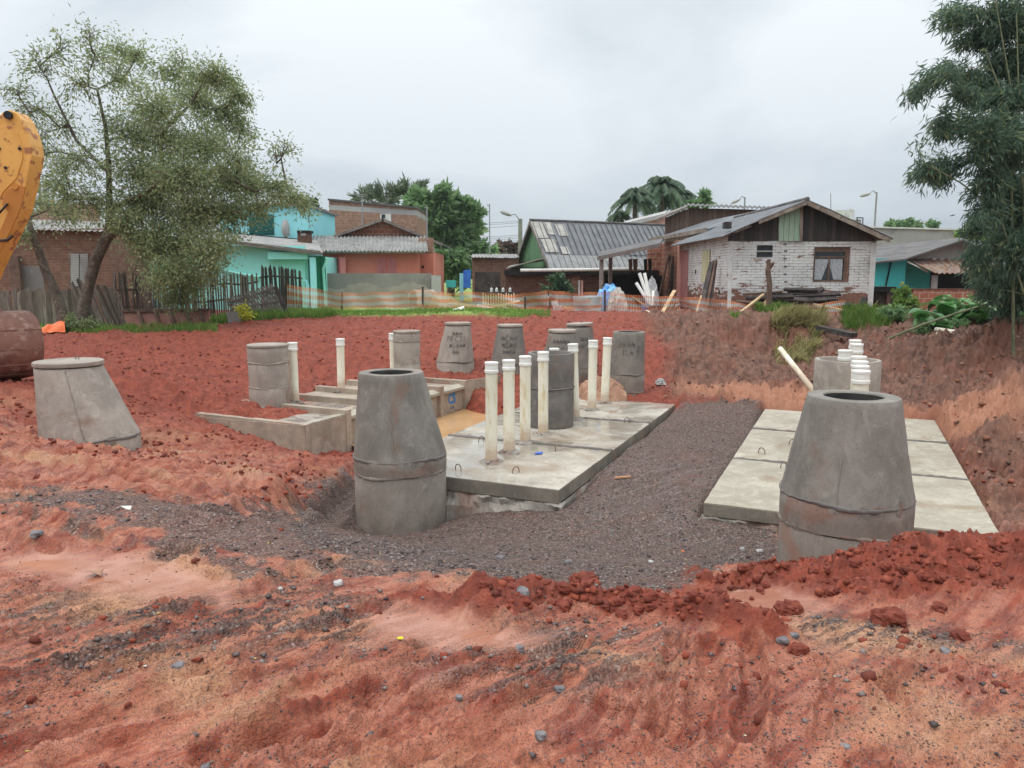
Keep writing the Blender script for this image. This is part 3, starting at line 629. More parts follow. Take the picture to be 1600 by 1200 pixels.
# third tank: open box of beams and panels half sunk in the red bank
def tank3():
    top, L, w = -.62, T3L, T3W; c = Vector((T3.x, T3.y, 0)); ctr = c + U3 * L / 2 - N3 * w / 2
    t = thing('buried_tank', 'stained concrete tank with raised beams and blue lettering, half sunk in the red bank', 'concrete tank', (ctr.x, ctr.y, top - .5), 'buried concrete tanks')
    def P(a, b, z): return c + U3 * a - N3 * b + Vector((0, 0, z))
    def blk(m, a0, a1, b0, b1, z0, z1): m.prism([P(a0, b0, z0), P(a1, b0, z0), P(a1, b1, z0), P(a0, b1, z0)], (0, 0, z1 - z0))
    n = 5; s = (L - .12) / n
    for i in range(n + 1):
        a = i * s; z = top + (.0 if i == 0 else .065)
        m = MB(); blk(m, a, a + .13, -.0 if i else -.004, w, top - .75, z); m.build('beam', C_TANK, t)
    for i in range(n):
        a0, a1 = i * s + .13, (i + 1) * s
        rec = .012 if i == 0 else .07
        m = MB(); blk(m, a0, a1, rec, rec + .14, top - .75, top - .03); m.build('side_panel', C_TANK, t)
        m = MB(); m.prism([P(a0, .0 + .01, top - .05), P(a1, .01, top - .05), P(a1, .16, top + .005), P(a0, .16, top + .005)], (0, 0, -.05)) if i else blk(m, a0, a1, .014, .16, top - .029, top + .004)
        m.build('panel_ledge', C_SLAB2, t)
        m = MB(); blk(m, a0, a1, .161, w - .02, top - .15, top - .035 - .004 * (i % 2)); m.build('cover_panel', C_TANK if i else C_WARM, t)
        if i:
            ctrp = P((a0 + a1) / 2, rec - .004, top - .26)
            for txt, sz, dz, mt, nm in (('CS', .27, 0, M_BLUE, 'lettering'), ('||||||', .07, -.16, M_BLUE2, 'faded_lettering')):
                cu = bpy.data.curves.new('t', 'FONT'); cu.body = txt; cu.size = sz; cu.align_x = 'CENTER'; cu.align_y = 'CENTER'; cu.extrude = .001; cu.offset = .010 if sz > .1 else .003; cu.space_character = .86 if sz > .1 else 1.3
                to = bpy.data.objects.new('t', cu); COL.objects.link(to); bpy.context.view_layer.update()
                me = bpy.data.meshes.new_from_object(to.evaluated_get(bpy.context.evaluated_depsgraph_get())); bpy.data.objects.remove(to)
                Mx = Matrix((U3, Vector((0, 0, 1)), N3)).transposed().to_4x4()      # x along the panel, y up, z out
                Mx.translation = ctrp + Vector((0, 0, dz)) - absloc(t) ; me.transform(Mx); me.materials.clear(); link(nm, me, mt, t)
    m = MB(); a = L - .05                                    # wing wall leaning out of the far corner
    m.prism([P(a, .02, top + .06), P(a + .75, -.38, top + .10), P(a + .55, -.32, top - .45), P(a, .0, top - .75)], U3 * .10); m.build('wing_wall', C_TANK, t)
    m = MB(); b = 1.35
    m.prism([P(-.02, .0, top - .01), P(-.02, w + .5, top - .06), P(-.02, w + .5, top - .75), P(-.02, .0, top - .75)], U3 * .018); m.build('front_wall', C_TANK, t)
    # earth and gravel washed over the front compartment
    for nm, mt, a0, a1, b0, b1, hh, th in (('spilled_soil', M_SOIL, .05, 1.0, .75, w - .05, .055, .40), ('spilled_soil', M_SOIL, 1.05, 1.95, 1.6, w - .05, .05, .45), ('spilled_gravel', M_GRVL, .10, .95, .12, 1.2, .022, .52), ('spilled_gravel', M_GRVL, 1.12, 1.9, .15, 1.3, .02, .5)):
        n = 40; vs = []
        for j in range(n):
            for i in range(n):
                aa, bb_ = a0 + (a1 - a0) * i / (n - 1), b0 + (b1 - b0) * j / (n - 1); ed = min(i, j, n - 1 - i, n - 1 - j) / 5; ed = min(1, ed)
                nz = float(fbm(np.array([aa * 4.0]), np.array([bb_ * 4.0]), 3, 4)[0]) + .18 * (bb_ - b0) / (b1 - b0) * (nm == 'spilled_soil'); vs.append(P(aa, bb_, top - .045 + min(1, ed) * max(0, nz - th + .1) * hh * 6 + .004 * float(vn(np.array([aa * 40.]), np.array([bb_ * 40.]), 2)[0])))
        m = MB(); m.add(vs, [(j * n + i, j * n + i + 1, (j + 1) * n + i + 1, (j + 1) * n + i) for j in range(n - 1) for i in range(n - 1)], False); m.build(nm, mt, t)
    return t
tank3()
# muddy water between the tanks
pts = [Vector((*(T3 + U3 * a_ + N3 * b_)[0:2], -1.15)) for a_, b_ in ((1.1, -.05), (4.95, -.05), (4.8, .6), (4.3, GAP + .05), (.9, GAP + .05), (.8, GAP * .5))]
m = MB(); m.add([p for p in pts], [tuple(range(len(pts)))]); wtr = m.build('puddle', M_WATER); setp(wtr, 'brown rainwater standing between the middle and the left tank', kind='structure')

# ================================================================ manholes
STROKES = {'M': [[(0, 0), (.1, 1), (.5, .4), (.85, 1), (1, 0)]], 'T': [[(0, .95), (1, 1)], [(.5, 1), (.45, 0)]], 'C': [[(.95, .9), (.5, 1), (.08, .6), (.1, .25), (.5, 0), (.95, .12)]],
           'S': [[(.9, .9), (.4, 1), (.1, .75), (.8, .4), (.7, .05), (.05, .05)]], '1': [[(.5, 1), (.5, 0)]], 'F': [[(.1, 0), (.15, 1), (.9, .95)], [(.12, .5), (.7, .52)]],
           'L': [[(.1, 1), (.1, .05), (.9, 0)]], '+': [[(0, .3), (1, .35)], [(.4, 1), (.45, -.5)], [(.8, 1), (.8, .2)]], '~': [[(0, .1), (.3, .9), (.4, .2), (.7, .8), (.8, .1), (1, .6)]], '2': [[(.1, .8), (.5, 1), (.9, .7), (.1, 0), (1, 0)]], '0': [[(.5, 0), (.1, .5), (.5, 1), (.9, .5), (.5, 0)]]}
def manhole(label, px, Y, ztop, r_top, r_bot, hcone, zbase, off=(0, 0), rings=(.3,), mat=None, wall=.085, group='precast manhole shafts', lidlabel=None, text=None, lean=0, inner=None, seed=0, lidtilt=0):
    mat = mat or C_GREY; p = at(px, 560, Y); c0 = Vector((p.x - off[0], p.y - off[1], 0))
    t = thing('manhole_shaft', label, 'manhole', (c0.x, c0.y, zbase), group)
    zc = ztop - hcone
    R = lambda v: v
    parts = []
    # cone: outer wall up, rounded lip, inner wall down
    prof = []; N = 14
    for i in range(N + 1):
        s = i / N; prof.append((r_bot + (r_top - r_bot) * s, zc + hcone * s * .992, off[0] * s, off[1] * s))
    prof += [(r_top - .006, ztop, off[0], off[1]), (r_top - wall + .008, ztop + .001, off[0], off[1]), (r_top - wall, ztop - .01, off[0], off[1])]
    inn = [prof[-1]]
    for i in range(1, 8):
        s = 1 - i / 7; inn.append((r_bot - wall + (r_top - r_bot) * s, zc + hcone * s, off[0] * s, off[1] * s))
    inn.append((r_bot - wall, zbase + .1, 0, 0)); m = MB(); m.lathe(inn, 48, (c0.x, c0.y, 0), .003, seed); m.build('inner_wall', C_HOLE_SHADE, t)  # inner face coloured dark to stand for shade in the opening
    m = MB(); m.lathe(prof, 96, (c0.x, c0.y, 0), .006, seed); body = m.build('cone', mat, t)
    if r_bot > .5:                                        # seams left by the two mould halves
        for sg in (-.12, 2.9):
            pp = []
            for i in range(15):
                s = .02 + .95 * i / 14; r = r_bot + (r_top - r_bot) * s + .001; a = math.atan2(-Y, -c0.x) + sg + .004 * math.sin(i * 1.7); pp.append((c0.x + off[0] * s + r * math.cos(a), c0.y + off[1] * s + r * math.sin(a), zc + hcone * s))
            m = MB(); m.tube(pp, [.005 + .003 * math.sin(i * 2.3) for i in range(15)], 5); m.build('mould_seam', C_LOW, t)
        rr = random.Random(seed * 3)
        for q in range(7):                                # smears of mortar squeezed from the joint
            a = math.atan2(-Y, -c0.x) + rr.uniform(-1.4, 1.4); m = MB(); n = 9; P = []; hh, ww = rr.uniform(.04, .10), rr.uniform(.05, .14)
            for i in range(n):
                aa = 6.2832 * i / n; P.append((ww * math.cos(aa) * rr.uniform(.7, 1.1), hh * math.sin(aa) * rr.uniform(.6, 1.1)))
            vs = [(c0.x + (r_bot + .009) * math.cos(a), c0.y + (r_bot + .009) * math.sin(a), zc - .03)] + [(c0.x + (r_bot + .001) * math.cos(a + x / r_bot), c0.y + (r_bot + .001) * math.sin(a + x / r_bot), zc - .03 + z_) for x, z_ in P]
            m.add(vs, [(0, 1 + i, 1 + (i + 1) % n) for i in range(n)], True); m.build('mortar_smear', C_MORT, t)
    z = zc
    hs = list(rings); hs[-1] = max(hs[-1], z - sum(hs[:-1]) - zbase) if hs else 0
    for j, h in enumerate(hs):
        r = r_bot - .006 * (j % 2) + .002
        m = MB(); m.lathe([(r - .008, z - .004, 0, 0), (r, z - .014, 0, 0), (r + .002, z - h * .5, 0, 0), (r, z - h + .008, 0, 0), (r - wall + .012, z - h, 0, 0), (r - wall + .012, z - .005, 0, 0)], 64, (c0.x, c0.y, 0), .003, seed + j)
        m.build('ring', C_LOW if mat is C_GREY else mat, t)
        m = MB(); rr = random.Random(seed * 7 + j); pts = []; n = 72; vs = []                    # squeezed, uneven mortar joint
        ph = rr.uniform(0, 6); zz = [.009 * math.sin(2 * 6.283 * i / n + ph) + .007 * math.sin(5 * 6.283 * i / n + ph * 2) + rr.uniform(-.004, .004) for i in range(n)]
        th = [max(.006, .013 + .008 * math.sin(3 * 6.283 * i / n + ph) + rr.uniform(-.006, .006)) for i in range(n)]
        for k_ in range(5):
            for i in range(n):
                a = 6.2832 * i / n; ph_ = math.pi * (k_ / 4) - math.pi / 2
                q = r - .004 + .012 * math.cos(ph_) * (th[i] / .013); vs.append((c0.x + q * math.cos(a), c0.y + q * math.sin(a), z + zz[i] + th[i] * math.sin(ph_)))
        m.add(vs, [(k_ * n + i, k_ * n + (i + 1) % n, (k_ + 1) * n + (i + 1) % n, (k_ + 1) * n + i) for k_ in range(4) for i in range(n)], True)
        m.build('mortar_joint', C_DARK if j % 2 == 0 else C_MORT, t)
        z -= h
    m = MB(); m.lathe([(.001, zbase + .1, 0, 0), (r_bot - wall - .003, zbase + .1, 0, 0)], 32, (c0.x, c0.y, 0)); m.build('shaft_floor', C_HOLE_SHADE, t)
    if text:
        m = MB(); dirc = math.atan2(-Y, -(c0.x)); rr = random.Random(seed)
        for li, (line, h, zt, a0) in enumerate(text):
            wch = h * .75; x = -len(line) * wch * .5 + a0
            for ch in line:
                for st in STROKES.get(ch, []):
                    pp = []
                    for sx_, sy_ in st:
                        for _ in (0,):
                            zz_ = ztop - zt + (sy_ - .5) * h + rr.uniform(-.1, .1) * h * .4; s = (zz_ - zc) / hcone; r = r_bot + (r_top - r_bot) * s + .004
                            a = dirc + (x + (sx_ * .8) * wch) / r; pp.append(Vector((c0.x + off[0] * s + r * math.cos(a), c0.y + off[1] * s + r * math.sin(a), zz_)))
                    m.tube(pp, .0035 + rr.random() * .003, 4)
                x += wch
        m.build('handwriting', M_MARK, t)
    if lidlabel:
        lm = MB(); lx = [(.001, 0, 0, 0), (r_top + .012, .002, 0, 0), (r_top + .016, .012, 0, 0), (r_top + .012, .05, 0, 0), (r_top, .056, 0, 0), (.001, .058, 0, 0)]
        lm.lathe(lx, 48, (c0.x + off[0], c0.y + off[1], ztop + .012), .003, seed); lm.v = [(x, y, z + (x - c0.x - off[0]) * -lidtilt + abs(lidtilt) * r_top) for x, y, z in lm.v]; l = lm.build('lid', C_WARM, t); l['label'] = lidlabel
        hook(l, Vector((c0.x + off[0] + .05, c0.y + off[1] + .1, ztop + .068)), .018)
    return t
BIG = 'large manhole cones around the tanks'; BK = 'manhole cones set in the red bank'
manhole('largest open manhole cone, at right behind the fresh red mound', 1337, 6.1, .64, .350, .506, .80, -1.0, (0.01, 0), (.235, .9), C_GREY, .125, BIG, seed=2)
manhole('open grey manhole cone on dark gravel, slanted on its right side, left of the pipes', 611, 9.0, .47, .378, .548, .98, -1.8, (-.085, 0), (.18, .62), C_GREY, .12, BIG, seed=5)
manhole('lidded grey manhole cone at far left, its straight side buried in red soil', 107, 9.3, .505, .372, .55, .86, -.75, (-.20, 0), (.42,), C_WARM, .1, BIG,
        lidlabel='round concrete lid with a small wire loop on the far left manhole cone', seed=9)
M1 = [('~~~', .10, .16, 0), ('MFCS1', .12, .27, 0), ('~S0~~', .10, .42, .03), ('~~', .1, .56, 0)]
M2 = [('~C~~', .13, .22, 0), ('~S~+', .12, .37, 0), ('~~0~', .1, .52, 0)]
M3 = [('~~~~~', .10, .16, 0), ('MTCS1', .14, .34, -.05), ('~~', .12, .52, 0)]
M5 = [('2~~~', .12, .24, -.03), ('1L~', .11, .40, 0), ('+', .16, .34, .22)]
manhole('lidded manhole cone leftmost in the back row, half sunk in the red bank', 716, 17.2, .49, .285, .42, .80, -.9, (.07, 0), (.9,), C_WARM, .08, BK, lidlabel='lid on the leftmost cone of the back row', text=M1, seed=11)
manhole('second manhole cone of the back row, dark grey with faint scrawls below its lid', 797, 17.3, .44, .285, .41, .80, -1.1, (.03, 0), (.5, .4), C_GREY, .08, BK, lidlabel='lid on the second cone of the back row', text=M2, seed=12)
manhole('manhole cone behind the open ring with MTCS1 scrawled on its side', 878, 15.8, .43, .28, .42, .82, -1.1, (.04, 0), (.5, .4), C_GREY, .08, BK, lidlabel='brown stained lid on the MTCS1 cone', text=M3, seed=13)
manhole('manhole cone partly hidden behind the MTCS1 cone, darkest of the back row', 905, 17.2, .46, .29, .40, .9, -1.1, (.0, 0), (.3, .4), C_GREY, .08, BK, lidlabel='lid on the rearmost cone beside the pipes', text=[('~~', .14, .25, .12), ('~L', .14, .4, .12)], seed=14, lidtilt=-.05)
manhole('open manhole cone at the right end of the back row, by the slab corner', 982, 15.7, .46, .32, .362, .86, -1.0, (.03, 0), (.36, .5), C_GREY, .07, BK, text=M5, seed=15)
def shaft(label, px, Y, ztop, r, zbase, hs, mat, lid=None, group='straight concrete shafts', seed=0, wall=.06):
    p = at(px, 560, Y); t = thing('concrete_shaft', label, 'concrete ring', (p.x, p.y, zbase), group); z = ztop
    for j, h in enumerate(hs):
        q = r - .005 * (j % 2); m = MB(); m.lathe([(q - .006, z, 0, 0), (q, z - .01, 0, 0), (q + .002, z - h / 2, 0, 0), (q, z - h + .012, 0, 0), (q - wall, z - h + .01, 0, 0), (q - wall, z - .008, 0, 0), (q - wall + .006, z, 0, 0), (q - .006, z, 0, 0)], 56, (p.x, p.y, 0), .003, seed + j)
        m.build('ring', mat, t); z -= h
        if j < len(hs) - 1:
            m = MB(); rr = random.Random(seed + j); pts = [(p.x + (q - .002) * math.cos(a), p.y + (q - .002) * math.sin(a), z + .006 * math.sin(3 * a + seed)) for a in [6.2832 * i / 48 for i in range(49)]]
            m.tube(pts, [rr.uniform(.008, .016) for _ in pts], 6, False); m.build('mortar_joint', mat, t)
    m = MB(); m.lathe([(.001, zbase + .3, 0, 0), (r - wall - .002, zbase + .3, 0, 0)], 32, (p.x, p.y, 0)); m.build('shaft_floor', C_HOLE_SHADE, t)
    if lid:
        m = MB(); m.lathe([(.001, 0, 0, 0), (r + .008, 0, 0, 0), (r + .012, .01, 0, 0), (r + .008, .035, 0, 0), (r, .04, 0, 0), (.001, .042, 0, 0)], 48, (p.x, p.y, ztop + .003), .003, seed); m.build('lid', C_WARM, t)['label'] = lid
    return t
shaft('grey lidded shaft of stacked rings at the front of the left tank', 419, 13.0, .40, .335, -.66, (.26, .42, .40), C_WARM, 'flat lid on the shaft of the left tank', seed=21)
shaft('grey ring shaft at the back end of the left tank, behind the central cone', 636, 15.4, .46, .265, -.66, (.16, .46, .5), C_WARM, 'thin lid on the rear shaft of the left tank', seed=22)
shaft('dark wet open ring shaft standing on the middle slab among the cream pipes', 861, 12.3, .37, .375, -.82, (.55, .64), C_DARK, None, seed=23)
shaft('open pale ring shaft behind the right cone with white capped pipes around it', 1325, 10.5, .455, .425, -.78, (.62, .62), C_WARM, None, seed=24)

# ================================================================ upright pipes
def pipe(px_t, py_t, px_b, py_b, zb, label, r=.078, Y=None, ztop=None, group='capped cream pipes standing on the tanks'):
    if Y is None: b = onz(px_b, py_b, zb); Y = b.y
    else: b = at(px_b, 600, Y); b.z = zb
    tp = at(px_t, py_t, Y)
    if ztop is not None: tp.z = ztop
    t = thing('vent_pipe', label, 'pipe', tuple(b), group); d = (tp - b).normalized(); h = (tp - b).length
    m = MB()
    prof = [(r, .0), (r + .004, .02), (r + .004, .07), (r, .08), (r, h - .13)]
    pts = [b + d * z for _, z in prof]; m.tube(pts, [q for q, _ in prof], 28, False); m.build('tube', M_PVC, t)
    m = MB(); prof = [(r + .001, h - .14), (r + .012, h - .138), (r + .013, h - .105), (r + .006, h - .098), (r + .006, h - .03), (r + .012, h - .026), (r + .012, h - .004), (r + .007, h), (.001, h + .001)]
    m.tube([b + d * z for _, z in prof], [q for q, _ in prof], 28, False); m.build('cap', M_CAP, t)
    m = MB(); rr = random.Random(int(px_t)); n = 20; vs = []
    for k_, (q, z) in enumerate(((.17, -.01), (.13, .018), (.10, .035), (.08, .045))):
        for i in range(n):
            a = 6.2832 * i / n; w = q * (1 + rr.uniform(-.22, .22)) * (r / .08) if k_ < 3 else r; vs.append((b.x + w * math.cos(a), b.y + w * math.sin(a), zb + z * (1 + rr.uniform(-.3, .3))))
    m.add(vs, [(k_ * n + i, k_ * n + (i + 1) % n, (k_ + 1) * n + (i + 1) % n, (k_ + 1) * n + i) for k_ in range(3) for i in range(n)], False)
    m.build('mortar_collar', C_MORT, t)
    return t
for i, (a, b_, c_, d_) in enumerate([(768, 565.5, 767.6, 722, ), (795, 562, 795.7, 707), (820.6, 556, 820.6, 692), (848.7, 549.5, 848.7, 679)]):
    pipe(a, b_, c_, d_, -.82, ['nearest cream pipe, first at the left of the row on the middle slab', 'second cream pipe from the left on the middle slab', 'third cream pipe, streaked with yellow, left of the dark ring', 'fourth cream pipe, close in front of the dark ring'][i])
pipe(866, 544, 866, 0, -.82, 'pipe behind the dark ring of which only the white cap shows', Y=13.3)
pipe(895, 537, 899, 655, -.82, 'cream pipe close behind the right edge of the dark ring')
pipe(927, 531.5, 924.5, 641, -.82, 'cream pipe second from the right end of the middle slab row, white at its foot')
pipe(949.5, 527.5, 944.5, 630, -.82, 'cream pipe at the far right of the middle slab row')
pipe(457, 535, 461, 629, -.63, 'cream pipe against the right side of the lidded shaft on the left tank', .075)
pipe(531.5, 529, 533.5, 611, -.63, 'cream pipe standing alone in the middle of the left tank', .075)
pipe(613.5, 520.5, 616, 600, -.63, 'cream pipe against the left side of the rear shaft', .075)
for Y, px, lb in ((8.1, 1347, 'nearest of the short white pipes seen over the right cone'), (8.55, 1345.5, 'second short white pipe seen over the right cone'), (9.0, 1344, 'third short white pipe seen over the right cone'), (9.55, 1342, 'fourth short white pipe seen over the right cone, before the pale ring'),
                  (10.35, 1320, 'white capped pipe standing inside the pale ring at its left'), (11.3, 1337.5, 'white capped pipe just behind the pale ring'), (12.0, 1334.5, 'farthest of the white capped pipes behind the pale ring')):
    pipe(px, 560, px + (px - 800) * .006 * 0, 0, -.78, lb, .082, Y=Y, ztop=.60)
def loose_pipe(a, b, r, label, mat=None, group=None, name='loose_pipe', cat='pipe'):
    t = MB(); a, b = Vector(a), Vector(b); d = (b - a).normalized(); n = 20
    t.tube([a, b], [r, r], n, False); t.tube([a, b], [r - .006, r - .006], n, False)
    for p, s in ((a, 1), (b, -1)): t.tube([p, p + d * .001 * s], [r, r - .006], n, False)
    return setp(t.build(name, mat or M_PVC), label, cat, group)
loose_pipe(at(1219, 545, 12.2), at(1274, 614, 11.0), .042, 'thin cream pipe leaning out of the ground left of the right cone')
# ================================================================ excavator at the left edge
M_YEL = sm('worn yellow paint', (.64, .31, .06), (.74, .39, .09), 1.4, (.36, .14, .05), 7, (.54, .62), rough=.5, bump=.25, spec=.5)
M_YEL2 = sm('dark yellow paint', (.45, .17, .03), (.55, .22, .04), 1.4, (.3, .12, .03), 4, rough=.5, bump=.1)
M_DKST = sm('dark steel', (.02, .02, .022), (.06, .055, .05), 5, rough=.35, metal=.6)
M_CHR = sm('chrome rod', (.55, .55, .55), (.5, .5, .5), 5, rough=.15, metal=1, bump=0)
M_BUCK = sm('rusty mud caked bucket', (.15, .068, .048), (.24, .11, .08), 2.2, (.32, .20, .16), 7, (.5, .66), rough=.7, bump=.5, bs=14)
M_RED = sm('mud inside bucket', (.16, .035, .02), (.22, .05, .03), 3, rough=.9)
YX = 11.0
ex = thing('excavator', 'yellow excavator reaching in from the left edge, its rusty bucket resting on the red soil', 'excavator', tuple(Gs((at(-900, 560, YX).x, YX))))
def outl(pts, Y, th, name, mat, bev=.02):
    m = MB(); m.prism([at(x - 17, y, Y) for x, y in pts], (0, th, 0)); o = m.build(name, mat, ex)
    b = o.modifiers.new('b', 'BEVEL'); b.width = bev; b.segments = 3; b.limit_method = 'ANGLE'; return o
ARM = [(-110, 270), (-40, 205), (0, 189), (14, 183), (20, 175), (31, 171), (42, 175), (51, 187), (59, 205), (65, 226), (67, 243), (61, 272), (57, 292), (49, 325), (36, 355), (5, 417), (-10, 455), (-45, 470), (-70, 430), (-75, 360)]
outl(ARM, YX, .30, 'stick', M_YEL)
outl([(-100, 275), (-36, 218), (0, 205), (22, 196), (36, 197), (45, 209), (52, 232), (52, 248), (43, 278), (22, 300), (-25, 392), (-60, 380), (-66, 340)], YX - .014, .016, 'side_plate', M_YEL, .006)
outl([(24, 300), (38, 291), (50, 290), (57, 292), (49, 325), (36, 355), (5, 417), (-10, 452), (-22, 440), (8, 380), (30, 330), (20, 320)], YX - .03, .02, 'reinforcement', M_YEL2, .006)
for x, y, r in ((14.5, 180.5, .055), (26, 292, .045)):
    p = at(x, y, YX); m = MB(); m.tube([(p.x, p.y - .045, p.z), (p.x, p.y + .4, p.z)], r, 24); m.build('pin', M_DKST if r > .05 else M_YEL2, ex)
p = at(12, 181, YX + .15); q = at(-190, 186, YX + .18); m = MB(); m.tube([p, p.lerp(q, .35)], .045, 16); m.build('cylinder_rod', M_CHR, ex)
m = MB(); m.tube([p.lerp(q, .3), q], .075, 16); m.build('cylinder_barrel', M_DKST, ex)
m = MB(); m.tube([at(-80, 300, YX - .07), at(-30, 330, YX - .1), at(0, 332, YX - .1), at(12, 318, YX - .05)], .017, 8); m.build('hydraulic_hose', M_DKST, ex)
for x, y in ((-2, 232), (30, 232), (8, 262), (-12, 300)): m = MB(); pb_ = at(x, y, YX - .03); m.tube([pb_, pb_ + Vector((0, .03, 0))], .022, 10); m.build('bolt', M_DKST, ex)
m = MB(); m.tube([at(-60, 345, YX - .08), at(-20, 376, YX - .08), at(-8, 377, YX - .09), at(12, 375, YX - .06), at(20, 368, YX - .03)], .02, 8); m.build('hydraulic_hose', M_DKST, ex)
# boom, house, cab and tracks stand left of the frame
m = MB(); m.prism([at(-100, 250, YX + .05), at(-60, 320, YX + .05), at(-420, 60, YX + .05), at(-880, 300, YX + .05), at(-860, 420, YX + .05), at(-420, -20, YX + .05)], (0, .3, 0)) ; m.build('boom', M_YEL, ex)
e0 = at(-900, 560, YX).x; g0 = G(e0, YX)
m = MB(); m.box(e0 - 2.6, e0 + .7, YX - 1.2, YX + 1.2, g0 + 1.0, g0 + 1.95); m.build('engine_house', M_YEL, ex)
m = MB(); m.box(e0 - .6, e0 + .9, YX - 1.25, YX - .25, g0 + 1.95, g0 + 2.75); m.build('cab', M_DKST, ex)
for s in (-1, 1):
    m = MB(); n = 24; P = [Vector((e0 + (1.5 if math.cos(a) > 0 else -1.5) + .42 * math.cos(a), YX + s * 1.0 - .25, g0 + .42 + .42 * math.sin(a))) for a in [6.2832 * (i + .5) / n for i in range(n)]]
    m.prism(P, (0, .5, 0)); m.build('track', M_DKST, ex)
# bucket: curved plate between two side plates
ba, bb = Vector((-.62, -.785, 0)), Vector((.785, -.62, 0)); bz = Vector((0, 0, 1)); bc = at(-8, 540, YX + .4)
pr = [(-.45, .42), (-.2, .47), (.05, .46), (.25, .38), (.38, .22), (.42, .02), (.39, -.16), (.28, -.33), (.10, -.44), (-.15, -.50), (-.5, -.56)]
w2 = .5; m = MB(); vs = []; rows_ = []
for s in np.linspace(-w2, w2, 12):
    for (u_, z_) in pr: vs.append(bc + ba * s + bb * u_ + bz * z_)
n = len(pr); m.add(vs, [(i * n + j, i * n + j + 1, (i + 1) * n + j + 1, (i + 1) * n + j) for i in range(11) for j in range(n - 1)], True)
o = m.build('bucket', M_BUCK, ex); so_ = o.modifiers.new('s', 'SOLIDIFY'); so_.thickness = .03
for s in (-w2, w2):
    m = MB(); m.prism([bc + ba * (s - .015) + bb * u_ + bz * z_ for u_, z_ in pr], ba * .03); m.build('bucket_side', M_BUCK, ex)
for k_ in (4.0, 5.3, 6.6, 7.8):                           # wear strips across the back
    i0 = int(k_); f = k_ - i0; u_ = pr[i0][0] * (1 - f) + pr[i0 + 1][0] * f; z_ = pr[i0][1] * (1 - f) + pr[i0 + 1][1] * f
    m = MB(); q = bc + bb * (u_ + .015) + bz * z_; m.bar(q - ba * w2, q + ba * w2, .03, .05, (0, 0, 1)); m.build('wear_strip', M_BUCK, ex)
m = MB()
for s in (-.12, .12): m.prism([bc + ba * s + bb * -.25 + bz * .42, bc + ba * s + bb * .1 + bz * .44, bc + ba * s + bb * -.05 + bz * .62, bc + ba * s + bb * -.25 + bz * .62], ba * .04)
m.build('bucket_ear', M_BUCK, ex)
m = MB(); m.tube([at(-30, 440, YX + .2), bc + bb * -.15 + bz * .55], .07, 12); m.build('bucket_link', M_DKST, ex)

# ================================================================ houses
M_BRK = brick('weathered brown brick', (.30, .15, .10), (.22, .105, .07), (.24, .19, .16), .26, .10, .014)
M_BRK2 = brick('orange hollow brick', (.42, .17, .10), (.34, .12, .07), (.42, .36, .31), .3, .2, .016, dirt=(.14, .08, .06))
M_BRK3 = brick('pale old brick', (.42, .22, .15), (.32, .16, .10), (.40, .33, .28), .25, .09, .014, dirt=(.10, .07, .055))
M_BRK4 = brick('dark shed brick', (.17, .075, .05), (.12, .055, .04), (.14, .11, .095), .25, .09, .012)
M_WHB = brick('white washed brick', (.30, .135, .09), (.23, .10, .07), (.15, .135, .12), .29, .085, .009, paint=(.74, .73, .71), pt=(.36, .41), zlow=.75)
M_TURQ = sm('turquoise paint', (.30, .76, .70), (.36, .80, .74), .7, (.38, .66, .60), 4, (.6, .75), rough=.75, bump=.1, bs=12)
M_CYAN = sm('light blue paint', (.28, .72, .78), (.34, .77, .82), .7, (.45, .72, .72), 3, (.6, .75), rough=.75, bump=.1, bs=12)
M_TEAL = sm('teal paint', (.05, .42, .42), (.07, .50, .48), .7, rough=.75, bump=.1, bs=12)
M_SALM = sm('salmon paint', (.66, .22, .15), (.72, .27, .19), .8, (.6, .3, .24), 4, (.62, .8), rough=.8, bump=.1, bs=12)
M_PINK = sm('pink shutter paint', (.66, .22, .21), (.70, .27, .25), 3, rough=.6, bump=.1)
M_PNK2 = sm('rose wall', (.72, .36, .32), (.76, .42, .37), 1, rough=.8)
M_PDOOR = sm('dusty rose door', (.46, .19, .19), (.53, .24, .23), 2, rough=.6, bump=.1)
M_WHT = sm('old white paint', (.70, .70, .68), (.55, .54, .52), 3, rough=.7)
M_RND = sm('grey render', (.21, .195, .185), (.28, .26, .245), .8, (.36, .33, .29), 2, (.6, .75), rough=.9, bump=.2, bs=9)
M_RND2 = sm('pale grey wall', (.34, .33, .32), (.44, .43, .41), .4, (.28, .27, .26), 1, rough=.9)
M_TIN = sm('weathered sheet roofing', (.075, .08, .09), (.13, .138, .15), 1.6, (.25, .24, .22), 3, (.6, .72), rough=.42, bump=.1, spec=.5)
M_TIN2 = sm('pale patched sheet', (.30, .285, .25), (.40, .38, .34), 2, (.2, .18, .15), 6, rough=.6)
M_FIB = sm('mossy fibre cement roofing', (.22, .215, .205), (.32, .31, .295), 1.2, (.12, .115, .11), 5, (.5, .65), rough=.75)
M_FIBD = sm('dark fibre cement roofing', (.085, .08, .078), (.15, .14, .135), 1.5, (.22, .20, .18), 4, (.6, .7), rough=.75)
M_RUSTR = sm('rusty leafy roof', (.20, .14, .115), (.28, .21, .17), 1.5, (.22, .10, .05), 5, (.48, .58), rough=.8)
M_WOOD = planks('dark plank wall', (.045, .038, .036), (.10, .075, .065))
M_WOODB = planks('brown clapboard', (.15, .10, .075), (.22, .155, .12), .22)
M_WOODG = planks('green plank gable', (.20, .38, .20), (.14, .28, .15))
M_WOODP = planks('pale green plank', (.42, .55, .42), (.36, .48, .36), .16)
M_GRN = planks('green planks', (.03, .22, .13), (.04, .28, .17), .2)
M_GRNL = sm('dark green louvre', (.015, .13, .11), (.02, .18, .15), 3, rough=.5)
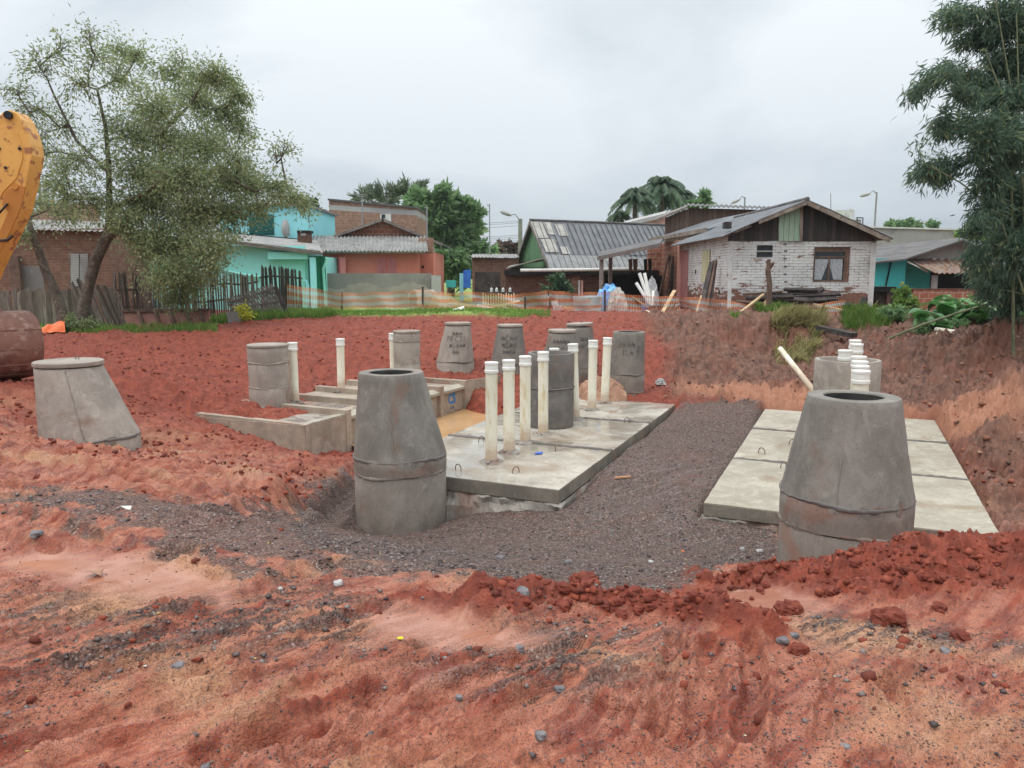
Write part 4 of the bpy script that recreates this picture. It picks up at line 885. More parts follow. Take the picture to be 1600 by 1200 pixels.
M_FRAME = sm('weathered wood trim', (.20, .15, .12), (.32, .27, .22), 4, (.1, .07, .05), 9, rough=.85, stretch=(1, 1, 1))
M_GREYW = sm('silvered wood', (.16, .135, .12), (.26, .225, .20), 3, (.08, .06, .05), 9, rough=.9, bump=.4)
def paling():
    k = NT('silvered paling'); r = k.n('ShaderNodeObjectInfo').outputs['Random']; v = k.coords('Object', (9, 9, .8))
    c = k.mix(r, (.10, .082, .07), (.30, .26, .225)); c = k.mix(k.ramp(k.noise(v, 2.5, 6, .7), .4, .65, 0, .7), c, (.07, .052, .042)); k.bump(k.noise(v, 6, 4), .4, .006); return k.setc(c, .9, .2)
M_PAL = paling()
M_DKW = sm('dark wet timber', (.03, .025, .024), (.08, .062, .055), 3, (.13, .11, .10), 9, rough=.75, bump=.4)
M_LTW = sm('raw pine', (.50, .34, .18), (.60, .43, .25), 3, rough=.7)
M_BRNW = sm('brown timber', (.115, .068, .05), (.19, .12, .09), 3, (.07, .05, .042), 8, rough=.8)
M_GLASS = sm('dark glass', (.02, .024, .028), (.045, .05, .055), 1.5, rough=.12, bump=0, spec=.6)
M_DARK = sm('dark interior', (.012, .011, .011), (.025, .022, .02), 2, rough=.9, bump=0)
M_CURT = sm('lace curtain', (.30, .31, .33), (.50, .51, .53), 9, rough=.9, stretch=(4, 4, 1))
def X_(px, Y): return at(px, 430, Y).x
def Z_(py, Y, px=800): return at(px, py, Y).z
def rect(m, px0, py0, px1, py1, Y, th):
    """board with its front at distance Y covering these marks of the survey, th thick to the back"""
    z1, z0 = Z_(py0, Y), Z_(py1, Y); x0, x1 = at(px0, (py0 + py1) / 2, Y).x, at(px1, (py0 + py1) / 2, Y).x
    return m.box(min(x0, x1), max(x0, x1), Y, Y + th, min(z0, z1), max(z0, z1))
def R1(name, mat, par, px0, py0, px1, py1, Y, th=.05): m = MB(); rect(m, px0, py0, px1, py1, Y, th); return m.build(name, mat, par)
def sheet(name, mat, par, e0, e1, r0, r1, pitch=.18, amp=.02, th=.012, nv=6, wav=True):
    """corrugated roof: eave e0-e1, ridge r0-r1, waves running up the slope"""
    e0, e1, r0, r1 = map(Vector, (e0, e1, r0, r1)); L = (e1 - e0).length; n = max(2, int(L / pitch * 6)); nrm = (e1 - e0).cross(r0 - e0).normalized()
    if nrm.z < 0: nrm = -nrm
    vs = []
    for lay in (0, 1):
        for j in range(nv + 1):
            t = j / nv; a, b = e0.lerp(r0, t), e1.lerp(r1, t)
            for i in range(n + 1):
                s = i / n; vs.append(a.lerp(b, s) + nrm * ((amp * math.sin(2 * math.pi * s * L / pitch) if wav else amp * .3 * ((int(s * L / pitch) + j) % 2)) - lay * th + (.012 if j % 2 else 0)))
    W1 = n + 1; off = W1 * (nv + 1); fs = []
    for j in range(nv):
        for i in range(n):
            q = (j * W1 + i, j * W1 + i + 1, (j + 1) * W1 + i + 1, (j + 1) * W1 + i); fs.append(q); fs.append(tuple(off + x for x in q[::-1]))
    for i in range(n):
        fs.append((i, off + i, off + i + 1, i + 1)); k_ = nv * W1; fs.append((k_ + i + 1, off + k_ + i + 1, off + k_ + i, k_ + i))
    for j in range(nv):
        fs.append((j * W1, (j + 1) * W1, off + (j + 1) * W1, off + j * W1)); a = j * W1 + n; b = a + W1; fs.append((a, off + a, off + b, b))
    m = MB(); m.add(vs, fs, True); return m.build(name, mat, par)
def house(name, label, cat, px, Y, group=None): return thing(name, label, cat, (X_(px, Y), Y, G(X_(px, Y), Y)), group)

# --- brick house far left
h = house('brick_house', 'brown brick house at far left with a grey shuttered window, behind the leaning paling fence', 'house', 90, 26.5); Y = 26.5
R1('front_wall', M_BRK, h, -160, 357, 172, 500, Y, .2)
m = MB(); x = X_(172, Y); m.box(x - .2, x - .002, Y + .2, Y + 7, Z_(505, Y), Z_(357, Y)); m.build('side_wall', M_BRK, h)
R1('upper_wall', M_BRK3, h, 62, 318, 152, 356, Y + 3, .2)
R1('upper_wall', M_BRK3, h, -160, 330, 61, 356, Y + 3.3, .2)
sheet('roof', M_FIB, h, at(-170, 352, Y - .3), at(182, 362, Y - .3), at(-170, 338, Y + 3), at(160, 346, Y + 3))
sh = MB(); 
for k_ in range(18): rect(sh, 111, 397 + k_ * 2.8, 123, 399.3 + k_ * 2.8, Y - .06, .03)
sh.build('shutter', M_RND2, h); sh = MB()
for k_ in range(18): rect(sh, 125, 397 + k_ * 2.8, 137, 399.3 + k_ * 2.8, Y - .06, .03)
sh.build('shutter', M_RND2, h)
R1('window_recess', M_GREYW, h, 109, 395, 139, 449, Y - .028, .025); R1('post', M_BRNW, h, 18, 400, 33, 505, Y - .3, .15); R1('patch', M_RND, h, 34, 415, 68, 460, Y - .02, .018)

# --- low turquoise house
h = house('turquoise_house', 'low turquoise house with a pale roof edge and green doorway, behind the picket fence', 'house', 330, 29.5); Y = 29.5
R1('front_wall', M_TURQ, h, 173, 384, 477, 500, Y, .2)
m = MB(); m.box(X_(477, Y) - .2, X_(477, Y) - .002, Y + .2, Y + 6, .0, Z_(398, Y)); m.build('side_wall', M_TURQ, h)
m = MB(); m.prism([at(166, 372, Y - .4), at(350, 380, Y - .4), at(505, 399, Y - .4), at(500, 392, Y - .4), at(350, 374, Y - .4), at(166, 366, Y - .4)], (0, .06, 0)); m.build('fascia', M_GREYW, h)
m = MB(); m.prism([at(166, 368, Y - .41), at(350, 376, Y - .41), at(505, 396, Y - .41), at(495, 377, Y + 6), at(345, 363, Y + 6), at(170, 360, Y + 6)], (0, 0, .04)); m.build('roof', M_FIB, h)
R1('beam', M_TURQ, h, 418, 394, 480, 405, Y - .25, .2)
R1('door', M_GRN, h, 477, 400, 509, 489, Y + .5, .08); R1('pillar', M_CYAN, h, 485, 402, 493, 484, Y - .3, .2)
m = MB(); m.tube([at(344, 421, Y - .1), at(380, 429, Y - .1), at(408, 433, Y - .1)], .05, 8); m.build('drain_pipe', M_TURQ, h)
m = MB(); m.tube([at(476, 439, Y - .12), at(479, 440, Y - .12), at(481, 446, Y - .12), at(480, 480, Y - .12)], .06, 8); m.build('drain_pipe', M_CYAN, h)
m = MB(); m.tube([at(511, 404, Y + .4), at(505, 420, Y + .4), at(509, 478, Y + .4)], .05, 8); m.build('drain_pipe', M_TURQ, h)
# --- two storey light blue house behind
h = house('two_storey_house', 'light blue upper storey with a dark green louvred window, rising behind the low turquoise house', 'house', 415, 36.5); Y = 36.5
R1('front_wall', M_CYAN, h, 347, 322, 481, 440, Y, .2); m = MB(); m.box(X_(481, Y) - .2, X_(481, Y) - .002, Y + .2, Y + 6, .2, Z_(322, Y)); m.build('side_wall', M_CYAN, h)
m = MB(); m.box(X_(343, Y), X_(485, Y), Y - .2, Y + 6.2, Z_(322, Y) + .001, Z_(318, Y)); m.build('roof', M_RND, h)
w_ = R1('window', M_GRNL, h, 389, 335, 428, 367, Y - .03, .03)
m = MB(); [rect(m, 391, 337 + k_ * 3.2, 426, 338.6 + k_ * 3.2, Y - .07, .035) for k_ in range(9)]; m.build('louvre', M_GRNL, w_)
dsh = MB(); c_ = at(445, 357, Y - .5); n = 20
vs = [c_ + Vector((.30 * r * math.cos(a) * .55, .12 * r * r + .2 * r * math.cos(a) * .5, .42 * r * math.sin(a))) for r in (0.01, .35, .7, 1) for a in [6.2832 * i / n for i in range(n)]]
dsh.add(vs, [(k_ * n + i, k_ * n + (i + 1) % n, (k_ + 1) * n + (i + 1) % n, (k_ + 1) * n + i) for k_ in range(3) for i in range(n)], True); dsh.tube([c_ + Vector((.05, .1, 0)), c_ + Vector((.1, .5, -.3))], .02, 6)
setp(dsh.build('satellite_dish', M_RND2), 'grey satellite dish fixed to the light blue upper wall', 'satellite dish')
# barbecue chimney
h = house('chimney', 'small brick chimney with a light opening between the light blue house and the corrugated roof', 'chimney', 474, 33); Y = 33
R1('stack', M_BRK4, h, 465, 364, 483, 391, Y, .5); R1('cap', M_DARK, h, 464, 360, 484, 363.8, Y - .05, .6); R1('opening', M_RND2, h, 470, 364.5, 478, 368, Y - .02, .018)
# --- salmon house
h = house('salmon_house', 'salmon pink house with a corrugated porch roof and pink shutters, behind the grey wall', 'house', 585, 35); Y = 35
R1('front_wall', M_SALM, h, 505, 392, 655, 470, Y, .2)
sheet('porch_roof', M_FIB, h, at(484, 392, Y - .6), at(669, 392.5, Y - .6), at(484, 368, Y + 2.8), at(666, 368, Y + 2.8), pitch=.17, amp=.035)
R1('porch_beam', M_WHT, h, 506, 391.5, 664, 395.5, Y - .35, .12)
R1('right_wall', M_SALM, h, 654, 396, 677.5, 470, Y + 1.4, .2); R1('right_wall', M_BRK3, h, 654, 372, 677, 395.8, Y + 1.4, .2)
m = MB(); m.box(X_(677.5, Y + 1.4) - .2, X_(677.5, Y + 1.4) - .002, Y + 1.6, Y + 7, 0, Z_(392, Y)); m.build('side_wall', M_SALM, h)
m = MB(); YY = Y + 2.9; m.prism([at(520, 372, YY), at(675, 372, YY), at(598, 343, YY)], (0, .2, 0)); m.build('gable', M_BRK2, h)
for a_, b_ in (((521, 368), (599, 341)), ((597, 341), (692, 381))):
    p0, p1 = at(*a_, YY - .45), at(*b_, YY - .45); m = MB(); m.prism([p0, p1, p1 + Vector((0, 6, 0)), p0 + Vector((0, 6, 0))], (0, 0, -.07)); m.build('roof', M_FIBD, h)
    m = MB(); m.bar(p0 + Vector((0, -.012, -.05)), p1 + Vector((0, -.012, -.05)), .12, .02, (0, -1, 0)); m.build('bargeboard', M_GREYW, h)
for x0, x1 in ((589, 603), (606, 620)):
    s_ = R1('shutter', M_PINK, h, x0, 404, x1, 428, Y - .05, .045)
    m = MB(); [rect(m, x0 + 1.5, 406 + k_ * 2.6, x0 + 6.2, 407.4 + k_ * 2.6, Y - .075, .02) for k_ in range(8)]; [rect(m, x0 + 7.4, 406 + k_ * 2.6, x1 - 1.2, 407.4 + k_ * 2.6, Y - .075, .02) for k_ in range(8)]; m.build('louvre', M_PDOOR, s_)
w_ = R1('window', M_PINK, h, 507, 402, 530, 418, Y - .04, .035); 
for x0 in (509, 519): R1('pane', M_GLASS, w_, x0, 404, x0 + 8.5, 415, Y - .05, .008)
R1('open_shutter', M_PINK, h, 530.5, 402, 540, 427, Y - .3, .05); R1('doorway', M_DARK, h, 508, 419, 528, 440, Y - .02, .015)
R1('vent_hole', M_DARK, h, 659, 415, 662.5, 419, Y + 1.38, .015)
# --- tall brick block behind it
h = house('brick_building', 'tall bare brick block with a grey concrete band, standing behind the salmon house', 'building', 580, 45); Y = 45
m = MB(); m.prism([at(514, 328, Y), at(514, 440, Y), at(652, 440, Y), at(652, 337, Y)], (0, 5, 0)); m.build('wall', M_BRK3, h)
m = MB(); m.prism([at(514, 320, Y), at(514, 327.8, Y), at(652, 336.8, Y), at(652, 329, Y)], (0, 5, 0)); m.build('concrete_band', M_RND2, h)
m = MB(); m.prism([at(514, 313, Y), at(514, 319.8, Y), at(652, 328.8, Y), at(652, 326, Y)], (0, 5, 0)); m.build('parapet', M_BRK3, h)
m = MB(); m.prism([at(512, 310, Y - .1), at(512, 312.8, Y - .1), at(653, 325.8, Y - .1), at(653, 323, Y - .1)], (0, 5.3, 0)); m.build('coping', M_FIBD, h)
R1('window', M_WHT, h, 594, 334, 611, 348, Y - .04, .035); R1('pane', M_GLASS, h, 596, 335, 602, 341, Y - .05, .008)
# --- grey garden wall
gw = house('garden_wall', 'long plain grey rendered wall in front of the salmon house', 'wall', 600, 33); Y = 33
R1('wall_panel', M_RND, gw, 506, 427, 674, 490, Y, .15); R1('end_wall', M_RND2, gw, 674.3, 430, 689, 490, Y - .1, .15)
m = MB()
rr = random.Random(5); tp = [(508 + i * 6, 446 + 5 * math.sin(i * .5) + rr.uniform(-2, 2)) for i in range(28)]
m.prism([at(508, 488, Y - .03)] + [at(x, y, Y - .03) for x, y in tp] + [at(670, 488, Y - .03)], (0, .028, 0)); m.build('mortar_smear', sm('bare mortar', (.30, .265, .235), (.37, .33, .29), 2, rough=.9), gw)
# --- small brick shed with blue tarpaulin
h = house('brick_shed', 'low brown brick shed with a pale roof edge left of the street lamp', 'shed', 775, 40); Y = 40
R1('wall', M_BRK, h, 738, 403, 810, 470, Y, .2); sheet('roof', M_FIB, h, at(736, 402, Y - .3), at(812, 402, Y - .3), at(738, 397, Y + 4), at(808, 397, Y + 4)); R1('boards', M_DKW, h, 742, 425, 782, 462, Y - 1.2, .06)
m = MB(); m.box(X_(738, Y), X_(738, Y) + .2, Y + .2, Y + 5, 0, Z_(404, Y)); m.build('side_wall', M_BRK4, h)
tp = MB(); tp.prism([at(724, 422, 38.5), at(736, 421, 38.5), at(735, 450, 38.5), at(724, 450, 38.5)], (0, .03, 0)); setp(tp.build('blue_tarpaulin', sm('blue plastic', (.03, .13, .55), (.05, .2, .62), 6, rough=.4)), 'bright blue plastic sheet hung beside the brick shed', 'tarpaulin')
tp = MB(); tp.box(X_(718, 38.6), X_(724, 38.6), 38.6, 38.7, .3, Z_(427, 38.6)); setp(tp.build('blue_board', M_CYAN), 'narrow light blue board left of the blue plastic sheet', 'board')
tp = thing('water_box', 'small turquoise plastic box on legs under the leafy trees', 'water tank', tuple(at(703, 455, 37)))
m = MB(); rect(m, 697, 438, 711, 449, 37, .6); m.build('box', M_TEAL, tp); m = MB(); [rect(m, x0, 449, x0 + 1.2, 468, 37.1, .05) for x0 in (698, 709)]; m.build('legs', M_GREYW, tp)
# --- long house with patched sheet roof
h = house('metal_roof_house', 'long house with a big patched sheet metal roof and green plank gable', 'house', 920, 40)
rL, rR = at(828, 345, 41), at(1045, 353, 46); eL, eR = at(858, 421, 38), at(1085, 424, 43)
bL = rL + (rL - eL); bL.z = eL.z; bR = rR + (rR - eR); bR.z = eR.z
sheet('roof_front', M_TIN, h, eL, eR, rL, rR, pitch=.9, amp=.035, nv=5, wav=False); sheet('roof_back', M_TIN, h, bL, bR, rL, rR, pitch=.9, amp=.03, wav=False)
def onroof(s0, s1, t0, t1, mat, dz=.03):
    P = [eL.lerp(eR, s).lerp(rL.lerp(rR, s), t) for s, t in ((s0, t0), (s1, t0), (s1, t1), (s0, t1))]; n_ = (P[1] - P[0]).cross(P[3] - P[0]).normalized(); n_ = n_ if n_.z > 0 else -n_
    m = MB(); m.prism([p + n_ * dz for p in P], n_ * .012); m.build('roof_patch', mat, h)
for a_ in ((.0, .07, .62, .97), (.08, .13, .0 + .7, .97), (.15, .21, .68, .93), (.02, .10, .33, .60), (.12, .17, .30, .45), (.0, .5, .0, .27), (.5, .97, .0, .25)): onroof(*a_, M_TIN2 if a_[1] - a_[0] < .3 else sm('lighter sheets', (.20, .20, .20), (.27, .27, .265), 2, (.15, .14, .13), 5, rough=.5), .035 if a_[1] - a_[0] < .3 else .05)
for k_ in range(26):                                     # seams between the sheets
    s = k_ / 26; m = MB(); m.bar(eL.lerp(eR, s) + Vector((0, 0, .075)), rL.lerp(rR, s + .012) + Vector((0, 0, .045)), .045, .03); m.build('roof_seam', M_FIBD, h)
m = MB(); m.tube([rL + Vector((0, 0, .05)), rR + Vector((0, 0, .05))], .07, 8); m.build('ridge_cap', M_FIBD, h)
un = Vector((0, 0, -.12)); ins = (eR - eL).normalized() * .25
m = MB(); m.prism([eL + un + ins, rL + un + ins, bL + un + ins], ins * .4); m.build('gable', M_WOODG, h)
for a_, b_ in ((eL, rL), (rL, bL)): m = MB(); m.bar(a_ + Vector((0, 0, -.06)), b_ + Vector((0, 0, -.06)), .05, .16); m.build('bargeboard', M_GREYW, h)
m = MB(); dn = Vector((0, 0, -2.2)); a_, b_ = eL.lerp(bL, .08) + ins + un, eR.lerp(bR, .08) - ins + un; m.prism([a_, b_, b_ + dn, a_ + dn], (0, .15, 0)); m.build('front_wall', M_DARK, h)
a_, b_ = eL.lerp(bL, .12) + ins + un, eL.lerp(bL, .92) + ins + un; m = MB(); m.prism([a_, b_, b_ + dn, a_ + dn], ins * .4); m.build('side_wall', M_DKW, h)
m = MB(); P = [at(791, 418, 37.2), at(846, 403, 38.4), at(857, 405, 39.4), at(800, 414, 40)]; m.prism(P, (0, 0, -.06)); m.build('lean_to_roof', M_TIN2, h)
R1('lean_to_wall', M_DKW, h, 797, 418, 858, 470, 38.5, .1)
# --- dark low outbuilding with gutter in front of it
h = house('outbuilding', 'dark low brick outbuilding with a white gutter under the big metal roof', 'shed', 900, 34); Y = 34
R1('wall', M_BRK4, h, 790, 430, 945, 486, Y, .2); R1('roof_edge', M_DARK, h, 788, 422, 1030, 430, Y - .3, 1.5); m = MB(); m.tube([at(813, 422.5, Y - .45), at(1000, 420.5, Y - .45)], .07, 8); m.build('gutter', M_WHT, h)
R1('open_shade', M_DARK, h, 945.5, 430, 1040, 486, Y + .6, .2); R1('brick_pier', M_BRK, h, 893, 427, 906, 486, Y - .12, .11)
for x0 in (903.5, 908): R1('pale_board', M_WHT if x0 < 905 else M_PNK2, h, x0, 438, x0 + 3, 462, Y - .2, .05)
# --- canopy beside the annex
h = house('canopy', 'rickety wooden canopy on crooked posts, left of the white brick house', 'canopy', 985, 30)
m = MB(); m.prism([at(933, 402, 28.5), at(1032, 380, 28.5), at(1036, 372, 33), at(940, 392, 33)], (0, 0, -.09)); m.build('roof', M_FIBD, h)
m = MB(); m.bar(at(933, 404, 28.4), at(1032, 383, 28.4), .06, .14); m.build('beam', M_GREYW, h)
for x0, y0, YY in ((940, 405, 28.6), (954, 400, 31)): m = MB(); a_ = at(x0, y0, YY); m.bar(a_, (a_.x, a_.y, G(a_.x, a_.y) - .1), .14, .14); m.build('post', M_GREYW, h)
m = MB(); m.tube([at(962, 396, 31), at(1000, 400, 31), at(1030, 395, 31)], .012, 5); m.build('clothes_line', M_DKW, h)
for i, (x0, w_, y1, lb) in enumerate(((982, 6, 424, 'faded brown shirt hanging from the canopy line'), (989, 7, 423, 'brown cloth hanging next to the faded shirt'), (1006, 5, 432, 'black garment hanging at the right of the canopy line'), (1013, 5, 430, 'second black garment on the canopy line, beside the annex'))):
    m = MB(); m.prism([at(x0, 405, 30.9), at(x0 + w_, 404, 30.9), at(x0 + w_ + .5, 416, 30.9), at(x0 + w_ - 1, y1, 30.9), at(x0 + 1, y1 - 1, 30.9)], (0, .04, 0)); setp(m.build('garment', M_BRNW if i < 2 else M_DARK), lb, 'laundry', 'laundry under the canopy')

# --- white brick house
h = house('white_brick_house', 'white washed brick cottage with a dark plank gable, curtained window and pink side door', 'house', 1250, 24); Y = 24
xl, xr = X_(1138, Y), X_(1366, Y); zt = Z_(377, Y); zb = .1
wx0, wx1 = X_(1270, Y), X_(1327, Y); wz1, wz0 = Z_(386, Y), Z_(441, Y); vx0, vx1 = X_(1180, Y), X_(1206, Y); vz1, vz0 = Z_(383, Y), Z_(402, Y)
m = MB()                                                  # front wall built round its openings
m.box(xl, vx0, Y, Y + .2, zb, zt); m.box(vx0, vx1, Y, Y + .2, vz1, zt); m.box(vx0, vx1, Y, Y + .2, zb, vz0); m.box(vx1, wx0, Y, Y + .2, zb, zt); m.box(wx0, wx1, Y, Y + .2, wz1, zt); m.box(wx0, wx1, Y, Y + .2, zb, wz0); m.box(wx1, xr, Y, Y + .2, zb, zt)
m.build('front_wall', M_WHB, h)
dz1, dz0 = 2.78, .35; DY0, DY1 = 29.5, 31.0; SY0, SY1 = 26.25, 27.45
m = MB(); m.box(xl + .002, xl + .2, Y + .201, SY0, zb, zt + .3); m.box(xl + .002, xl + .2, SY1, DY0, zb, zt + .3); m.box(xl + .002, xl + .2, SY0, SY1, zb, 1.35); m.box(xl + .002, xl + .2, SY0, SY1, 2.45, zt + .3); m.box(xl + .002, xl + .2, DY0, DY1, 2.55, zt + .3)
m.build('side_wall', M_WHB, h)
m = MB(); m.box(xl - .01, xl + .22, DY1 + .001, DY1 + .45, zb, zt + .2); m.build('pink_pilaster', M_PNK2, h)
d_ = MB(); d_.box(xl + .05, xl + .1, DY0, DY1, dz0, 2.55); d_ = d_.build('door', M_PDOOR, h); m = MB(); m.box(xl + .02, xl + .05, DY0 + .12, DY0 + .2, 1.4, 1.5); m.build('door_handle', M_DKST, d_)
m = MB(); m.box(xl + .06, xl + .1, SY0 + .55, SY1, 1.35, 2.45); m.build('window_opening', M_RND2, h)
m = MB(); zz = 1.37
while zz < 2.42: m.box(xl - .05, xl - .03, SY0 + .03, SY0 + .46, zz, zz + .028); m.box(xl - .05, xl - .03, SY0 + .50, SY0 + .92, zz, zz + .028); zz += .045
for yy in (SY0, SY0 + .47, SY0 + .93): m.box(xl - .055, xl - .025, yy, yy + .03, 1.35, 2.45)
m.build('shutter', sm('cream shutter paint', (.66, .62, .36), (.72, .68, .44), 3, rough=.6), h)
m = MB(); m.box(xr - .2, xr - .002, Y + .201, Y + 7.2, zb, zt); m.build('right_wall', M_WHB, h)
m = MB(); rect(m, 1358, 379, 1366.5, 492, Y - .012, .011); m.build('corner_strip', M_WHT, h); m = MB(); rect(m, 1138, 372, 1144, 492, Y - .012, .011); m.build('corner_strip', M_WHT, h)
ap = at(1262, 314, Y - .02); gl, grr = at(1139, 369, Y - .02), at(1369, 376.5, Y - .02); zt2 = Z_(376.5, Y)
m = MB()
m.prism([(gl.x, Y - .03, zt2), (grr.x, Y - .03, zt2), (grr.x, Y - .03, zt2 + .05), (ap.x, Y - .03, ap.z - .08), (gl.x, Y - .03, gl.z)], (0, .1, 0)); m.build('gable', M_WOOD, h)
m = MB(); m.prism([at(1217, 377, Y - .06), at(1254, 377, Y - .06), at(1254.5, 321, Y - .06), at(1217, 338, Y - .06)], (0, .025, 0)); m.build('green_boards', M_WOODP, h)
m = MB(); m.prism([at(1250, 377, Y - .075), at(1254, 377, Y - .075), at(1255, 320, Y - .075), at(1250, 322, Y - .075)], (0, .014, 0)); m.build('batten', M_FRAME, h)
# roof planes, overhanging the gable
oy = .38; pk = at(1262, 312, Y - oy); le = at(1129, 369, Y - oy); re_ = at(1397, 373, Y - oy); back = Vector((0, 7.6, 0))
sheet('roof_left', M_TIN, h, le, le + back, pk, pk + back, pitch=.18, amp=.02, nv=4); sheet('roof_right', M_FIBD, h, re_, re_ + back, pk, pk + back, pitch=.18, amp=.02, nv=4)
m = MB(); m.tube([pk + Vector((0, 0, .02)), pk + back + Vector((0, 0, .02))], .07, 8); m.build('ridge_cap', M_FIBD, h)
m = MB(); m.bar(at(1185, 347, Y - oy + .02), pk + Vector((0, .02, -.07)), .13, .025, (0, -1, 0)); m.build('bargeboard', M_FRAME, h)
m = MB(); m.bar(re_ + Vector((-.1, .02, -.06)), pk + Vector((0, .02, -.08)), .13, .025, (0, -1, 0)); m.build('bargeboard', M_FRAME, h)
m = MB(); q_ = at(1140, 352, Y - .1); m.box(q_.x - .08, q_.x + .12, q_.y + .2, q_.y + .5, q_.z - .08, q_.z + .12); m.build('roof_stone', M_DKW, h)
win = MB(); fx = .06
for a_ in ((wx0, wx0 + fx, wz0, wz1), (wx1 - .16, wx1 - .10, wz0, wz1), (wx0 + fx, wx1 - .16, wz1 - .15, wz1), (wx0 + fx, wx1 - .16, wz0, wz0 + fx), ((wx0 + wx1) / 2 - .08, (wx0 + wx1) / 2 - .03, wz0 + fx, wz1 - .33), (wx0 + fx, wx1 - .16, wz1 - .33, wz1 - .28)): win.box(a_[0], a_[1], Y + .05, Y + .12, a_[2], a_[3])
win = win.build('window', M_BRNW, h); m = MB(); m.box(wx0, wx1 - .1, Y + .09, Y + .1, wz0, wz1); m.build('pane', M_GLASS, win)
m = MB(); m.box(wx1 - .1, wx1, Y + .06, Y + .19, wz0, wz1); m.build('exposed_brick', M_BRK, h)
for c0, c1, flip in ((wx0 + .08, wx0 + .52, 1), (wx1 - .66, wx1 - .2, -1)):
    m = MB(); n = 14; P = []
    for j in range(2):
        for i in range(n + 1):
            s = i / n; xx = c0 + (c1 - c0) * s if j == 0 else (c0 + (c1 - c0) * s * .5 if flip > 0 else c1 - (c1 - c0) * (1 - s) * .55)
            P.append((xx, Y + .078 + .008 * math.sin(i * 2.2), wz1 - .36 if j == 0 else wz0 + .08))
    m.add(P, [(i, i + 1, n + 2 + i, n + 1 + i) for i in range(n)]); m.build('curtain', M_CURT, win)
v_ = MB(); v_.box(vx0, vx1, Y + .04, Y + .06, vz0, vz1); v_ = v_.build('vent_window', M_GLASS, h); m = MB(); m.box(vx0 + .01, vx1 - .01, Y + .0, Y + .03, (vz0 + vz1) / 2 - .02, (vz0 + vz1) / 2 + .02); m.box(vx0, vx0 + .02, Y + .0, Y + .039, vz0, vz1); m.build('window_bar', M_RND2, v_)
for i, py in enumerate((380, 391, 403, 415, 427, 439, 451)):
    m = MB()
    for q in range(3): rect(m, 1224.5 + q * 1.7 + (i % 2), py, 1225.5 + q * 1.7 + (i % 2), py + 3, Y - .006, .005)
    m.build('air_brick', M_DARK, h)
m = MB(); m.box(xl - .012, xl - .002, 24.9, 25.02, 1.0, 1.12); m.box(xl - .012, xl - .002, 28.2, 28.35, 1.65, 1.8); m.build('wall_hole', M_DARK, h)
# annex behind, with its own sagging roof
h = house('brick_annex', 'bare brick annex with a dark open doorway behind the white house, under a sagging roof', 'house', 1045, 33); 
m = MB(); m.box(xl + .01, xl + .2, 31.46, 32.2, .1, 3.0); m.box(xl + .01, xl + .2, 33.3, 34.9, .1, 3.0); m.box(xl + .01, xl + .2, 32.2, 33.3, 2.4, 3.0); m.build('side_wall', M_BRK2, h)
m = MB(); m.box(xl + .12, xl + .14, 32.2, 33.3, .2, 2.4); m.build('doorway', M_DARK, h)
m = MB(); m.box(xl - .6, xl + 6, 34.9, 35.1, .1, 3.0); m.build('back_wall', M_BRK2, h)
m = MB(); m.prism([at(1018, 374, 34), at(1105, 358, 30), at(1240, 318, 33), at(1105, 345, 36)], (0, 0, -.08)); m.build('roof', M_TIN, h)
m = MB(); m.bar(at(1017, 375, 34), at(1104, 359.5, 30), .1, .16); m.build('eaves_board', M_FRAME, h)
for i, (a_, b_) in enumerate(((Vector((xl - .35, 32.1, .3)), Vector((xl - .12, 31.9, 2.4))), (Vector((xl - .5, 33.0, .3)), Vector((xl - .15, 32.4, 2.5))))): m = MB(); m.bar(a_, b_, .25, .04, (1, 0, 0)); setp(m.build('leaning_board', M_BRNW), ['brown board leaning beside the annex doorway', 'wider brown board leaning left of the annex doorway'][i], 'board')
# brown clapboard upper house and rose house behind
h = house('clapboard_house', 'brown clapboard upper storey with a corrugated roof behind the white house', 'house', 1120, 37); Y = 37
m = MB(); m.prism([at(1040, 340, Y), at(1040, 380, Y), at(1078, 380, Y - 0), at(1078, 325, Y)], (0, .15, 0)); m.build('side_wall', M_WOODB, h)
m = MB(); m.prism([at(1078.3, 325, Y), at(1078.3, 380, Y), at(1200, 380, Y), at(1200, 328, Y)], (0, .15, 0)); m.build('front_wall', M_WOODB, h)
sheet('roof', M_FIBD, h, at(1074, 321.5, Y - .4), at(1206, 326, Y - .4), at(1074, 318, Y + 4), at(1206, 323, Y + 4), pitch=.22, amp=.035); m = MB(); m.prism([at(1026, 342, Y - .4), at(1074, 322, Y - .4), at(1076, 319, Y + 4), at(1035, 335, Y + 4)], (0, 0, -.1)); m.build('lean_roof', M_GREYW, h)
h = house('rose_house', 'rose pink house with a grey eave peeking over the metal roof', 'house', 1010, 50); Y = 50
m = MB(); m.prism([at(975, 352, Y), at(975, 400, Y), at(1042, 400, Y), at(1042, 335, Y)], (0, 5, 0)); m.build('wall', M_PNK2, h)
m = MB(); m.prism([at(966, 351, Y - .5), at(1040, 333, Y - .5), at(1042, 329, Y + 5), at(978, 345, Y + 5)], (0, 0, -.25)); m.build('roof', M_RND2, h)
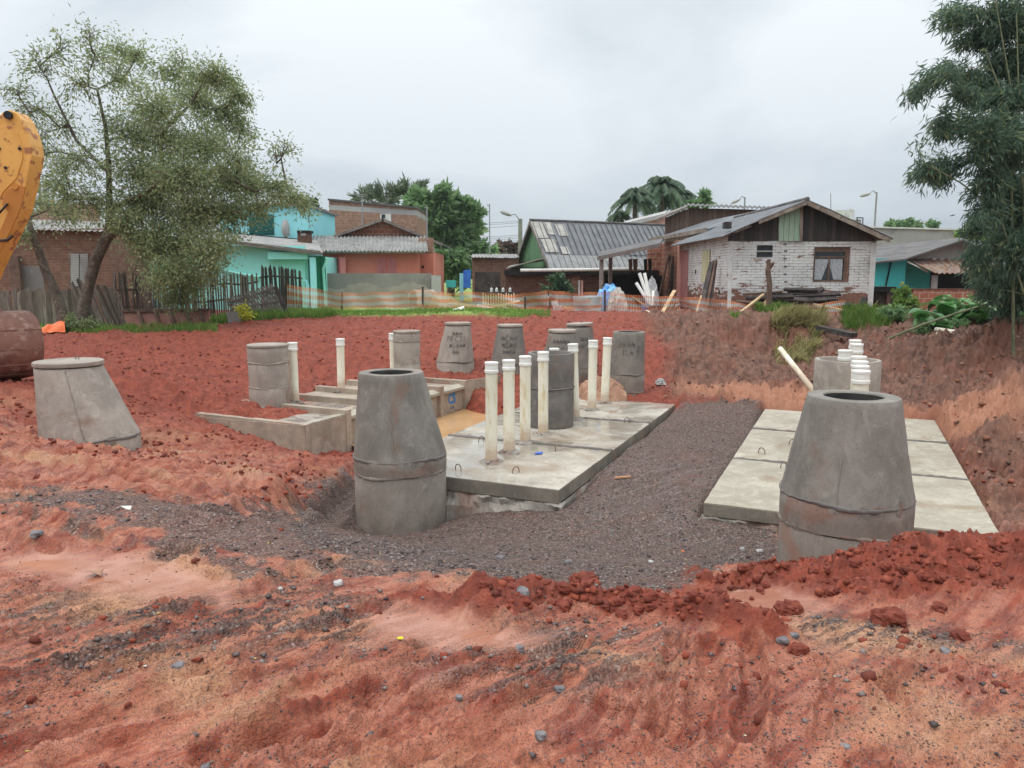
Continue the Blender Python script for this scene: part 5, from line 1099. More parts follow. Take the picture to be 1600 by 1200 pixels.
# right-hand houses
h = house('grey_building', 'long blank pale grey wall of a warehouse beyond the teal house', 'building', 1430, 42); Y = 42
m = MB(); m.prism([at(1360, 356, Y), at(1360, 430, Y), at(1496, 430, Y), at(1496, 360, Y)], (0, 8, 0)); m.build('wall', M_RND2, h); m = MB(); m.prism([at(1358, 353.5, Y - .1), at(1358, 355.8, Y - .1), at(1497, 359.8, Y - .1), at(1497, 357.5, Y - .1)], (0, 8, 0)); m.build('coping', M_WHT, h)
h = house('teal_house', 'teal house with a grey gable and leaf strewn lean-to roof, behind the orange bricks', 'house', 1450, 31); Y = 31
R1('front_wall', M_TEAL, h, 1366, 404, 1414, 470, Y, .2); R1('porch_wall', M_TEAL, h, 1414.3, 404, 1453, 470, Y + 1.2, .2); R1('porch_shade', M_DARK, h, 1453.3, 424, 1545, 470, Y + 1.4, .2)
m = MB(); m.prism([at(1414, 404, Y), at(1505, 377, Y), at(1575, 404, Y)], (0, .15, 0)); m.build('gable', M_RND, h)
m = MB(); a_ = [at(1362, 410, Y - .5), at(1414, 404, Y - .5), at(1506, 374, Y - .5), at(1500, 371, Y + 4.5), at(1362, 386, Y + 4.5)]; m.prism(a_, (0, 0, -.06)); m.build('roof_left', M_FIBD, h)
m = MB(); m.prism([at(1505, 374, Y - .4), at(1580, 406, Y - .4), at(1576, 396, Y + 4.5), at(1500, 371, Y + 4.5)], (0, 0, -.06)); m.build('roof_right', M_FIBD, h)
sheet('lean_to_roof', M_RUSTR, h, at(1462, 427, Y - 1.2), at(1560, 427, Y - 1.2), at(1416, 405, Y + .1), at(1560, 404, Y + .1), pitch=.2, amp=.03)
R1('post', M_RND, h, 1459, 430, 1465, 456, Y - 1, .2); m = MB(); m.tube([at(1418, 409, Y - .3), at(1450, 425, Y - .5)], .03, 6); m.build('drain_pipe', M_WHT, h); m = MB(); m.tube([at(1393, 407, Y - .05), at(1384, 448, Y - .05)], .03, 6); m.build('cable', M_DARK, h)
h = house('orange_brick_wall', 'low orange hollow brick wall in front of the teal house', 'wall', 1490, 27); Y = 27
R1('wall_panel', M_BRK2, h, 1426, 453, 1556, 500, Y, .15); R1('wall_cap', M_BRK4, h, 1425, 451, 1557, 452.9, Y - .02, .2)
h = house('rooftop_tank_tower', 'pale rooftop water tanks on a frame showing above the white house roof', 'water tank', 1325, 60); Y = 60
R1('tank', sm('pale tank', (.55, .56, .52), (.62, .63, .58), 2), h, 1307, 328, 1320, 343, Y, 1.2); R1('tank', M_WHT, h, 1327, 327, 1335, 342, Y, 1.2); R1('deck', M_RND2, h, 1300, 343, 1345, 372, Y - .2, 2); R1('rail', M_DKST, h, 1338, 339.5, 1349, 341, Y - .3, .1); [R1('rail_post', M_DKST, h, x0, 341, x0 + 1, 352, Y - .3, .08) for x0 in (1339, 1348)]

# ================================================================ lamps, antennas, wires
M_POLE = sm('galvanised pole', (.30, .31, .32), (.24, .25, .26), 3, rough=.5)
M_CPOLE = sm('concrete pole', (.20, .22, .17), (.28, .29, .24), 3, rough=.9)
def lamp(label, px, ytop, Y, headx, heady, r=.06, mat=None):
    a_ = at(px, ytop, Y); t = thing('street_lamp', label, 'street lamp', (a_.x, a_.y, .1), 'street lamps behind the houses')
    m = MB(); m.tube([(a_.x, a_.y, .1), a_], [r * 1.3, r], 8); m.build('pole', mat or M_POLE, t)
    hd = at(headx, heady, Y); m = MB(); mid = a_.lerp(hd, .5) + Vector((0, 0, .18)); m.tube([a_ + Vector((0, 0, -.15)), mid, hd], .035, 6); m.build('arm', M_POLE, t)
    m = MB(); d_ = (hd - a_).normalized(); m.tube([hd - d_ * .1, hd + d_ * .15, hd + d_ * .55, hd + d_ * .7], [.05, .13, .12, .03], 10); m.build('lamp_head', M_RND2, t)
lamp('street lamp on a concrete pole at the left of the metal roof', 813, 342, 52, 797, 336, .14, M_CPOLE)
lamp('thin street lamp behind the clapboard house', 1164, 308, 62, 1155, 312, .06)
lamp('tall street lamp right of the white house roof', 1370, 300, 58, 1358, 303, .06)
def antenna(label, px, ytop, ybot, Y, bars):
    a_, b_ = at(px, ytop, Y), at(px + .3, ybot, Y); t = thing('antenna', label, 'antenna', tuple(b_), 'television antennas'); m = MB(); m.tube([b_, a_], .03, 6); m.build('mast', M_POLE, t)
    m = MB()
    for y_, l_, r_ in bars: m.tube([at(px - l_, y_, Y), at(px + r_, y_, Y)], .018, 5)
    m.build('crossbar', M_POLE, t)
antenna('tall antenna mast rising between the leafy tree and the street lamp', 765, 319, 400, 42, [(320, 5, 1), (322, 4, 1)])
antenna('antenna mast at the right end of the salmon house roof', 667, 324, 375, 36, [(324, 4, 2), (340, 16, 1)])
antenna('small antenna on the brick block', 566, 306, 372, 38, [(304, 16, 2), (307, 5, 3)])
antenna('thin rod behind the white house ridge', 1298, 302, 330, 60, [(318, .5, .5)])
m = MB()
for dz in (0, 3, 8, 24, 27, 30, 34):
    P = [at(655 + 160 * s, 345 + dz * .9 + 4 * math.sin(math.pi * s), 54 + dz * .02) for s in [i / 10 for i in range(11)]]; m.tube(P, .012, 4, False)
setp(m.build('power_lines', M_DARK), 'bundle of overhead power lines left of the street lamp', 'cables')

# ================================================================ fences and netting
def picket_fence(label, base_pts, n, h0, h1, mat, lean=0, w=.05, gap_=None, rails=(.35, 1.05), seed=0, group=None):
    rr = random.Random(seed); c_ = base_pts[0]; t = thing('picket_fence', label, 'fence', tuple(Gs(c_)), group)
    def bp(s): 
        k_ = s * (len(base_pts) - 1); i = min(int(k_), len(base_pts) - 2); f = k_ - i
        return Vector(base_pts[i]).lerp(Vector(base_pts[i + 1]), f)
    for i in range(n):
        s = (i + .5) / n; p = bp(s); z = G(p.x, p.y) - .03; hh = h0 + (h1 - h0) * s + rr.uniform(-.06, .05); l_ = lean + rr.uniform(-.05, .05); ww = w * rr.uniform(.75, 1.2)
        a_ = Vector((p.x - ww / 2, p.y, z)); m = MB(); dx = l_ * hh
        m.prism([a_, a_ + Vector((ww, 0, 0)), a_ + Vector((ww + dx, 0, hh * .95)), a_ + Vector((ww / 2 + dx, 0, hh)), a_ + Vector((dx, 0, hh * .95))], (0, .02, 0)); m.build('picket', mat, t)
    for rz_ in rails:
        m = MB(); P = [Vector((*bp(s / 8)[:2], 0)) for s in range(9)]
        for i in range(8):
            a_, b_ = P[i] + Vector((0, .05, 0)), P[i + 1] + Vector((0, .05, 0)); m.bar((a_.x + lean * rz_, a_.y, G(a_.x, a_.y) + rz_), (b_.x + lean * rz_, b_.y, G(b_.x, b_.y) + rz_), .03, .06)
        m.build('rail', mat, t)
def xy(px, Y): p = at(px, 500, Y); return (p.x, p.y)
picket_fence('picket fence of narrow grey pickets in front of the turquoise house', [xy(178, 23), xy(300, 24), xy(405, 25.5)], 62, 1.62, 1.30, M_PAL, .0, .05, seed=1, rails=(.5, 1.0))
picket_fence('lower stretch of close dark pickets at the right end of the picket fence', [xy(408, 26), xy(474, 27.5)], 26, 1.6, 1.5, M_DKW, 0, .06, seed=2, rails=(1.2,))
picket_fence('dark paling fence of uneven boards in front of the brick house', [xy(-120, 23.6), xy(20, 23.4), xy(130, 23)], 44, 1.15, 1.18, M_PAL, .0, .13, seed=3)
picket_fence('collapsing stretch of grey palings leaning left beside the twin trunk tree', [xy(140, 22.6), xy(205, 22.3)], 16, 1.45, 1.2, M_PAL, -.34, .07, seed=4, rails=(.9,))
# leaning lattice panel
t = thing('lattice', 'grey lattice panel of thin slats leaning askew before the picket fence', 'lattice', tuple(Gs(xy(405, 22.5))))
A0, A1, A2, A3 = at(375, 508, 22.2), at(456, 500, 22.2), at(424, 444, 22.9), at(353, 467, 22.9)
for i in range(22): s = i / 21; m = MB(); m.bar(A3.lerp(A2, s), A0.lerp(A1, s), .045, .02, (0, -1, 0)); m.build('slat', M_GREYW, t)
for s in (.15, .45, .8): m = MB(); off_ = Vector((0, -.03, 0)); m.bar(A3.lerp(A0, s) + off_, A2.lerp(A1, s) + off_, .05, .03, (0, -1, 0)); m.build('crossbar', M_GREYW, t)
m = MB(); m.bar(at(430, 448, 22.3), at(453, 500, 21.9), .12, .04, (0, -1, 0)); setp(m.build('loose_board', M_DKW), 'dark board propped on the right end of the lattice panel', 'board')
m = MB(); m.prism([at(353, 487, 21.8), at(371, 487, 21.8), at(378, 506, 21.6), at(358, 508, 21.6)], (0, .04, 0)); setp(m.build('metal_sheet', M_RND), 'small grey sheet standing at the left foot of the lattice panel', 'sheet')
# reddish formwork panels
t = thing('formwork', 'long reddish plywood formwork with upright battens lying below the picket fence', 'formwork', tuple(Gs(xy(262, 22))))
m = MB(); m.prism([at(192, 487, 22.3), at(327, 484, 22.3), at(327, 510, 22.0), at(200, 515, 22.0)], (0, .03, 0)); m.build('sheet', sm('reddish plywood', (.24, .11, .085), (.32, .16, .125), 2, (.4, .26, .21), 5, rough=.8), t)
m = MB(); m.bar(at(190, 486, 22.26), at(328, 483.5, 22.26), .07, .06, (0, -1, 0)); m.build('top_rail', M_BRNW, t)
for x0 in (216, 242, 265, 290, 313): m = MB(); m.bar(at(x0, 487, 22.2), at(x0 + 9, 512, 21.9), .07, .06, (0, -1, 0)); m.build('batten', M_BRNW, t)
m = MB(); rr = random.Random(3); n = 9; P = []
for j in range(n):
    for i in range(n):
        u_, v_ = i / (n - 1), j / (n - 1); b_ = at(66 + 36 * u_, 521 - 2 * u_, 20.6 + v_ * .6); P.append((b_.x, b_.y, G(b_.x, b_.y) + .02 + .34 * math.sin(math.pi * v_) ** .7 * (.25 + .75 * u_) * (1 if u_ < .95 else .7) + rr.uniform(0, .05)))
m.add(P, [(j * n + i, j * n + i + 1, (j + 1) * n + i + 1, (j + 1) * n + i) for j in range(n - 1) for i in range(n - 1)], False); setp(m.build('orange_sheet', sm('orange plastic', (.75, .13, .03), (.8, .2, .06), 6, rough=.45)), 'crumpled orange plastic sheet beside the excavator bucket', 'plastic sheet')
# barrier netting
def netmat():
    k = NT('barrier netting'); uv = k.coords('UV'); sp = k.n('ShaderNodeSeparateXYZ'); k.l(uv, sp.inputs[0]); vv = sp.outputs['Y']
    fr = k.math('FRACT', k.math('MULTIPLY', vv, 3.5)); st = k.ramp(fr, .47, .53)
    c = k.mix(st, (.74, .27, .13), (.62, .60, .56)); g1 = k.math('FRACT', k.math('MULTIPLY', sp.outputs['X'], 22)); g2 = k.math('FRACT', k.math('MULTIPLY', vv, 30))
    a_ = k.math('MAXIMUM', k.math('LESS_THAN', g1, .38), k.math('LESS_THAN', g2, .34)); a_ = k.math('MULTIPLY', a_, k.ramp(k.noise(uv, 1.1, 3), .25, .6, .45, .85))
    k.setc(c, .6, .3); tr = k.n('ShaderNodeBsdfTransparent'); ms = k.n('ShaderNodeMixShader'); k.l(a_, ms.inputs[0]); k.l(tr.outputs[0], ms.inputs[1]); k.l(k.p.outputs[0], ms.inputs[2]); k.l(ms.outputs[0], k.out.inputs[0]); return k.m
M_NET = netmat()
def net(label, tops, bots, posts, Ys, seed=0, rip=0):
    t = thing('barrier_netting', label, 'barrier netting', tuple(Gs((at(tops[0][0], 500, Ys[0]).x, Ys[0]))), 'orange and white barrier netting')
    n = 60; rr = random.Random(seed); nv_ = 8
    def ip(L, s):
        k_ = s * (len(L) - 1); i = min(int(k_), len(L) - 2); f = k_ - i; return tuple(L[i][j] * (1 - f) + L[i + 1][j] * f for j in range(len(L[0])))
    P, UV_ = [], []; ph = rr.uniform(0, 6)
    for j in range(nv_ + 1):
        for i in range(n + 1):
            s = i / n; v = j / nv_; Y = ip([(y,) for y in Ys], s)[0] + .10 * math.sin(s * 23 + v * 3 + ph); a_, b_ = ip(tops, s), ip(bots, s); px, py = a_[0] * v + b_[0] * (1 - v), a_[1] * v + b_[1] * (1 - v)
            P.append(at(px, py + .8 * math.sin(s * 31 + 5 * v + ph), Y)); UV_.append((s * (Ys[0] * abs(tops[-1][0] - tops[0][0]) / 1212), v))
    m = MB(); m.add(P, [(j * (n + 1) + i, j * (n + 1) + i + 1, (j + 1) * (n + 1) + i + 1, (j + 1) * (n + 1) + i) for j in range(nv_) for i in range(n)], True); o = m.build('net', M_NET, t, False)
    li = np.empty(len(o.data.loops), dtype=np.int32); o.data.loops.foreach_get('vertex_index', li); o.data.uv_layers[0].data.foreach_set('uv', np.array(UV_)[li].ravel())
    for x0, y0, y1, YY in posts: a_, b_ = at(x0, y0, YY), at(x0, y1, YY); b_.z = G(b_.x, b_.y) - .05; m = MB(); m.tube([b_, a_], .035, 8); m.build('post', M_DKW, t)
net('sagging netting stretch between the drain pipe and the concrete pipe, over the lawn', [(449, 444), (535, 458), (600, 456), (662, 452)], [(449, 486), (535, 494), (600, 492), (662, 491)], [(534.5, 457, 497, 26), (660.5, 448, 497, 26)], [26, 26, 26, 26], 1)
net('crumpled netting stretch behind the white board and the back row of cones', [(662, 452), (700, 458), (740, 455), (800, 461), (858, 453)], [(662, 493), (700, 494), (760, 493), (820, 494), (858, 495)], [(820.5, 464, 494, 24.6), (857, 453, 496, 24.5)], [26, 25.5, 25, 24.7, 24.5], 2)
net('netting stretch passing in front of the plastic tub and the pipe bundle', [(858, 453), (900, 458), (944, 455), (1000, 462), (1060, 463)], [(858, 495), (900, 494), (944, 493), (1000, 493), (1065, 490)], [(945, 453, 492, 24.4)], [24.5, 24.4, 24.4, 25, 25], 3)
net('fallen netting stretch along the foot of the white house', [(1060, 463), (1110, 466), (1180, 476), (1240, 478), (1322, 469)], [(1075, 492), (1105, 506), (1190, 497), (1240, 492), (1313, 499)], [], [23.8, 22.3, 22.5, 23, 22.8], 4)
# ================================================================ yard clutter
def board(label, a_, b_, w, t_, mat, group=None, name='plank', cat='plank', up=(0, 0, 1)):
    m = MB(); m.bar(a_, b_, w, t_, up); return setp(m.build(name, mat), label, cat, group)
# tipped concrete pipe ring
p = at(646, 483, 27.5); z0 = G(p.x, p.y); r = .38; t = thing('concrete_pipe', 'pale concrete pipe section lying on its side behind the netting', 'concrete pipe', (p.x, p.y, z0)); m = MB()
ax = Vector((.80, .6, 0)).normalized(); c_ = Vector((p.x, p.y, z0 + r)); L = .8
m.tube([c_ - ax * .0, c_ + ax * L], [r, r], 32, False); m.tube([c_ + ax * L, c_], [r - .08, r - .08], 32, False); m.tube([c_, c_ + ax * .001], [r - .08, r], 32, False); m.tube([c_ + ax * L, c_ + ax * (L + .001)], [r, r - .08], 32, False); m.build('pipe_wall', C_SLAB2, t)
# plastic tub
p = at(918, 492, 24.8); z0 = G(p.x, p.y) - .02; t = thing('plastic_tub', 'pale blue plastic water tank with dark bands, set on the rubble behind the netting', 'water tank', (p.x, p.y, z0))
m = MB(); m.lathe([(.001, 0, 0, 0), (.40, 0, 0, 0), (.43, .22, 0, 0), (.425, .24, 0, 0), (.44, .26, 0, 0), (.455, .50, 0, 0), (.47, .51, 0, 0), (.47, .55, 0, 0), (.44, .55, 0, 0), (.40, .05, 0, 0)], 40, (p.x, p.y, z0)); m.build('tank_body', sm('pale blue plastic', (.46, .58, .58), (.56, .66, .65), 3, (.3, .35, .34), 6, (.6, .75), rough=.5), t)
m = MB(); m.lathe([(.432, .235, 0, 0), (.45, .24, 0, 0), (.45, .27, 0, 0), (.436, .275, 0, 0)], 40, (p.x, p.y, z0)); m.build('band', M_RND, t)
def heap(label, name, cat, px0, px1, py0, py1, Y, mat, seed=0, dep=.9):
    rr = random.Random(seed); n = 16; P = []; zb_ = at((px0 + px1) / 2, py1, Y)
    for j in range(n):
        for i in range(n):
            u_, v_ = i / (n - 1), j / (n - 1); x = at(px0 + (px1 - px0) * u_, py1, Y).x; yy = Y + (v_ - .5) * dep
            hh = (at(px0, py0, Y).z - at(px0, py1, Y).z) * (max(0, math.sin(math.pi * u_)) ** .45) * (max(0, math.sin(math.pi * v_)) ** .5)
            P.append((x + rr.uniform(-.03, .03), yy + rr.uniform(-.03, .03), max(at(px0, py1, Y).z, G(x, yy)) - .05 + hh * (1 + rr.uniform(-.13, .13))))
    m = MB(); m.add(P, [(j * n + i, j * n + i + 1, (j + 1) * n + i + 1, (j + 1) * n + i) for j in range(n - 1) for i in range(n - 1)], False); return setp(m.build(name, mat), label, cat)
heap('bright blue tarpaulin bunched over a pile right of the plastic tub', 'blue_tarpaulin', 'tarpaulin', 927, 976, 447, 489, 25.6, sm('blue tarp', (.08, .32, .72), (.25, .52, .82), 5, (.55, .68, .78), 9, (.55, .65), rough=.35, bs=5, bump=.6), 3)
heap('dirty white plastic bag hanging over the front of the blue tarpaulin', 'white_bag', 'bag', 948, 980, 455, 492, 25.0, sm('dirty white plastic', (.52, .50, .46), (.66, .64, .60), 5, rough=.45, bs=5, bump=.6), 4, .4)
heap('grey plastic sheeting bunched behind the bundle of white pipes', 'plastic_sheeting', 'plastic sheet', 1008, 1028, 433, 475, 27.5, sm('grey film', (.36, .38, .38), (.52, .53, .53), 6, rough=.35, bs=5, bump=.6), 6, .5)
# bundle of white pipes standing in a blue tub
for i, (a_, b_, lb) in enumerate((((1016, 477), (994, 442), 'white pipe leaning farthest left in the bundle'), ((1017, 478), (999, 427), 'tall white pipe of the bundle, left of its middle'), ((1018, 478), (1007, 427), 'tall upright white pipe of the bundle'), ((1019, 478), (1021, 455), 'short white pipe leaning right in the bundle'))):
    loose_pipe(at(*a_, 25.6), at(*b_, 25.9), .055, lb, M_CAP, 'bundle of white pipes by the annex')
p = at(1008, 486, 25.5); m = MB(); m.lathe([(.001, 0, 0, 0), (.10, 0, 0, 0), (.13, .22, 0, 0), (.12, .22, 0, 0), (.09, .02, 0, 0)], 20, (p.x, p.y, p.z)); setp(m.build('blue_bucket', sm('blue bucket plastic', (.05, .2, .6), (.08, .25, .65), 3)), 'small blue bucket at the foot of the white pipe bundle', 'bucket')
loose_pipe(at(1010, 486, 25), at(1031, 494, 24.5), .04, 'cream pipe lying at the foot of the pipe bundle')
board('pale crooked plank leaning at the annex corner', at(1032, 494, 24.4), at(1054, 454, 26), .12, .04, M_LTW)
board('thin pale stick lying left of the pipe bundle', at(988, 464, 25), at(1013, 480, 25), .05, .04, M_LTW)
# dark boards against the side wall
for i, (a_, b_, lb) in enumerate((((1092, 497), (1112, 409), 'dark board leaning on the white side wall, leftmost of three'), ((1099, 499), (1116, 407), 'dark board leaning on the white side wall, middle of three'), ((1107, 500), (1118.5, 408), 'narrow dark board leaning on the white side wall, rightmost of three'))):
    board(lb, at(*a_, 23.7), at(*b_, 24.9), .17 if i < 2 else .10, .04, M_DKW if i != 1 else M_BRNW, 'boards leaning on the white side wall', up=(-1, -1, 0))
board('pale stripped batten at the left of the leaning dark boards', at(1086, 496, 23.8), at(1096, 462, 24.2), .06, .04, M_LTW)
fr = thing('metal_bed_frame', 'rusty tubular frame standing on the soil before the pink door', 'metal frame', tuple(Gs(xy(1070, 24.4)))); m = MB()
for q in ([(1047, 489), (1055, 474), (1078, 469), (1086, 489)], [(1052, 487), (1060, 478), (1084, 474), (1089, 494)]): m.tube([at(x, y, 24.3) for x, y in q], .022, 6)
m.build('tubing', M_STEEL, fr)
# dead stump tree in front of the wall
t = thing('dead_tree', 'bare lopped trunk standing against the white wall between the two windows', 'dead tree', tuple(gp(1203, 496))); m = MB()
m.tube([at(1202, 500, 22.4), at(1201, 470, 22.4), at(1202.5, 445, 22.4), at(1200, 425, 22.4), at(1201.5, 405, 22.4)], [.11, .085, .08, .075, .05], 9)
m.tube([at(1201, 420, 22.4), at(1207, 413, 22.35), at(1208, 410, 22.3)], [.06, .05, .04], 7); m.tube([at(1200, 424, 22.4), at(1196.5, 421, 22.35)], [.05, .03], 7); m.tube([at(1200.5, 412, 22.4), at(1197, 408, 22.4)], [.045, .03], 7)
m.build('trunk', M_BRNW, t)
# lumber pile
rr = random.Random(8)
PL = [(1190, 459, 1285, 457, .2, 0), (1205, 461, 1300, 464, .24, 0), (1212, 467, 1310, 470, .2, 0), (1183, 470, 1262, 474, .2, 0), (1240, 462, 1313, 459, .16, 0), (1200, 475, 1290, 479, .22, 0), (1150, 471, 1225, 477, .10, 1), (1245, 475, 1287, 450, .16, 0), (1190, 455, 1230, 458, .10, 2),
      (1250, 478, 1318, 487, .15, 2), (1205, 483, 1300, 489, .18, 1), (1270, 470, 1332, 476, .18, 0), (1285, 480, 1335, 484, .2, 0), (1160, 459, 1222, 455, .08, 2), (1230, 489, 1318, 481, .1, 1), (1195, 478, 1215, 462, .1, 1), (1225, 452, 1278, 453, .12, 0), (1297, 490, 1345, 487, .14, 0), (1165, 466, 1240, 463, .16, 0), (1196, 464, 1262, 469, .2, 0), (1222, 472, 1308, 466, .18, 0), (1150, 476, 1212, 470, .12, 2), (1228, 456, 1296, 461, .16, 0), (1175, 482, 1252, 486, .16, 0)]
LBL = {6: 'reddish batten sticking out left of the lumber pile', 7: 'black board sticking up diagonally out of the lumber pile', 8: 'short grey board lying across the top left of the lumber pile', 9: 'grey board sliding off the lower right of the lumber pile', 10: 'long reddish board lowest in the lumber pile', 13: 'thin grey board poking out at the upper left of the lumber pile', 14: 'reddish board crossing the lower right of the lumber pile', 15: 'short reddish offcut propped under the lumber pile', 17: 'dark board lying on the ground by the house corner', 21: 'short grey board at the far left end of the lumber pile'}
for i, (x0, y0, x1, y1, w, mm) in enumerate(PL):
    Yq = 23.5 - .04 * (i % 7); board(LBL.get(i, 'wet black board in the lumber pile under the curtained window'), at(x0, y0, Yq), at(x1, y1, Yq - .2), w, .06, (M_DKW, M_BRNW, M_GREYW)[mm], 'lumber pile under the curtained window', 'plank', 'plank', up=(.1, -.6, 1))
board('long pale pole leaning from the grass up to the lumber pile', at(1127, 512, 20.5), at(1193, 460, 22.8), .07, .05, M_LTW)
board('pale yellow plank jutting right out of the lumber pile', at(1271, 475, 22.6), at(1319, 485, 22.2), .2, .04, M_LTW)
board('orange tinted plank left of the lumber pile behind the dead tree', at(1190, 485, 23), at(1201, 465, 23.2), .12, .04, M_LTW)
board('long pale pole lying on the edge of the cut bank', at(1240, 499, 21.4), at(1330, 501, 21), .07, .05, M_LTW)
board('charred upright post stub by the right corner of the white house', at(1343, 493, 22.8), at(1351, 466, 23), .16, .14, M_DKW, name='post_stub', cat='post')
board('dark sleeper lying on the bank behind the hanging dry grass', at(1278, 512, 19.4), at(1335, 524, 18.6), .28, .12, M_DKW)
t = thing('hutch', 'dark wooden hutch with a slanting lid between the white house and the bushes', 'hutch', tuple(Gs(xy(1380, 25))))
R1('lid', M_DARK, t, 1366, 448, 1400, 456, 25, 1); R1('box', M_DKW, t, 1368, 456.5, 1398, 492, 25.2, .8); R1('corner_post', M_BRNW, t, 1385, 457, 1391, 490, 25.1, .09)
# loose cream pipes on the right bank
loose_pipe(at(1463, 515, 18.3), at(1506, 521.5, 17.5), .06, 'longer cream pipe lying under the large leaves on the right bank', group='cream pipes lying on the right bank'); loose_pipe(at(1464, 521.5, 18.0), at(1487, 525, 17.5), .035, 'shorter thin cream pipe beside the longer one on the right bank', group='cream pipes lying on the right bank')
# scrap behind the netting
rr = random.Random(21)
for i, (x0, y0, x1, y1, w, mt, lb) in enumerate([(697, 461, 730, 482, .08, M_LTW, 'pale pole slanting through the netting left of the white board'), (690, 470, 745, 480, .12, M_LTW, 'orange tinted board lying behind the netting'), (735, 488, 812, 470, .07, M_LTW, 'long thin pole rising to the right behind the netting'), (745, 478, 775, 486, .14, M_WHT, 'short white board behind the netting'), (785, 484, 820, 488, .2, M_WHT, 'white offcut board lying beside the netting post'), (866, 470, 872, 493, .2, M_WHT, 'upright white board behind the netting'), (872, 478, 877, 494, .22, M_WHT, 'shorter upright white board behind the netting'), (860, 496, 905, 492, .1, M_LTW, 'pale stick lying on the rubble left of the tub'), (880, 480, 915, 484, .07, M_LTW, 'thin stick crossing in front of the tub'), (700, 478, 715, 490, .06, M_LTW, 'thin pale stick beside the white board')]):
    YY = 25.8 - .05 * i if i < 5 else 24.9; a_, b_ = at(x0, y0, YY), at(x1, y1, YY); board(lb, a_, b_, w, .03, mt, up=(0, -1, .3))
t = thing('white_board', 'small white rectangular board propped on the red heap in front of the netting', 'board', tuple(at(716, 491, 23.2)))
m = MB(); m.prism([at(707, 483, 23.3), at(725, 478, 23.3), at(726, 489, 23), at(709, 492, 23)], (0, .02, 0)); m.build('face', M_CAP, t)
for g_, x0, n_ in ((0, 668, 8), (1, 755, 13)):
    t = thing('slat_rack', ['leaning rack of thin pale slats right of the concrete pipe', 'upright rack of thin pale slats behind the netting'][g_], 'rack', tuple(Gs(xy(x0 + 10, 26.3))), 'racks of slats behind the netting')
    for i in range(n_):
        xx = x0 + i * (3.4 if g_ == 0 else 4); m = MB(); m.bar(at(xx - (4 if g_ == 0 else 0), 492, 26.0), at(xx + (13 if g_ == 0 else 0), 458 + (i % 3), 26.4), .035, .02, (0, -1, 0)); m.build('slat', M_LTW, t)
    m = MB(); m.bar(at(x0, 476, 26.1), at(x0 + n_ * 4, 476, 26.1), .03, .03, (0, -1, 0)); m.build('crossbar', M_LTW, t)
rr = random.Random(2)
for i, (x0, lb) in enumerate(((768, 'leftmost pale bottle-like jug on the ledge by the shed'), (776, 'second pale jug on the ledge by the shed'), (786, 'third pale jug on the ledge by the shed'), (797, 'fourth pale jug on the ledge by the shed'))):
    p = at(x0, 456, 33.5); m = MB(); m.lathe([(.001, 0, 0, 0), (.06, 0, 0, 0), (.06, .13, 0, 0), (.02, .17, 0, 0), (.02, .2, 0, 0)], 12, tuple(p)); setp(m.build('jug', M_WHT), lb, 'jug', 'pale jugs on the ledge')
m = MB(); rect(m, 762, 456.3, 806, 462, 33.2, .6); rect(m, 764, 462, 768, 480, 33.3, .1); rect(m, 800, 462, 804, 480, 33.3, .1); setp(m.build('ledge_table', M_DKW), 'dark table under the pale jugs', 'table')
# sticks, stones and bits in the foreground
board('small pale stick lying on the gravel beside the middle slab', gp(960, 751, .02), gp(985, 748, .02), .03, .02, sm('raw stick', (.50, .25, .13), (.56, .3, .17), 4), name='stick', cat='stick')
def rock(px, py, s, mat, label, name='stone', cat='stone', group=None, flat=.6, seed=None, sink=.15):
    """lump with a fractured, crumbly outline; small ones get fewer faces"""
    rr = random.Random(int(px * 7 + py) if seed is None else seed); p = gp(px, py); n, k_ = (22, 14) if s > .045 else (12, 8)
    A, Bq = np.meshgrid(np.arange(n) * 6.2832 / n, np.arange(k_ + 1) * math.pi / k_); q = [rr.uniform(.75, 1.25) for _ in range(2)]; o1, o2 = rr.uniform(0, 90), rr.uniform(0, 90)
    dx, dy, dz = np.sin(Bq) * np.cos(A), np.sin(Bq) * np.sin(A), np.cos(Bq)
    big = vn(dx * 1.6 + o1 + dz, dy * 1.6 + o2 - dz, 1); fine = fbm(dx * 5 + o1 + dz * 3, dy * 5 + o2 + dz * 2, 2, 3)
    blk = np.maximum(np.maximum(np.abs(dx), np.abs(dy)), np.abs(dz) * .9)        # pulls the lump toward a broken block
    r = (.72 + .5 * big + (.55 if cat == 'clod' else .3) * (fine - .5)) / (blk ** .45)
    r[0, :] = r[0, 0]; r[-1, :] = r[-1, 0]
    V_ = np.stack([p.x + s * q[0] * r * dx, p.y + s * q[1] * r * dy, p.z + s * flat * (.9 - 2 * sink) * .6 + s * flat * r * dz], -1).reshape(-1, 3)
    m = MB(); m.add([tuple(v) for v in V_], [(j * n + i, (j + 1) * n + i, (j + 1) * n + (i + 1) % n, j * n + (i + 1) % n) for j in range(k_) for i in range(n)], False)
    return setp(m.build(name, mat), label, cat, group)
M_STN = sm('basalt stone', (.10, .09, .095), (.19, .175, .18), 20, rough=.55, bs=60); M_CLD = sm('red clay lump', (.15, .032, .02), (.22, .052, .032), 14, (.27, .08, .05), 30, rough=.9, bump=.9, bs=45, bd=.02)
GS = 'loose stones on the foreground mud'
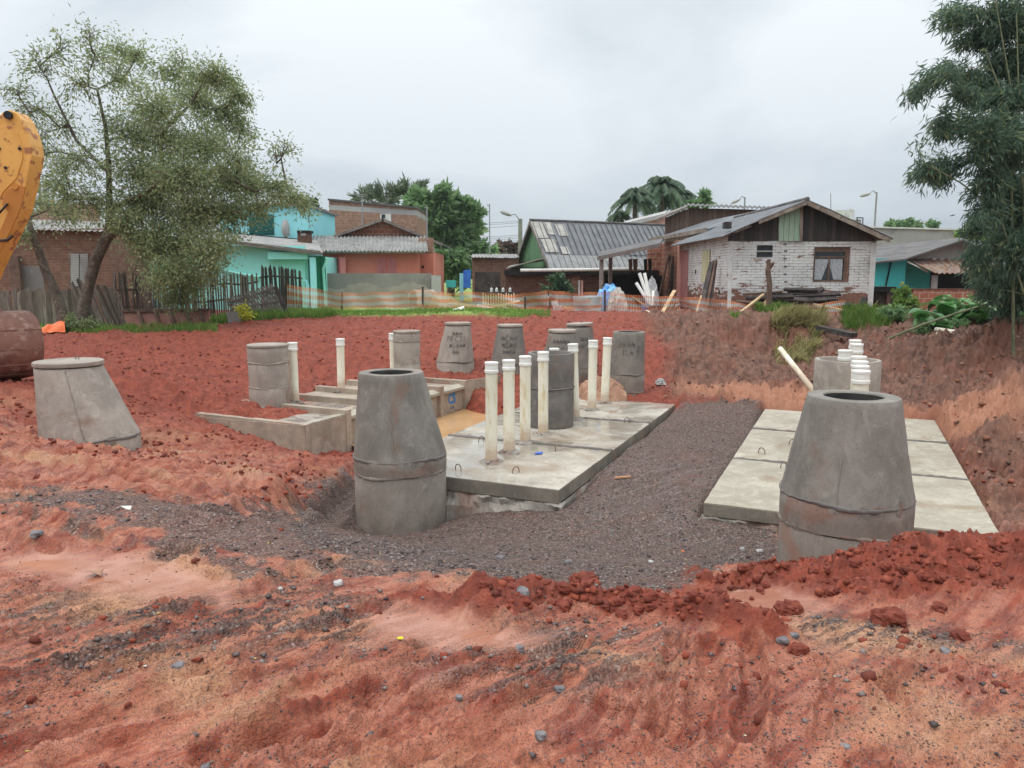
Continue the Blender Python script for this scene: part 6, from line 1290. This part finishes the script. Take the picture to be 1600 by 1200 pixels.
for px, py, s, lb in ((888, 881, .048, 'dark angular stone on the gravel in front of the pit'), (790, 923, .022, 'small grey stone left of the red ridge'), (817, 951, .04, 'grey stone against the red ridge'), (781, 872, .035, 'grey stone on the gravel above the ridge'), (718, 1091, .02, 'bluish stone among the wheel ruts'), (875, 1071, .022, 'flat blue grey stone in the middle foreground'), (845, 1166, .02, 'flat stone close to the bottom edge'), (813, 1021, .022, 'dark stone below the red ridge'), (278, 1048, .024, 'blue grey stone in the left foreground ruts'), (528, 917, .032, 'pale grey stone at the edge of the gravel'), (58, 845, .03, 'grey slab of stone at the far left of the gravel'), (1017, 882, .022, 'pale stone in the gravel left of the right mound'), (1160, 861, .03, 'pale stone in the gravel left of the right cone'), (1187, 862, .028, 'white stone next to the right cone'), (1222, 1012, .026, 'dark stone right of the lower clods'), (1240, 1007, .024, 'small dark stone in the black streak'), (1320, 1170, .018, 'dark stone near the lower right'), (438, 918, .018, 'small white stone left of the pale grey one'), (1480, 1021, .026, 'grey stone in the streak at the right'), (320, 1200 - 10, .02, 'dark stone at the bottom left')):
    rock(px, py, s, M_STN if 'white' not in lb and 'pale' not in lb else M_RND2, lb, group=GS)
GC = 'red clay clods in the foreground'
for px, py, s, lb in ((1186, 985, .10, 'large red clod in front of the right mound'), (1388, 977, .105, 'large red clod with a dark underside at the right'), (1500, 1000, .06, 'round red clod near the right edge'), (1232, 958, .09, 'broad red clod just under the mound'), (912, 940, .09, 'tall red clod on top of the ridge'), (880, 958, .06, 'red clod at the left end of the ridge'), (795, 935, .045, 'small red clod left of the ridge'), (756, 963, .042, 'dark red clod by the wet patch'), (1085, 893, .055, 'red clod at the left tip of the mound'), (1098, 905, .05, 'second red clod at the left tip of the mound'), (1130, 905, .055, 'third red clod at the left tip of the mound'), (1180, 905, .05, 'red clod on the mound crest beside the cone'), (1247, 1024, .06, 'flat red clod under the black streak'), (990, 958, .05, 'red clod right of the ridge top'), (1037, 957, .045, 'small red clod on the right of the ridge'), (1300, 930, .05, 'red clod on the lower face of the mound'), (1468, 955, .055, 'red clod half sunk in the mound foot'), (855, 848 - 5 + 100, .035, 'little red clod before the ridge'), (224, 772, .04, 'dark red lump on the left track'), (560, 755, .035, 'red lump beside the central cone'), (1150, 950, .05, 'red clod between ridge and mound'), (60, 812 - 60, .05, 'red lump at the left edge of the track')):
    rock(px, py, s * .72, M_CLD, lb, 'clay_clod', 'clod', GC, .72, sink=.3)
rr = random.Random(31)
for i in range(46):
    u_ = rr.random(); px = 830 + 260 * u_; py = 945 + 22 * u_ + rr.uniform(-14, 12); rock(px, py, rr.uniform(.012, .035), M_CLD, 'small crumbly red clod in the low ridge between the gravel and the mud', 'clay_clod', 'clod', 'small clods of the red ridge', .8, sink=.3)
for i in range(40):
    u_ = rr.random(); px = 1090 + 420 * u_; py = 925 - 45 * min(1, u_ * 2) + rr.uniform(-8, 40); rock(px, py, rr.uniform(.012, .035), M_CLD, 'small crumbly red clod on the fresh red mound', 'clay_clod', 'clod', 'small clods of the red mound', .8, sink=.3)
def scrap(label, px, py, mat, s, name, cat, flat=.15, seed=1):
    rr = random.Random(seed); p = gp(px, py, .008); n = 7; m = MB(); P = [(p.x + s * math.cos(6.28 * i / n) * rr.uniform(.6, 1.2), p.y + s * math.sin(6.28 * i / n) * rr.uniform(.5, 1), p.z + rr.uniform(0, flat * s)) for i in range(n)]
    m.prism(P, (0, 0, .004)); setp(m.build(name, mat), label, cat)
scrap('bright yellow leaf on the wet mud', 626, 1003, sm('yellow leaf', (.8, .62, .05), (.75, .5, .03), 8), .018, 'leaf', 'leaf'); scrap('crumpled white plastic scrap on the left gravel', 197, 800, M_CAP, .06, 'plastic_scrap', 'litter', .7)
scrap('scrap of brown cardboard in the wet patch', 150, 902, sm('cardboard', (.35, .2, .13), (.42, .25, .17), 8), .055, 'cardboard_scrap', 'litter', .6); scrap('small orange peel bit on the gravel', 1067, 862, sm('orange bit', (.8, .2, .05), (.7, .15, .04), 8), .018, 'litter_bit', 'litter'); 
pb = onz(835, 710, -.814); m = MB(); m.prism([pb, pb + Vector((.10, .02, 0)), pb + Vector((.12, .07, .01)), pb + Vector((.04, .09, 0))], (0, 0, .012)); setp(m.build('plastic_scrap', sm('blue scrap', (.05, .12, .5), (.07, .15, .6), 5)), 'blue plastic scrap on the wet slab by the third pipe', 'litter')
heap('crumpled pale tarpaulin scraps on the rubble of the right bank', 'plastic_scrap', 'litter', 1026, 1038, 588, 596, 16.3, M_RND2, 9, .3)
heap('heap of brown sand behind the middle slab between the pipes and the corner cone', 'sand_heap', 'sand heap', 900, 978, 598, 636, 15.15, sm('brown sand', (.32, .17, .11), (.42, .25, .17), 6, (.24, .10, .065), 12, rough=.95, bs=30, bump=.8), 12, 1.2)
heap('crescent of spilled mortar rubble at the foot of the dark ring', 'mortar_rubble', 'rubble', 885, 912, 660, 674, 12.35, M_BRNW, 13, .35)

# ================================================================ trees and plants
LF1 = foliage('olive tree leaves', (.23, .30, .13), (.40, .46, .25), (.54, .52, .28), .5)
LF2 = foliage('bamboo leaves', (.08, .14, .095), (.16, .25, .16), (.30, .34, .16), .5)
LF3 = foliage('mid green leaves', (.16, .27, .12), (.27, .42, .19), (.38, .5, .25), .5)
LF4 = foliage('dark green leaves', (.055, .11, .06), (.11, .19, .10), (.16, .24, .12), .4)
LF5 = foliage('bright grass', (.14, .27, .05), (.27, .42, .09), (.42, .46, .16), .45)
LF6 = foliage('dry grass', (.44, .38, .17), (.55, .48, .25), (.26, .34, .09), .45)
LF7 = foliage('broad glossy leaves', (.07, .20, .05), (.14, .33, .09), (.26, .40, .16), .3, .3)
LF8 = foliage('grey green plumes', (.12, .16, .10), (.20, .24, .16), (.25, .27, .2), .3)
M_BARK = sm('lichened bark', (.085, .065, .05), (.15, .125, .10), 6, (.24, .23, .18), 14, (.55, .68), rough=.95, bump=.8, bs=22)
M_CULM = sm('bamboo culm', (.10, .12, .06), (.18, .19, .10), 4, (.25, .24, .15), 9, rough=.6)
def leaves(C, D, L, Wd, rng, curl=.0):
    n = len(C); D = D / np.maximum(np.linalg.norm(D, axis=1), 1e-6)[:, None]; r = rng.normal(size=(n, 3)); Wv = np.cross(D, r); Wv /= np.maximum(np.linalg.norm(Wv, axis=1), 1e-6)[:, None]
    l_ = L * (.6 + .8 * rng.random((n, 1))); w_ = Wd * (.6 + .8 * rng.random((n, 1)))
    return np.stack([C, C + D * l_ * .45 + Wv * w_ * .5, C + D * l_, C + D * l_ * .45 - Wv * w_ * .5], 1).reshape(-1, 3)
def plant(name, label, cat, base, stems, clusters, L, Wd, leafm, barkm, seed=0, group=None, droop=.3, twigs=7, twig_r=.012, per=1.0, limb_r=.05, tight=.10, part='crown'):
    """stems: (points, radii); clusters: (centre, radii xyz, leaves) - every leaf hangs on a real twig that grows from a limb"""
    rng = np.random.default_rng(seed); t = thing(name, label, cat, tuple(base), group); m = MB(); nodes = []
    for pts, rad in stems:
        m.tube(pts, rad, 9)
        for i in range(len(pts) - 1):
            for s in (0, .33, .66, 1): nodes.append(Vector(pts[i]).lerp(Vector(pts[i + 1]), s))
    CC, DD = [], []
    order = sorted(clusters, key=lambda c: min((Vector(c[0]) - q).length for q in nodes))
    for c, rad, nl in order:
        c = Vector(c); nd = min(nodes, key=lambda q: (q - c).length + (.6 * max(0, q.z - c.z))); mid = nd.lerp(c, .5) + Vector(rng.normal(size=3) * .12 * (c - nd).length) + Vector((0, 0, .08 * (c - nd).length))
        P = [nd.lerp(mid, s / 3) if s < 3 else mid for s in range(4)] + [mid.lerp(c, s / 3) for s in (1, 2, 3)]
        lr = limb_r * min(1.3, .4 + (c - nd).length / 3); m.tube(P, [lr * (1 - .11 * i) for i in range(7)], 6, False); nodes += P[2:]
        nt_ = max(3, int(twigs * (rad[0] * rad[2]) ** .5 / .8)); nper = max(1, int(nl * per / nt_))
        for k_ in range(nt_):
            d = rng.normal(size=3); d /= np.linalg.norm(d); d *= rng.random() ** .4; e_ = c + Vector(d * np.array(rad)); s0 = P[int(rng.integers(3, 7))]; e_.z -= droop * .3 * rad[2] * abs(d[0])
            mm = s0.lerp(e_, .55) + Vector(rng.normal(size=3) * .1 * (e_ - s0).length) + Vector((0, 0, droop * .35 * (e_ - s0).length)); m.tube([s0, mm, e_], [twig_r, twig_r * .8, twig_r * .4], 4, False)
            tt = .25 + .75 * rng.random(nper) ** .8; a_ = np.array(s0), np.array(mm), np.array(e_); tt = tt[:, None]
            pos = a_[0] * (1 - tt) ** 2 + 2 * a_[1] * tt * (1 - tt) + a_[2] * tt ** 2; pos = pos + rng.normal(size=(nper, 3)) * tight * (.4 + tt) * max(.6, np.mean(rad))
            dd = (a_[2] - a_[0]) / max(1e-6, np.linalg.norm(a_[2] - a_[0])) + rng.normal(size=(nper, 3)) * .7; dd[:, 2] -= droop * 1.6; CC.append(pos); DD.append(dd)
    m.build('trunk', barkm, t); C_ = np.concatenate(CC); D_ = np.concatenate(DD); Vv = leaves(C_, D_, L, Wd, rng); quads_obj(part, Vv, len(C_), 4, leafm, t); return t
def CL(lst, Y, jit, seed, dy=.8):
    rr = random.Random(seed); o = []
    for px, py, rx, ry, n in lst:
        YY = Y + rr.uniform(-jit, jit); k_ = YY / 1212; o.append((at(px, py, YY), (rx * k_, max(rx, ry) * k_ * dy, ry * k_), n))
    return o
Yt = 21.3
st = [([at(104, 516, Yt), at(92, 470, Yt), at(72, 425, Yt), at(58, 385, Yt - .2), at(47, 355, Yt - .3), at(40, 310, Yt)], [.17, .14, .12, .10, .08, .05]),
      ([at(128, 516, Yt), at(131, 480, Yt), at(138, 445, Yt), at(150, 405, Yt), at(165, 375, Yt), at(187, 355, Yt)], [.20, .17, .155, .15, .14, .11]),
      ([at(168, 374, Yt), at(171, 330, Yt), at(170, 260, Yt + .3), at(165, 200, Yt), at(152, 140, Yt)], [.11, .09, .07, .05, .03]),
      ([at(187, 355, Yt), at(230, 300, Yt + .5), at(262, 270, Yt), at(300, 262, Yt - .4), at(350, 275, Yt), at(400, 300, Yt)], [.10, .09, .075, .065, .05, .03]),
      ([at(171, 330, Yt), at(210, 310, Yt - .4), at(250, 285, Yt - .8)], [.07, .06, .05]), ([at(170, 270, Yt), at(120, 220, Yt), at(85, 150, Yt)], [.05, .04, .03]), ([at(255, 272, Yt), at(250, 210, Yt), at(300, 160, Yt)], [.06, .045, .03])]
cl = [(55, 95, 32, 22, 330), (25, 140, 28, 22, 200), (95, 80, 30, 28, 250), (45, 175, 35, 25, 260), (140, 55, 14, 20, 130), (150, 90, 26, 26, 280), (185, 75, 26, 20, 380), (215, 85, 22, 22, 420), (190, 125, 42, 34, 700), (120, 130, 36, 34, 360), (95, 200, 46, 36, 480), (60, 240, 40, 34, 420),
      (120, 250, 46, 36, 700), (90, 290, 46, 34, 800), (140, 310, 42, 34, 800), (50, 315, 34, 30, 450), (100, 340, 40, 26, 500), (265, 110, 34, 24, 700), (285, 90, 12, 16, 90), (315, 110, 28, 20, 500), (345, 120, 26, 26, 700), (372, 145, 24, 22, 600), (300, 150, 44, 36, 1500), (350, 175, 36, 34, 1200), (380, 205, 18, 26, 500),
      (240, 165, 44, 38, 1300), (210, 215, 46, 44, 1800), (260, 220, 50, 46, 1700), (320, 220, 46, 38, 1700), (365, 245, 36, 34, 1000), (225, 270, 52, 46, 2400), (290, 280, 56, 44, 2600), (345, 290, 48, 40, 1900), (395, 290, 40, 32, 1300), (440, 295, 32, 24, 800), (465, 312, 24, 16, 450), (430, 240, 14, 20, 120), (445, 225, 12, 14, 60), (460, 235, 10, 10, 40), (478, 330, 16, 14, 200),
      (240, 325, 54, 44, 2600), (300, 335, 54, 44, 2600), (355, 335, 44, 32, 1300), (410, 325, 36, 22, 600), (200, 355, 30, 30, 900), (235, 385, 42, 38, 1900), (280, 395, 44, 44, 2300), (325, 380, 36, 40, 1400), (255, 425, 34, 30, 1400), (290, 440, 36, 32, 1700), (320, 425, 24, 28, 700), (285, 468, 26, 14, 500), (345, 395, 18, 22, 260), (30, 360, 26, 22, 260), (10, 260, 20, 30, 260)]
plant('spreading_tree', 'sparse olive green tree with twin leaning trunks, its crown hanging over the picket fence', 'tree', st[1][0][0], st, CL([(a_, b_, c_ * 1.3, d_ * 1.3, n) for a_, b_, c_, d_, n in cl], Yt, 1.3, 4), .105, .038, LF1, M_BARK, 5, twigs=26, tight=.17, limb_r=.04, twig_r=.009, droop=.35, per=1.5)
# bamboo clump, right edge
Yb = 15.5; rng_ = random.Random(4); st = []
for i in range(16):
    bx = 1610 + rng_.uniform(-30, 120); tx = bx + rng_.uniform(-70, 60); YY = Yb + rng_.uniform(-.8, 1.2); hh = rng_.uniform(-60, 90); g_ = at(bx, 520, YY)
    st.append(([Vector((g_.x, g_.y, G(g_.x, g_.y) - .1)), at(bx - 4, 420, YY), at(bx - 6, 300, YY), at((bx + tx) / 2, 180, YY), at(tx - 10, hh, YY)], [.028, .026, .023, .018, .008]))
st.append(([at(1600, 460, Yb - .6), at(1560, 330, Yb - .6), at(1500, 285, Yb - .6), at(1440, 252, Yb - .6)], [.02, .018, .014, .006]))
cl = [(1475, 25, 26, 10, 260), (1500, 35, 24, 14, 300), (1530, 20, 36, 26, 900), (1520, 65, 34, 26, 900), (1570, 40, 50, 45, 2300), (1560, 100, 50, 45, 2300), (1465, 118, 26, 12, 360), (1440, 130, 20, 14, 300), (1427, 148, 9, 14, 160), (1495, 115, 28, 18, 500), (1530, 130, 36, 26, 1000), (1510, 145, 26, 20, 420), (1575, 160, 46, 46, 2300), (1480, 188, 22, 12, 300), (1468, 200, 16, 14, 260), (1510, 200, 34, 24, 850), (1545, 215, 42, 36, 1500), (1590, 230, 44, 50, 2300),
      (1450, 262, 18, 18, 420), (1478, 262, 28, 18, 520), (1470, 280, 18, 14, 260), (1437, 232, 6, 8, 40), (1510, 255, 22, 20, 360), (1545, 280, 34, 34, 1000), (1585, 310, 40, 50, 2100), (1540, 330, 20, 26, 480), (1528, 350, 18, 20, 380), (1560, 370, 34, 36, 1300), (1595, 390, 36, 46, 2100), (1530, 400, 24, 22, 600), (1560, 425, 34, 30, 1400), (1595, 450, 36, 36, 1700), (1545, 450, 18, 18, 300), (1570, 475, 26, 18, 500),
      (1660, 60, 70, 80, 2000), (1670, 200, 70, 80, 2000), (1670, 340, 70, 80, 1800), (1660, 450, 60, 50, 1100)]
plant('bamboo_clump', 'tall dark bamboo clump filling the right edge, with drooping sprays against the sky', 'bamboo', st[0][0][0], st, CL([(a_, b_, c_ * 1.12, d_ * 1.12, n) for a_, b_, c_, d_, n in cl + [(1570, 330, 40, 40, 1200), (1580, 440, 40, 40, 1200)]], Yb, .9, 5), .16, .028, LF2, M_CULM, 6, twigs=18, tight=.14, limb_r=.014, twig_r=.006, droop=.55, per=1.45)
# trees behind
def bg(name, label, px, base_y, Y, cl, L, Wd, mat, seed, cat='tree', trunkx=None, **kw):
    tx = trunkx or px; b0 = at(tx, 430, Y); b0.z = .1; top = at(px, base_y, Y)
    plant(name, label, cat, b0, [([b0, b0.lerp(top, .5), top], [.28, .22, .12])], CL(cl, Y, 1.5, seed), L, Wd, mat, M_BARK, seed, group=kw.pop('group', 'trees beyond the houses'), **kw)
bg('leafy_tree', 'large bushy mid green tree between the salmon house and the street lamp', 705, 380, 56, [(690, 305, 28, 16, 900), (660, 310, 22, 16, 500), (720, 318, 26, 16, 900), (740, 335, 16, 16, 500), (680, 335, 34, 24, 1500), (715, 345, 34, 24, 1500), (742, 362, 16, 20, 700), (690, 370, 34, 26, 1500), (725, 380, 30, 24, 1300), (750, 392, 12, 20, 500), (700, 400, 34, 24, 1400), (735, 410, 26, 20, 900), (690, 425, 30, 20, 900), (722, 430, 28, 16, 800), (640, 315, 20, 18, 300)], .5, .22, LF3, 21, twigs=9, tight=.13, limb_r=.09, droop=.1)
bg('feathery_tree', 'wispy grey green treetops showing above the brick block', 600, 330, 62, [(575, 305, 22, 14, 260), (600, 302, 20, 14, 300), (625, 300, 20, 14, 320), (612, 312, 26, 10, 300), (640, 300, 18, 18, 400), (563, 308, 12, 12, 120), (655, 296, 14, 12, 300)], .55, .12, LF8, 22, twigs=9, tight=.12, limb_r=.06, droop=-.3)
bg('leafy_tree', 'dark green tree behind the light blue house, touching the brick block', 495, 350, 48, [(492, 330, 14, 20, 600), (500, 350, 12, 18, 600), (490, 360, 12, 14, 400)], .4, .2, LF4, 23, twigs=9, limb_r=.07)
bg('flowering_tree', 'distant pinkish brown tree behind the power lines', 790, 390, 75, [(785, 382, 16, 8, 400), (800, 386, 12, 8, 300), (775, 392, 16, 8, 350)], .5, .3, foliage('pink brown leaves', (.13, .09, .07), (.20, .13, .11)), 24, limb_r=.06)
bg('leafy_tree', 'low distant green bush behind the brick shed', 765, 395, 66, [(765, 392, 20, 8, 500), (745, 398, 14, 8, 300)], .5, .3, LF3, 25, limb_r=.06)
bg('leafy_tree', 'light green treetop right of the palms, above the clapboard house', 1090, 320, 60, [(1085, 312, 10, 8, 200), (1100, 310, 8, 9, 160), (1092, 322, 16, 8, 260)], .5, .26, LF3, 26, limb_r=.06)
bg('leafy_tree', 'rounded green treetop over the long grey wall', 1400, 352, 80, [(1396, 349, 18, 5, 500), (1412, 350, 14, 5, 400), (1432, 352, 10, 5, 260), (1462, 353, 6, 4, 160), (1385, 356, 12, 5, 200)], .5, .3, LF3, 27, limb_r=.06)
bg('leafy_tree', 'pale green bush growing behind the teal house beside the bamboo', 1520, 380, 40, [(1510, 365, 16, 10, 600), (1530, 355, 18, 14, 700), (1540, 375, 20, 16, 800), (1565, 370, 20, 20, 800), (1500, 362, 10, 6, 200)], .3, .16, LF5, 28, limb_r=.05)
bg('leafy_tree', 'dark tree standing right of the bamboo, beyond the orange brick wall', 1660, 400, 34, [(1650, 380, 40, 30, 900), (1690, 350, 40, 40, 1000), (1640, 420, 40, 30, 800), (1700, 420, 40, 40, 900)], .3, .16, LF4, 29, limb_r=.06)
bg('leafy_tree', 'green tree farther right behind the bamboo clump', 1850, 380, 45, [(1830, 370, 50, 36, 900), (1880, 350, 50, 40, 1000), (1840, 420, 50, 30, 800)], .4, .2, LF3, 30, limb_r=.06)
# queen palms
def palm(label, px, py, Y, R, seed, trunk_y=400):
    rr = random.Random(seed); b0 = at(px, 430, Y); b0.z = .1; top = at(px, py, Y); t = thing('palm_tree', label, 'palm', tuple(b0), 'palms behind the metal roof'); m = MB(); m.tube([b0, top], [.22, .15], 10); m.build('trunk', M_BARK, t)
    VV = []; m = MB()
    for i in range(46):
        a = rr.uniform(0, 6.283); el = rr.uniform(-.35, 1.3); L = R * rr.uniform(.8, 1.1); P = []
        for s in range(9):
            q = s / 8; P.append(top + Vector((math.cos(a) * L * q * math.cos(el) , math.sin(a) * L * q * math.cos(el), L * (math.sin(el) * q - .72 * q * q))))
        m.tube(P, [.03 * (1 - .09 * j) for j in range(9)], 4, False)
        for j in range(1, 9):
            for w in range(6):
                f = w / 6; c_ = P[j - 1].lerp(P[j], f); ax = (P[j] - P[j - 1]).normalized(); sd_ = ax.cross(Vector((0, 0, 1)))
                sd_ = sd_.normalized() if sd_.length > .01 else Vector((1, 0, 0))
                for s in (-1, 1):
                    d = (sd_ * s + ax * .4 + Vector((rr.uniform(-.2, .2), rr.uniform(-.2, .2), -.75 + rr.uniform(-.3, .2)))).normalized(); l_ = L * .30 * (1 - .05 * j); wv = ax * .05
                    VV += [c_ - wv, c_ + wv, c_ + d * l_ + wv * .2, c_ + d * l_ - wv * .2]
    m.build('frond_stems', M_CULM, t); V_ = np.array([tuple(v) for v in VV]); quads_obj('fronds', V_, len(V_) // 4, 4, LF4, t)
palm('left palm with drooping fronds above the metal roof', 992, 306, 58, 2.0, 1); palm('tallest palm above the metal roof', 1035, 290, 60, 2.3, 2); palm('lower palm beside the tallest one, over the clapboard house', 1060, 305, 62, 2.0, 3); palm('small low palm at the left end of the palm group', 968, 335, 60, 1.0, 4)
# shrubs and broad leaved plants
def bush(name, label, px, py, Y, cl, L, Wd, mat, seed, cat='bush', **kw):
    b0 = at(px, py, Y); b0.z = G(b0.x, b0.y) - .03; c_ = CL(cl, Y, .25, seed); plant(name, label, cat, b0, [([b0, b0 + Vector((0, 0, .25))], [.03, .02])], c_, L, Wd, mat, M_BARK, seed, part='leaves', limb_r=.015, twig_r=.006, **kw)
bush('shrub', 'green shrub growing before the dark outbuilding', 872, 480, 30, [(865, 455, 16, 12, 700), (880, 448, 14, 14, 700), (872, 436, 12, 8, 350), (890, 456, 8, 10, 250)], .18, .08, LF4, 41)
bush('shrub', 'yellow green leafy shrub at the left end of the orange brick wall', 1412, 490, 24, [(1412, 458, 12, 10, 380), (1420, 470, 14, 12, 500), (1405, 475, 10, 14, 380)], .14, .08, LF5, 42)
bush('shrub', 'dark leafy shrub beside the wooden hutch', 1395, 505, 20.5, [(1395, 490, 14, 14, 800), (1405, 500, 14, 12, 700), (1384, 500, 10, 10, 450)], .10, .06, LF3, 43)
bush('twiggy_brush', 'pile of bare grey brushwood between the shrubs and the big leaves', 1430, 505, 20.5, [(1425, 490, 22, 14, 120), (1435, 500, 22, 10, 100)], .06, .02, LF8, 44, twigs=40, tight=.1)
bush('small_plant', 'little bright yellow leaved plant in front of the lattice panel', 383, 503, 21.5, [(378, 484, 6, 6, 90), (383, 494, 7, 8, 140)], .10, .06, foliage('yellow leaves', (.5, .52, .04), (.62, .6, .08)), 45)
bush('weedy_growth', 'weeds and suckers at the foot of the twin trunks', 122, 518, 21, [(120, 500, 14, 14, 380), (135, 505, 16, 10, 360), (112, 505, 10, 10, 260)], .10, .04, LF1, 46)
def bigleaf(label, x0, x1, y0, y1, Y, n, L, seed, mat=LF7):
    rr = random.Random(seed); b0 = at((x0 + x1) / 2, y1, Y); b0.z = G(b0.x, b0.y); t = thing('elephant_ear_plant', label, 'plant', tuple(b0), 'broad leaved plants on the right bank'); sm_ = MB(); lf = MB()
    for i in range(n):
        c_ = at(rr.uniform(x0, x1), rr.uniform(y0, y1), Y + rr.uniform(-.6, .6)); root = Vector((b0.x + rr.uniform(-.5, .5), b0.y + rr.uniform(-.2, .2), 0)); root.z = G(root.x, root.y) - .03
        c_.z = max(c_.z, G(c_.x, c_.y) + .12); l_ = L * rr.uniform(.6, 1.15); sm_.tube([root, root.lerp(c_, .6) + Vector((0, 0, .15)), c_], [.015, .012, .008], 5, False)
        yaw = rr.uniform(0, 6.28); tip = Vector((math.cos(yaw), math.sin(yaw) * .8 - .3, rr.uniform(-.7, .1))).normalized(); sd_ = tip.cross(Vector((0, 0, 1))).normalized(); up_ = sd_.cross(tip)
        prof = [(-.28, .0), (-.22, .26), (.0, .42), (.25, .36), (.5, .22), (.72, .0)]
        ctr = [c_ + tip * (a * l_) + up_ * (-.12 * l_ * a * a) for a, _ in prof]
        vs = []; 
        for (a, w), q in zip(prof, ctr): vs += [q + sd_ * w * l_ * .8 + up_ * w * l_ * .28 * (1 + .2 * math.sin(9 * a)), q, q - sd_ * w * l_ * .8 + up_ * w * l_ * .28]
        lf.add(vs, [(3 * j + k_, 3 * j + k_ + 1, 3 * j + 4 + k_, 3 * j + 3 + k_) for j in range(5) for k_ in (0, 1)], True)
    sm_.build('stems', M_CULM, t); lf.build('leaves', mat, t, False)
bigleaf('large leaved plant with pale folded leaves in the middle of the right bank', 1465, 1535, 468, 500, 19.8, 55, .75, 1)
bigleaf('large leaved plant at the left above the lying cream pipes', 1435, 1480, 485, 515, 19.1, 44, .5, 2)
bigleaf('large leaved plant at the right, under the bamboo', 1520, 1600, 468, 500, 18.6, 60, .65, 3)
bigleaf('single tall leaf standing before the orange brick wall', 1470, 1484, 462, 472, 23, 5, .5, 4)
bush('creeper', 'tangle of small leaved creeper around the lying cream pipes', 1460, 520, 18.6, [(1450, 512, 18, 8, 700), (1475, 515, 20, 8, 700), (1495, 508, 16, 8, 500), (1440, 520, 12, 6, 350)], .07, .04, LF3, 47)
m = MB(); m.tube([at(1380, 533, 18.4), at(1440, 508, 18.2), at(1500, 488, 18.2), at(1560, 470, 18), at(1640, 456, 17.6)], [.03, .03, .028, .025, .02], 7); setp(m.build('bamboo_pole', M_CULM), 'long thin bamboo cane lying aslant over the large leaves', 'pole')
# grasses
def grass(name, label, n, region, h, wd, mat, seed, lean=.5, droop=0, kind='stuff'):
    rng = np.random.default_rng(seed); P = region(rng, n); z, _ = terrain(P[:, 0], P[:, 1]); n = len(P); base_ = np.stack([P[:, 0], P[:, 1], z - .01], 1); hh = h * (.45 + .8 * rng.random(n)); a = rng.random(n) * 6.283; ln = lean * rng.random(n)
    tip = base_ + np.stack([np.cos(a) * ln * hh, np.sin(a) * ln * hh, hh * (1 - droop * 1.5 * rng.random(n))], 1); mid = (base_ + tip) / 2 + np.array([0, 0, 1.]) * (hh * .12)[:, None]; s = np.stack([np.sin(a), -np.cos(a), 0 * a], 1) * wd
    if droop: tip[:, 1] -= droop * hh * .55
    V_ = np.stack([base_ - s, base_ + s, mid + s * .8, tip, mid - s * .8], 1).reshape(-1, 3); o = quads_obj(name, V_, n, 5, mat); setp(o, label, 'grass', kind=kind); return o
def rg(x0, x1, y0, y1, clump=.5):
    def f(r, n):
        pa = [hit(x, y) for x, y in ((x0, y1), (x1, y1), (x0, y0), (x1, y0))]; u_, v_ = r.random(n)[:, None], r.random(n)[:, None]; P = (pa[0] * (1 - u_) + pa[1] * u_) * (1 - v_) + (pa[2] * (1 - u_) + pa[3] * u_) * v_
        return P[r.random(n) < np.clip((fbm(P[:, 0] * 2.2, P[:, 1] * 2.2, 3, 3) - clump) * 6 + .5, 0, 1)]
    return f
def patch(px, Y, rx, ry, py=495):
    def f(r, n):
        c_ = at(px, py, Y); a = r.random(n) * 6.283; q = r.random(n) ** .6; return np.stack([c_.x + rx * q * np.cos(a), c_.y + ry * q * np.sin(a)], 1)
    return f
grass('grass', 'bright short grass of the strip behind the red bank', 26000, rg(400, 860, 488, 498, .34), .09, .006, LF5, 1)
grass('grass', 'longer green grass at the foot of the lattice panel', 9000, patch(425, 22.6, 1.9, .9), .22, .008, LF5, 2)
grass('grass', 'green grass round the twin trunk tree and the formwork', 6000, rg(60, 340, 512, 522, .42), .16, .008, LF5, 3)
grass('grass', 'green tuft at the foot of the dead trunk', 2200, patch(1207, 22.0, .5, .35), .28, .009, LF5, 4); grass('grass', 'green weeds along the top of the cut bank', 2500, rg(1140, 1290, 500, 508, .5), .12, .008, LF5, 5, .9)
grass('grass', 'tall green grass clump right of the dark sleeper', 5000, rg(1318, 1388, 497, 524, .47), .30, .007, LF5, 6, .9)
grass('dry_grass', 'dry straw coloured grass hanging over the cut bank', 13000, rg(1208, 1288, 503, 520, .35), .34, .007, LF6, 7, 1.1, .8)
grass('dry_grass', 'dry grass spilling down the cut face', 13000, rg(1212, 1280, 512, 575, .40), .30, .007, LF6, 9, .9, 1.0)
grass('grass', 'scattered weeds on the right bank below the bamboo', 3500, rg(1520, 1640, 478, 500, .45), .4, .012, LF5, 8)
M_GC = sm('straw roots', (.42, .26, .13), (.5, .33, .18), 8)

# ================================================================ damp air
m = MB(); m.box(-120, 120, -12, 300, -3.5, 40); o = m.build('haze', None); k = NT('haze'); k.t.nodes.remove(k.p)
pv = k.n('ShaderNodeVolumePrincipled'); pv.inputs['Color'].default_value = (.86, .92, 1, 1); pv.inputs['Density'].default_value = .0004; pv.inputs['Anisotropy'].default_value = .2
k.l(pv.outputs[0], k.out.inputs['Volume']); o.data.materials.append(k.m); setp(o, 'thin damp haze over the whole site', kind='stuff')
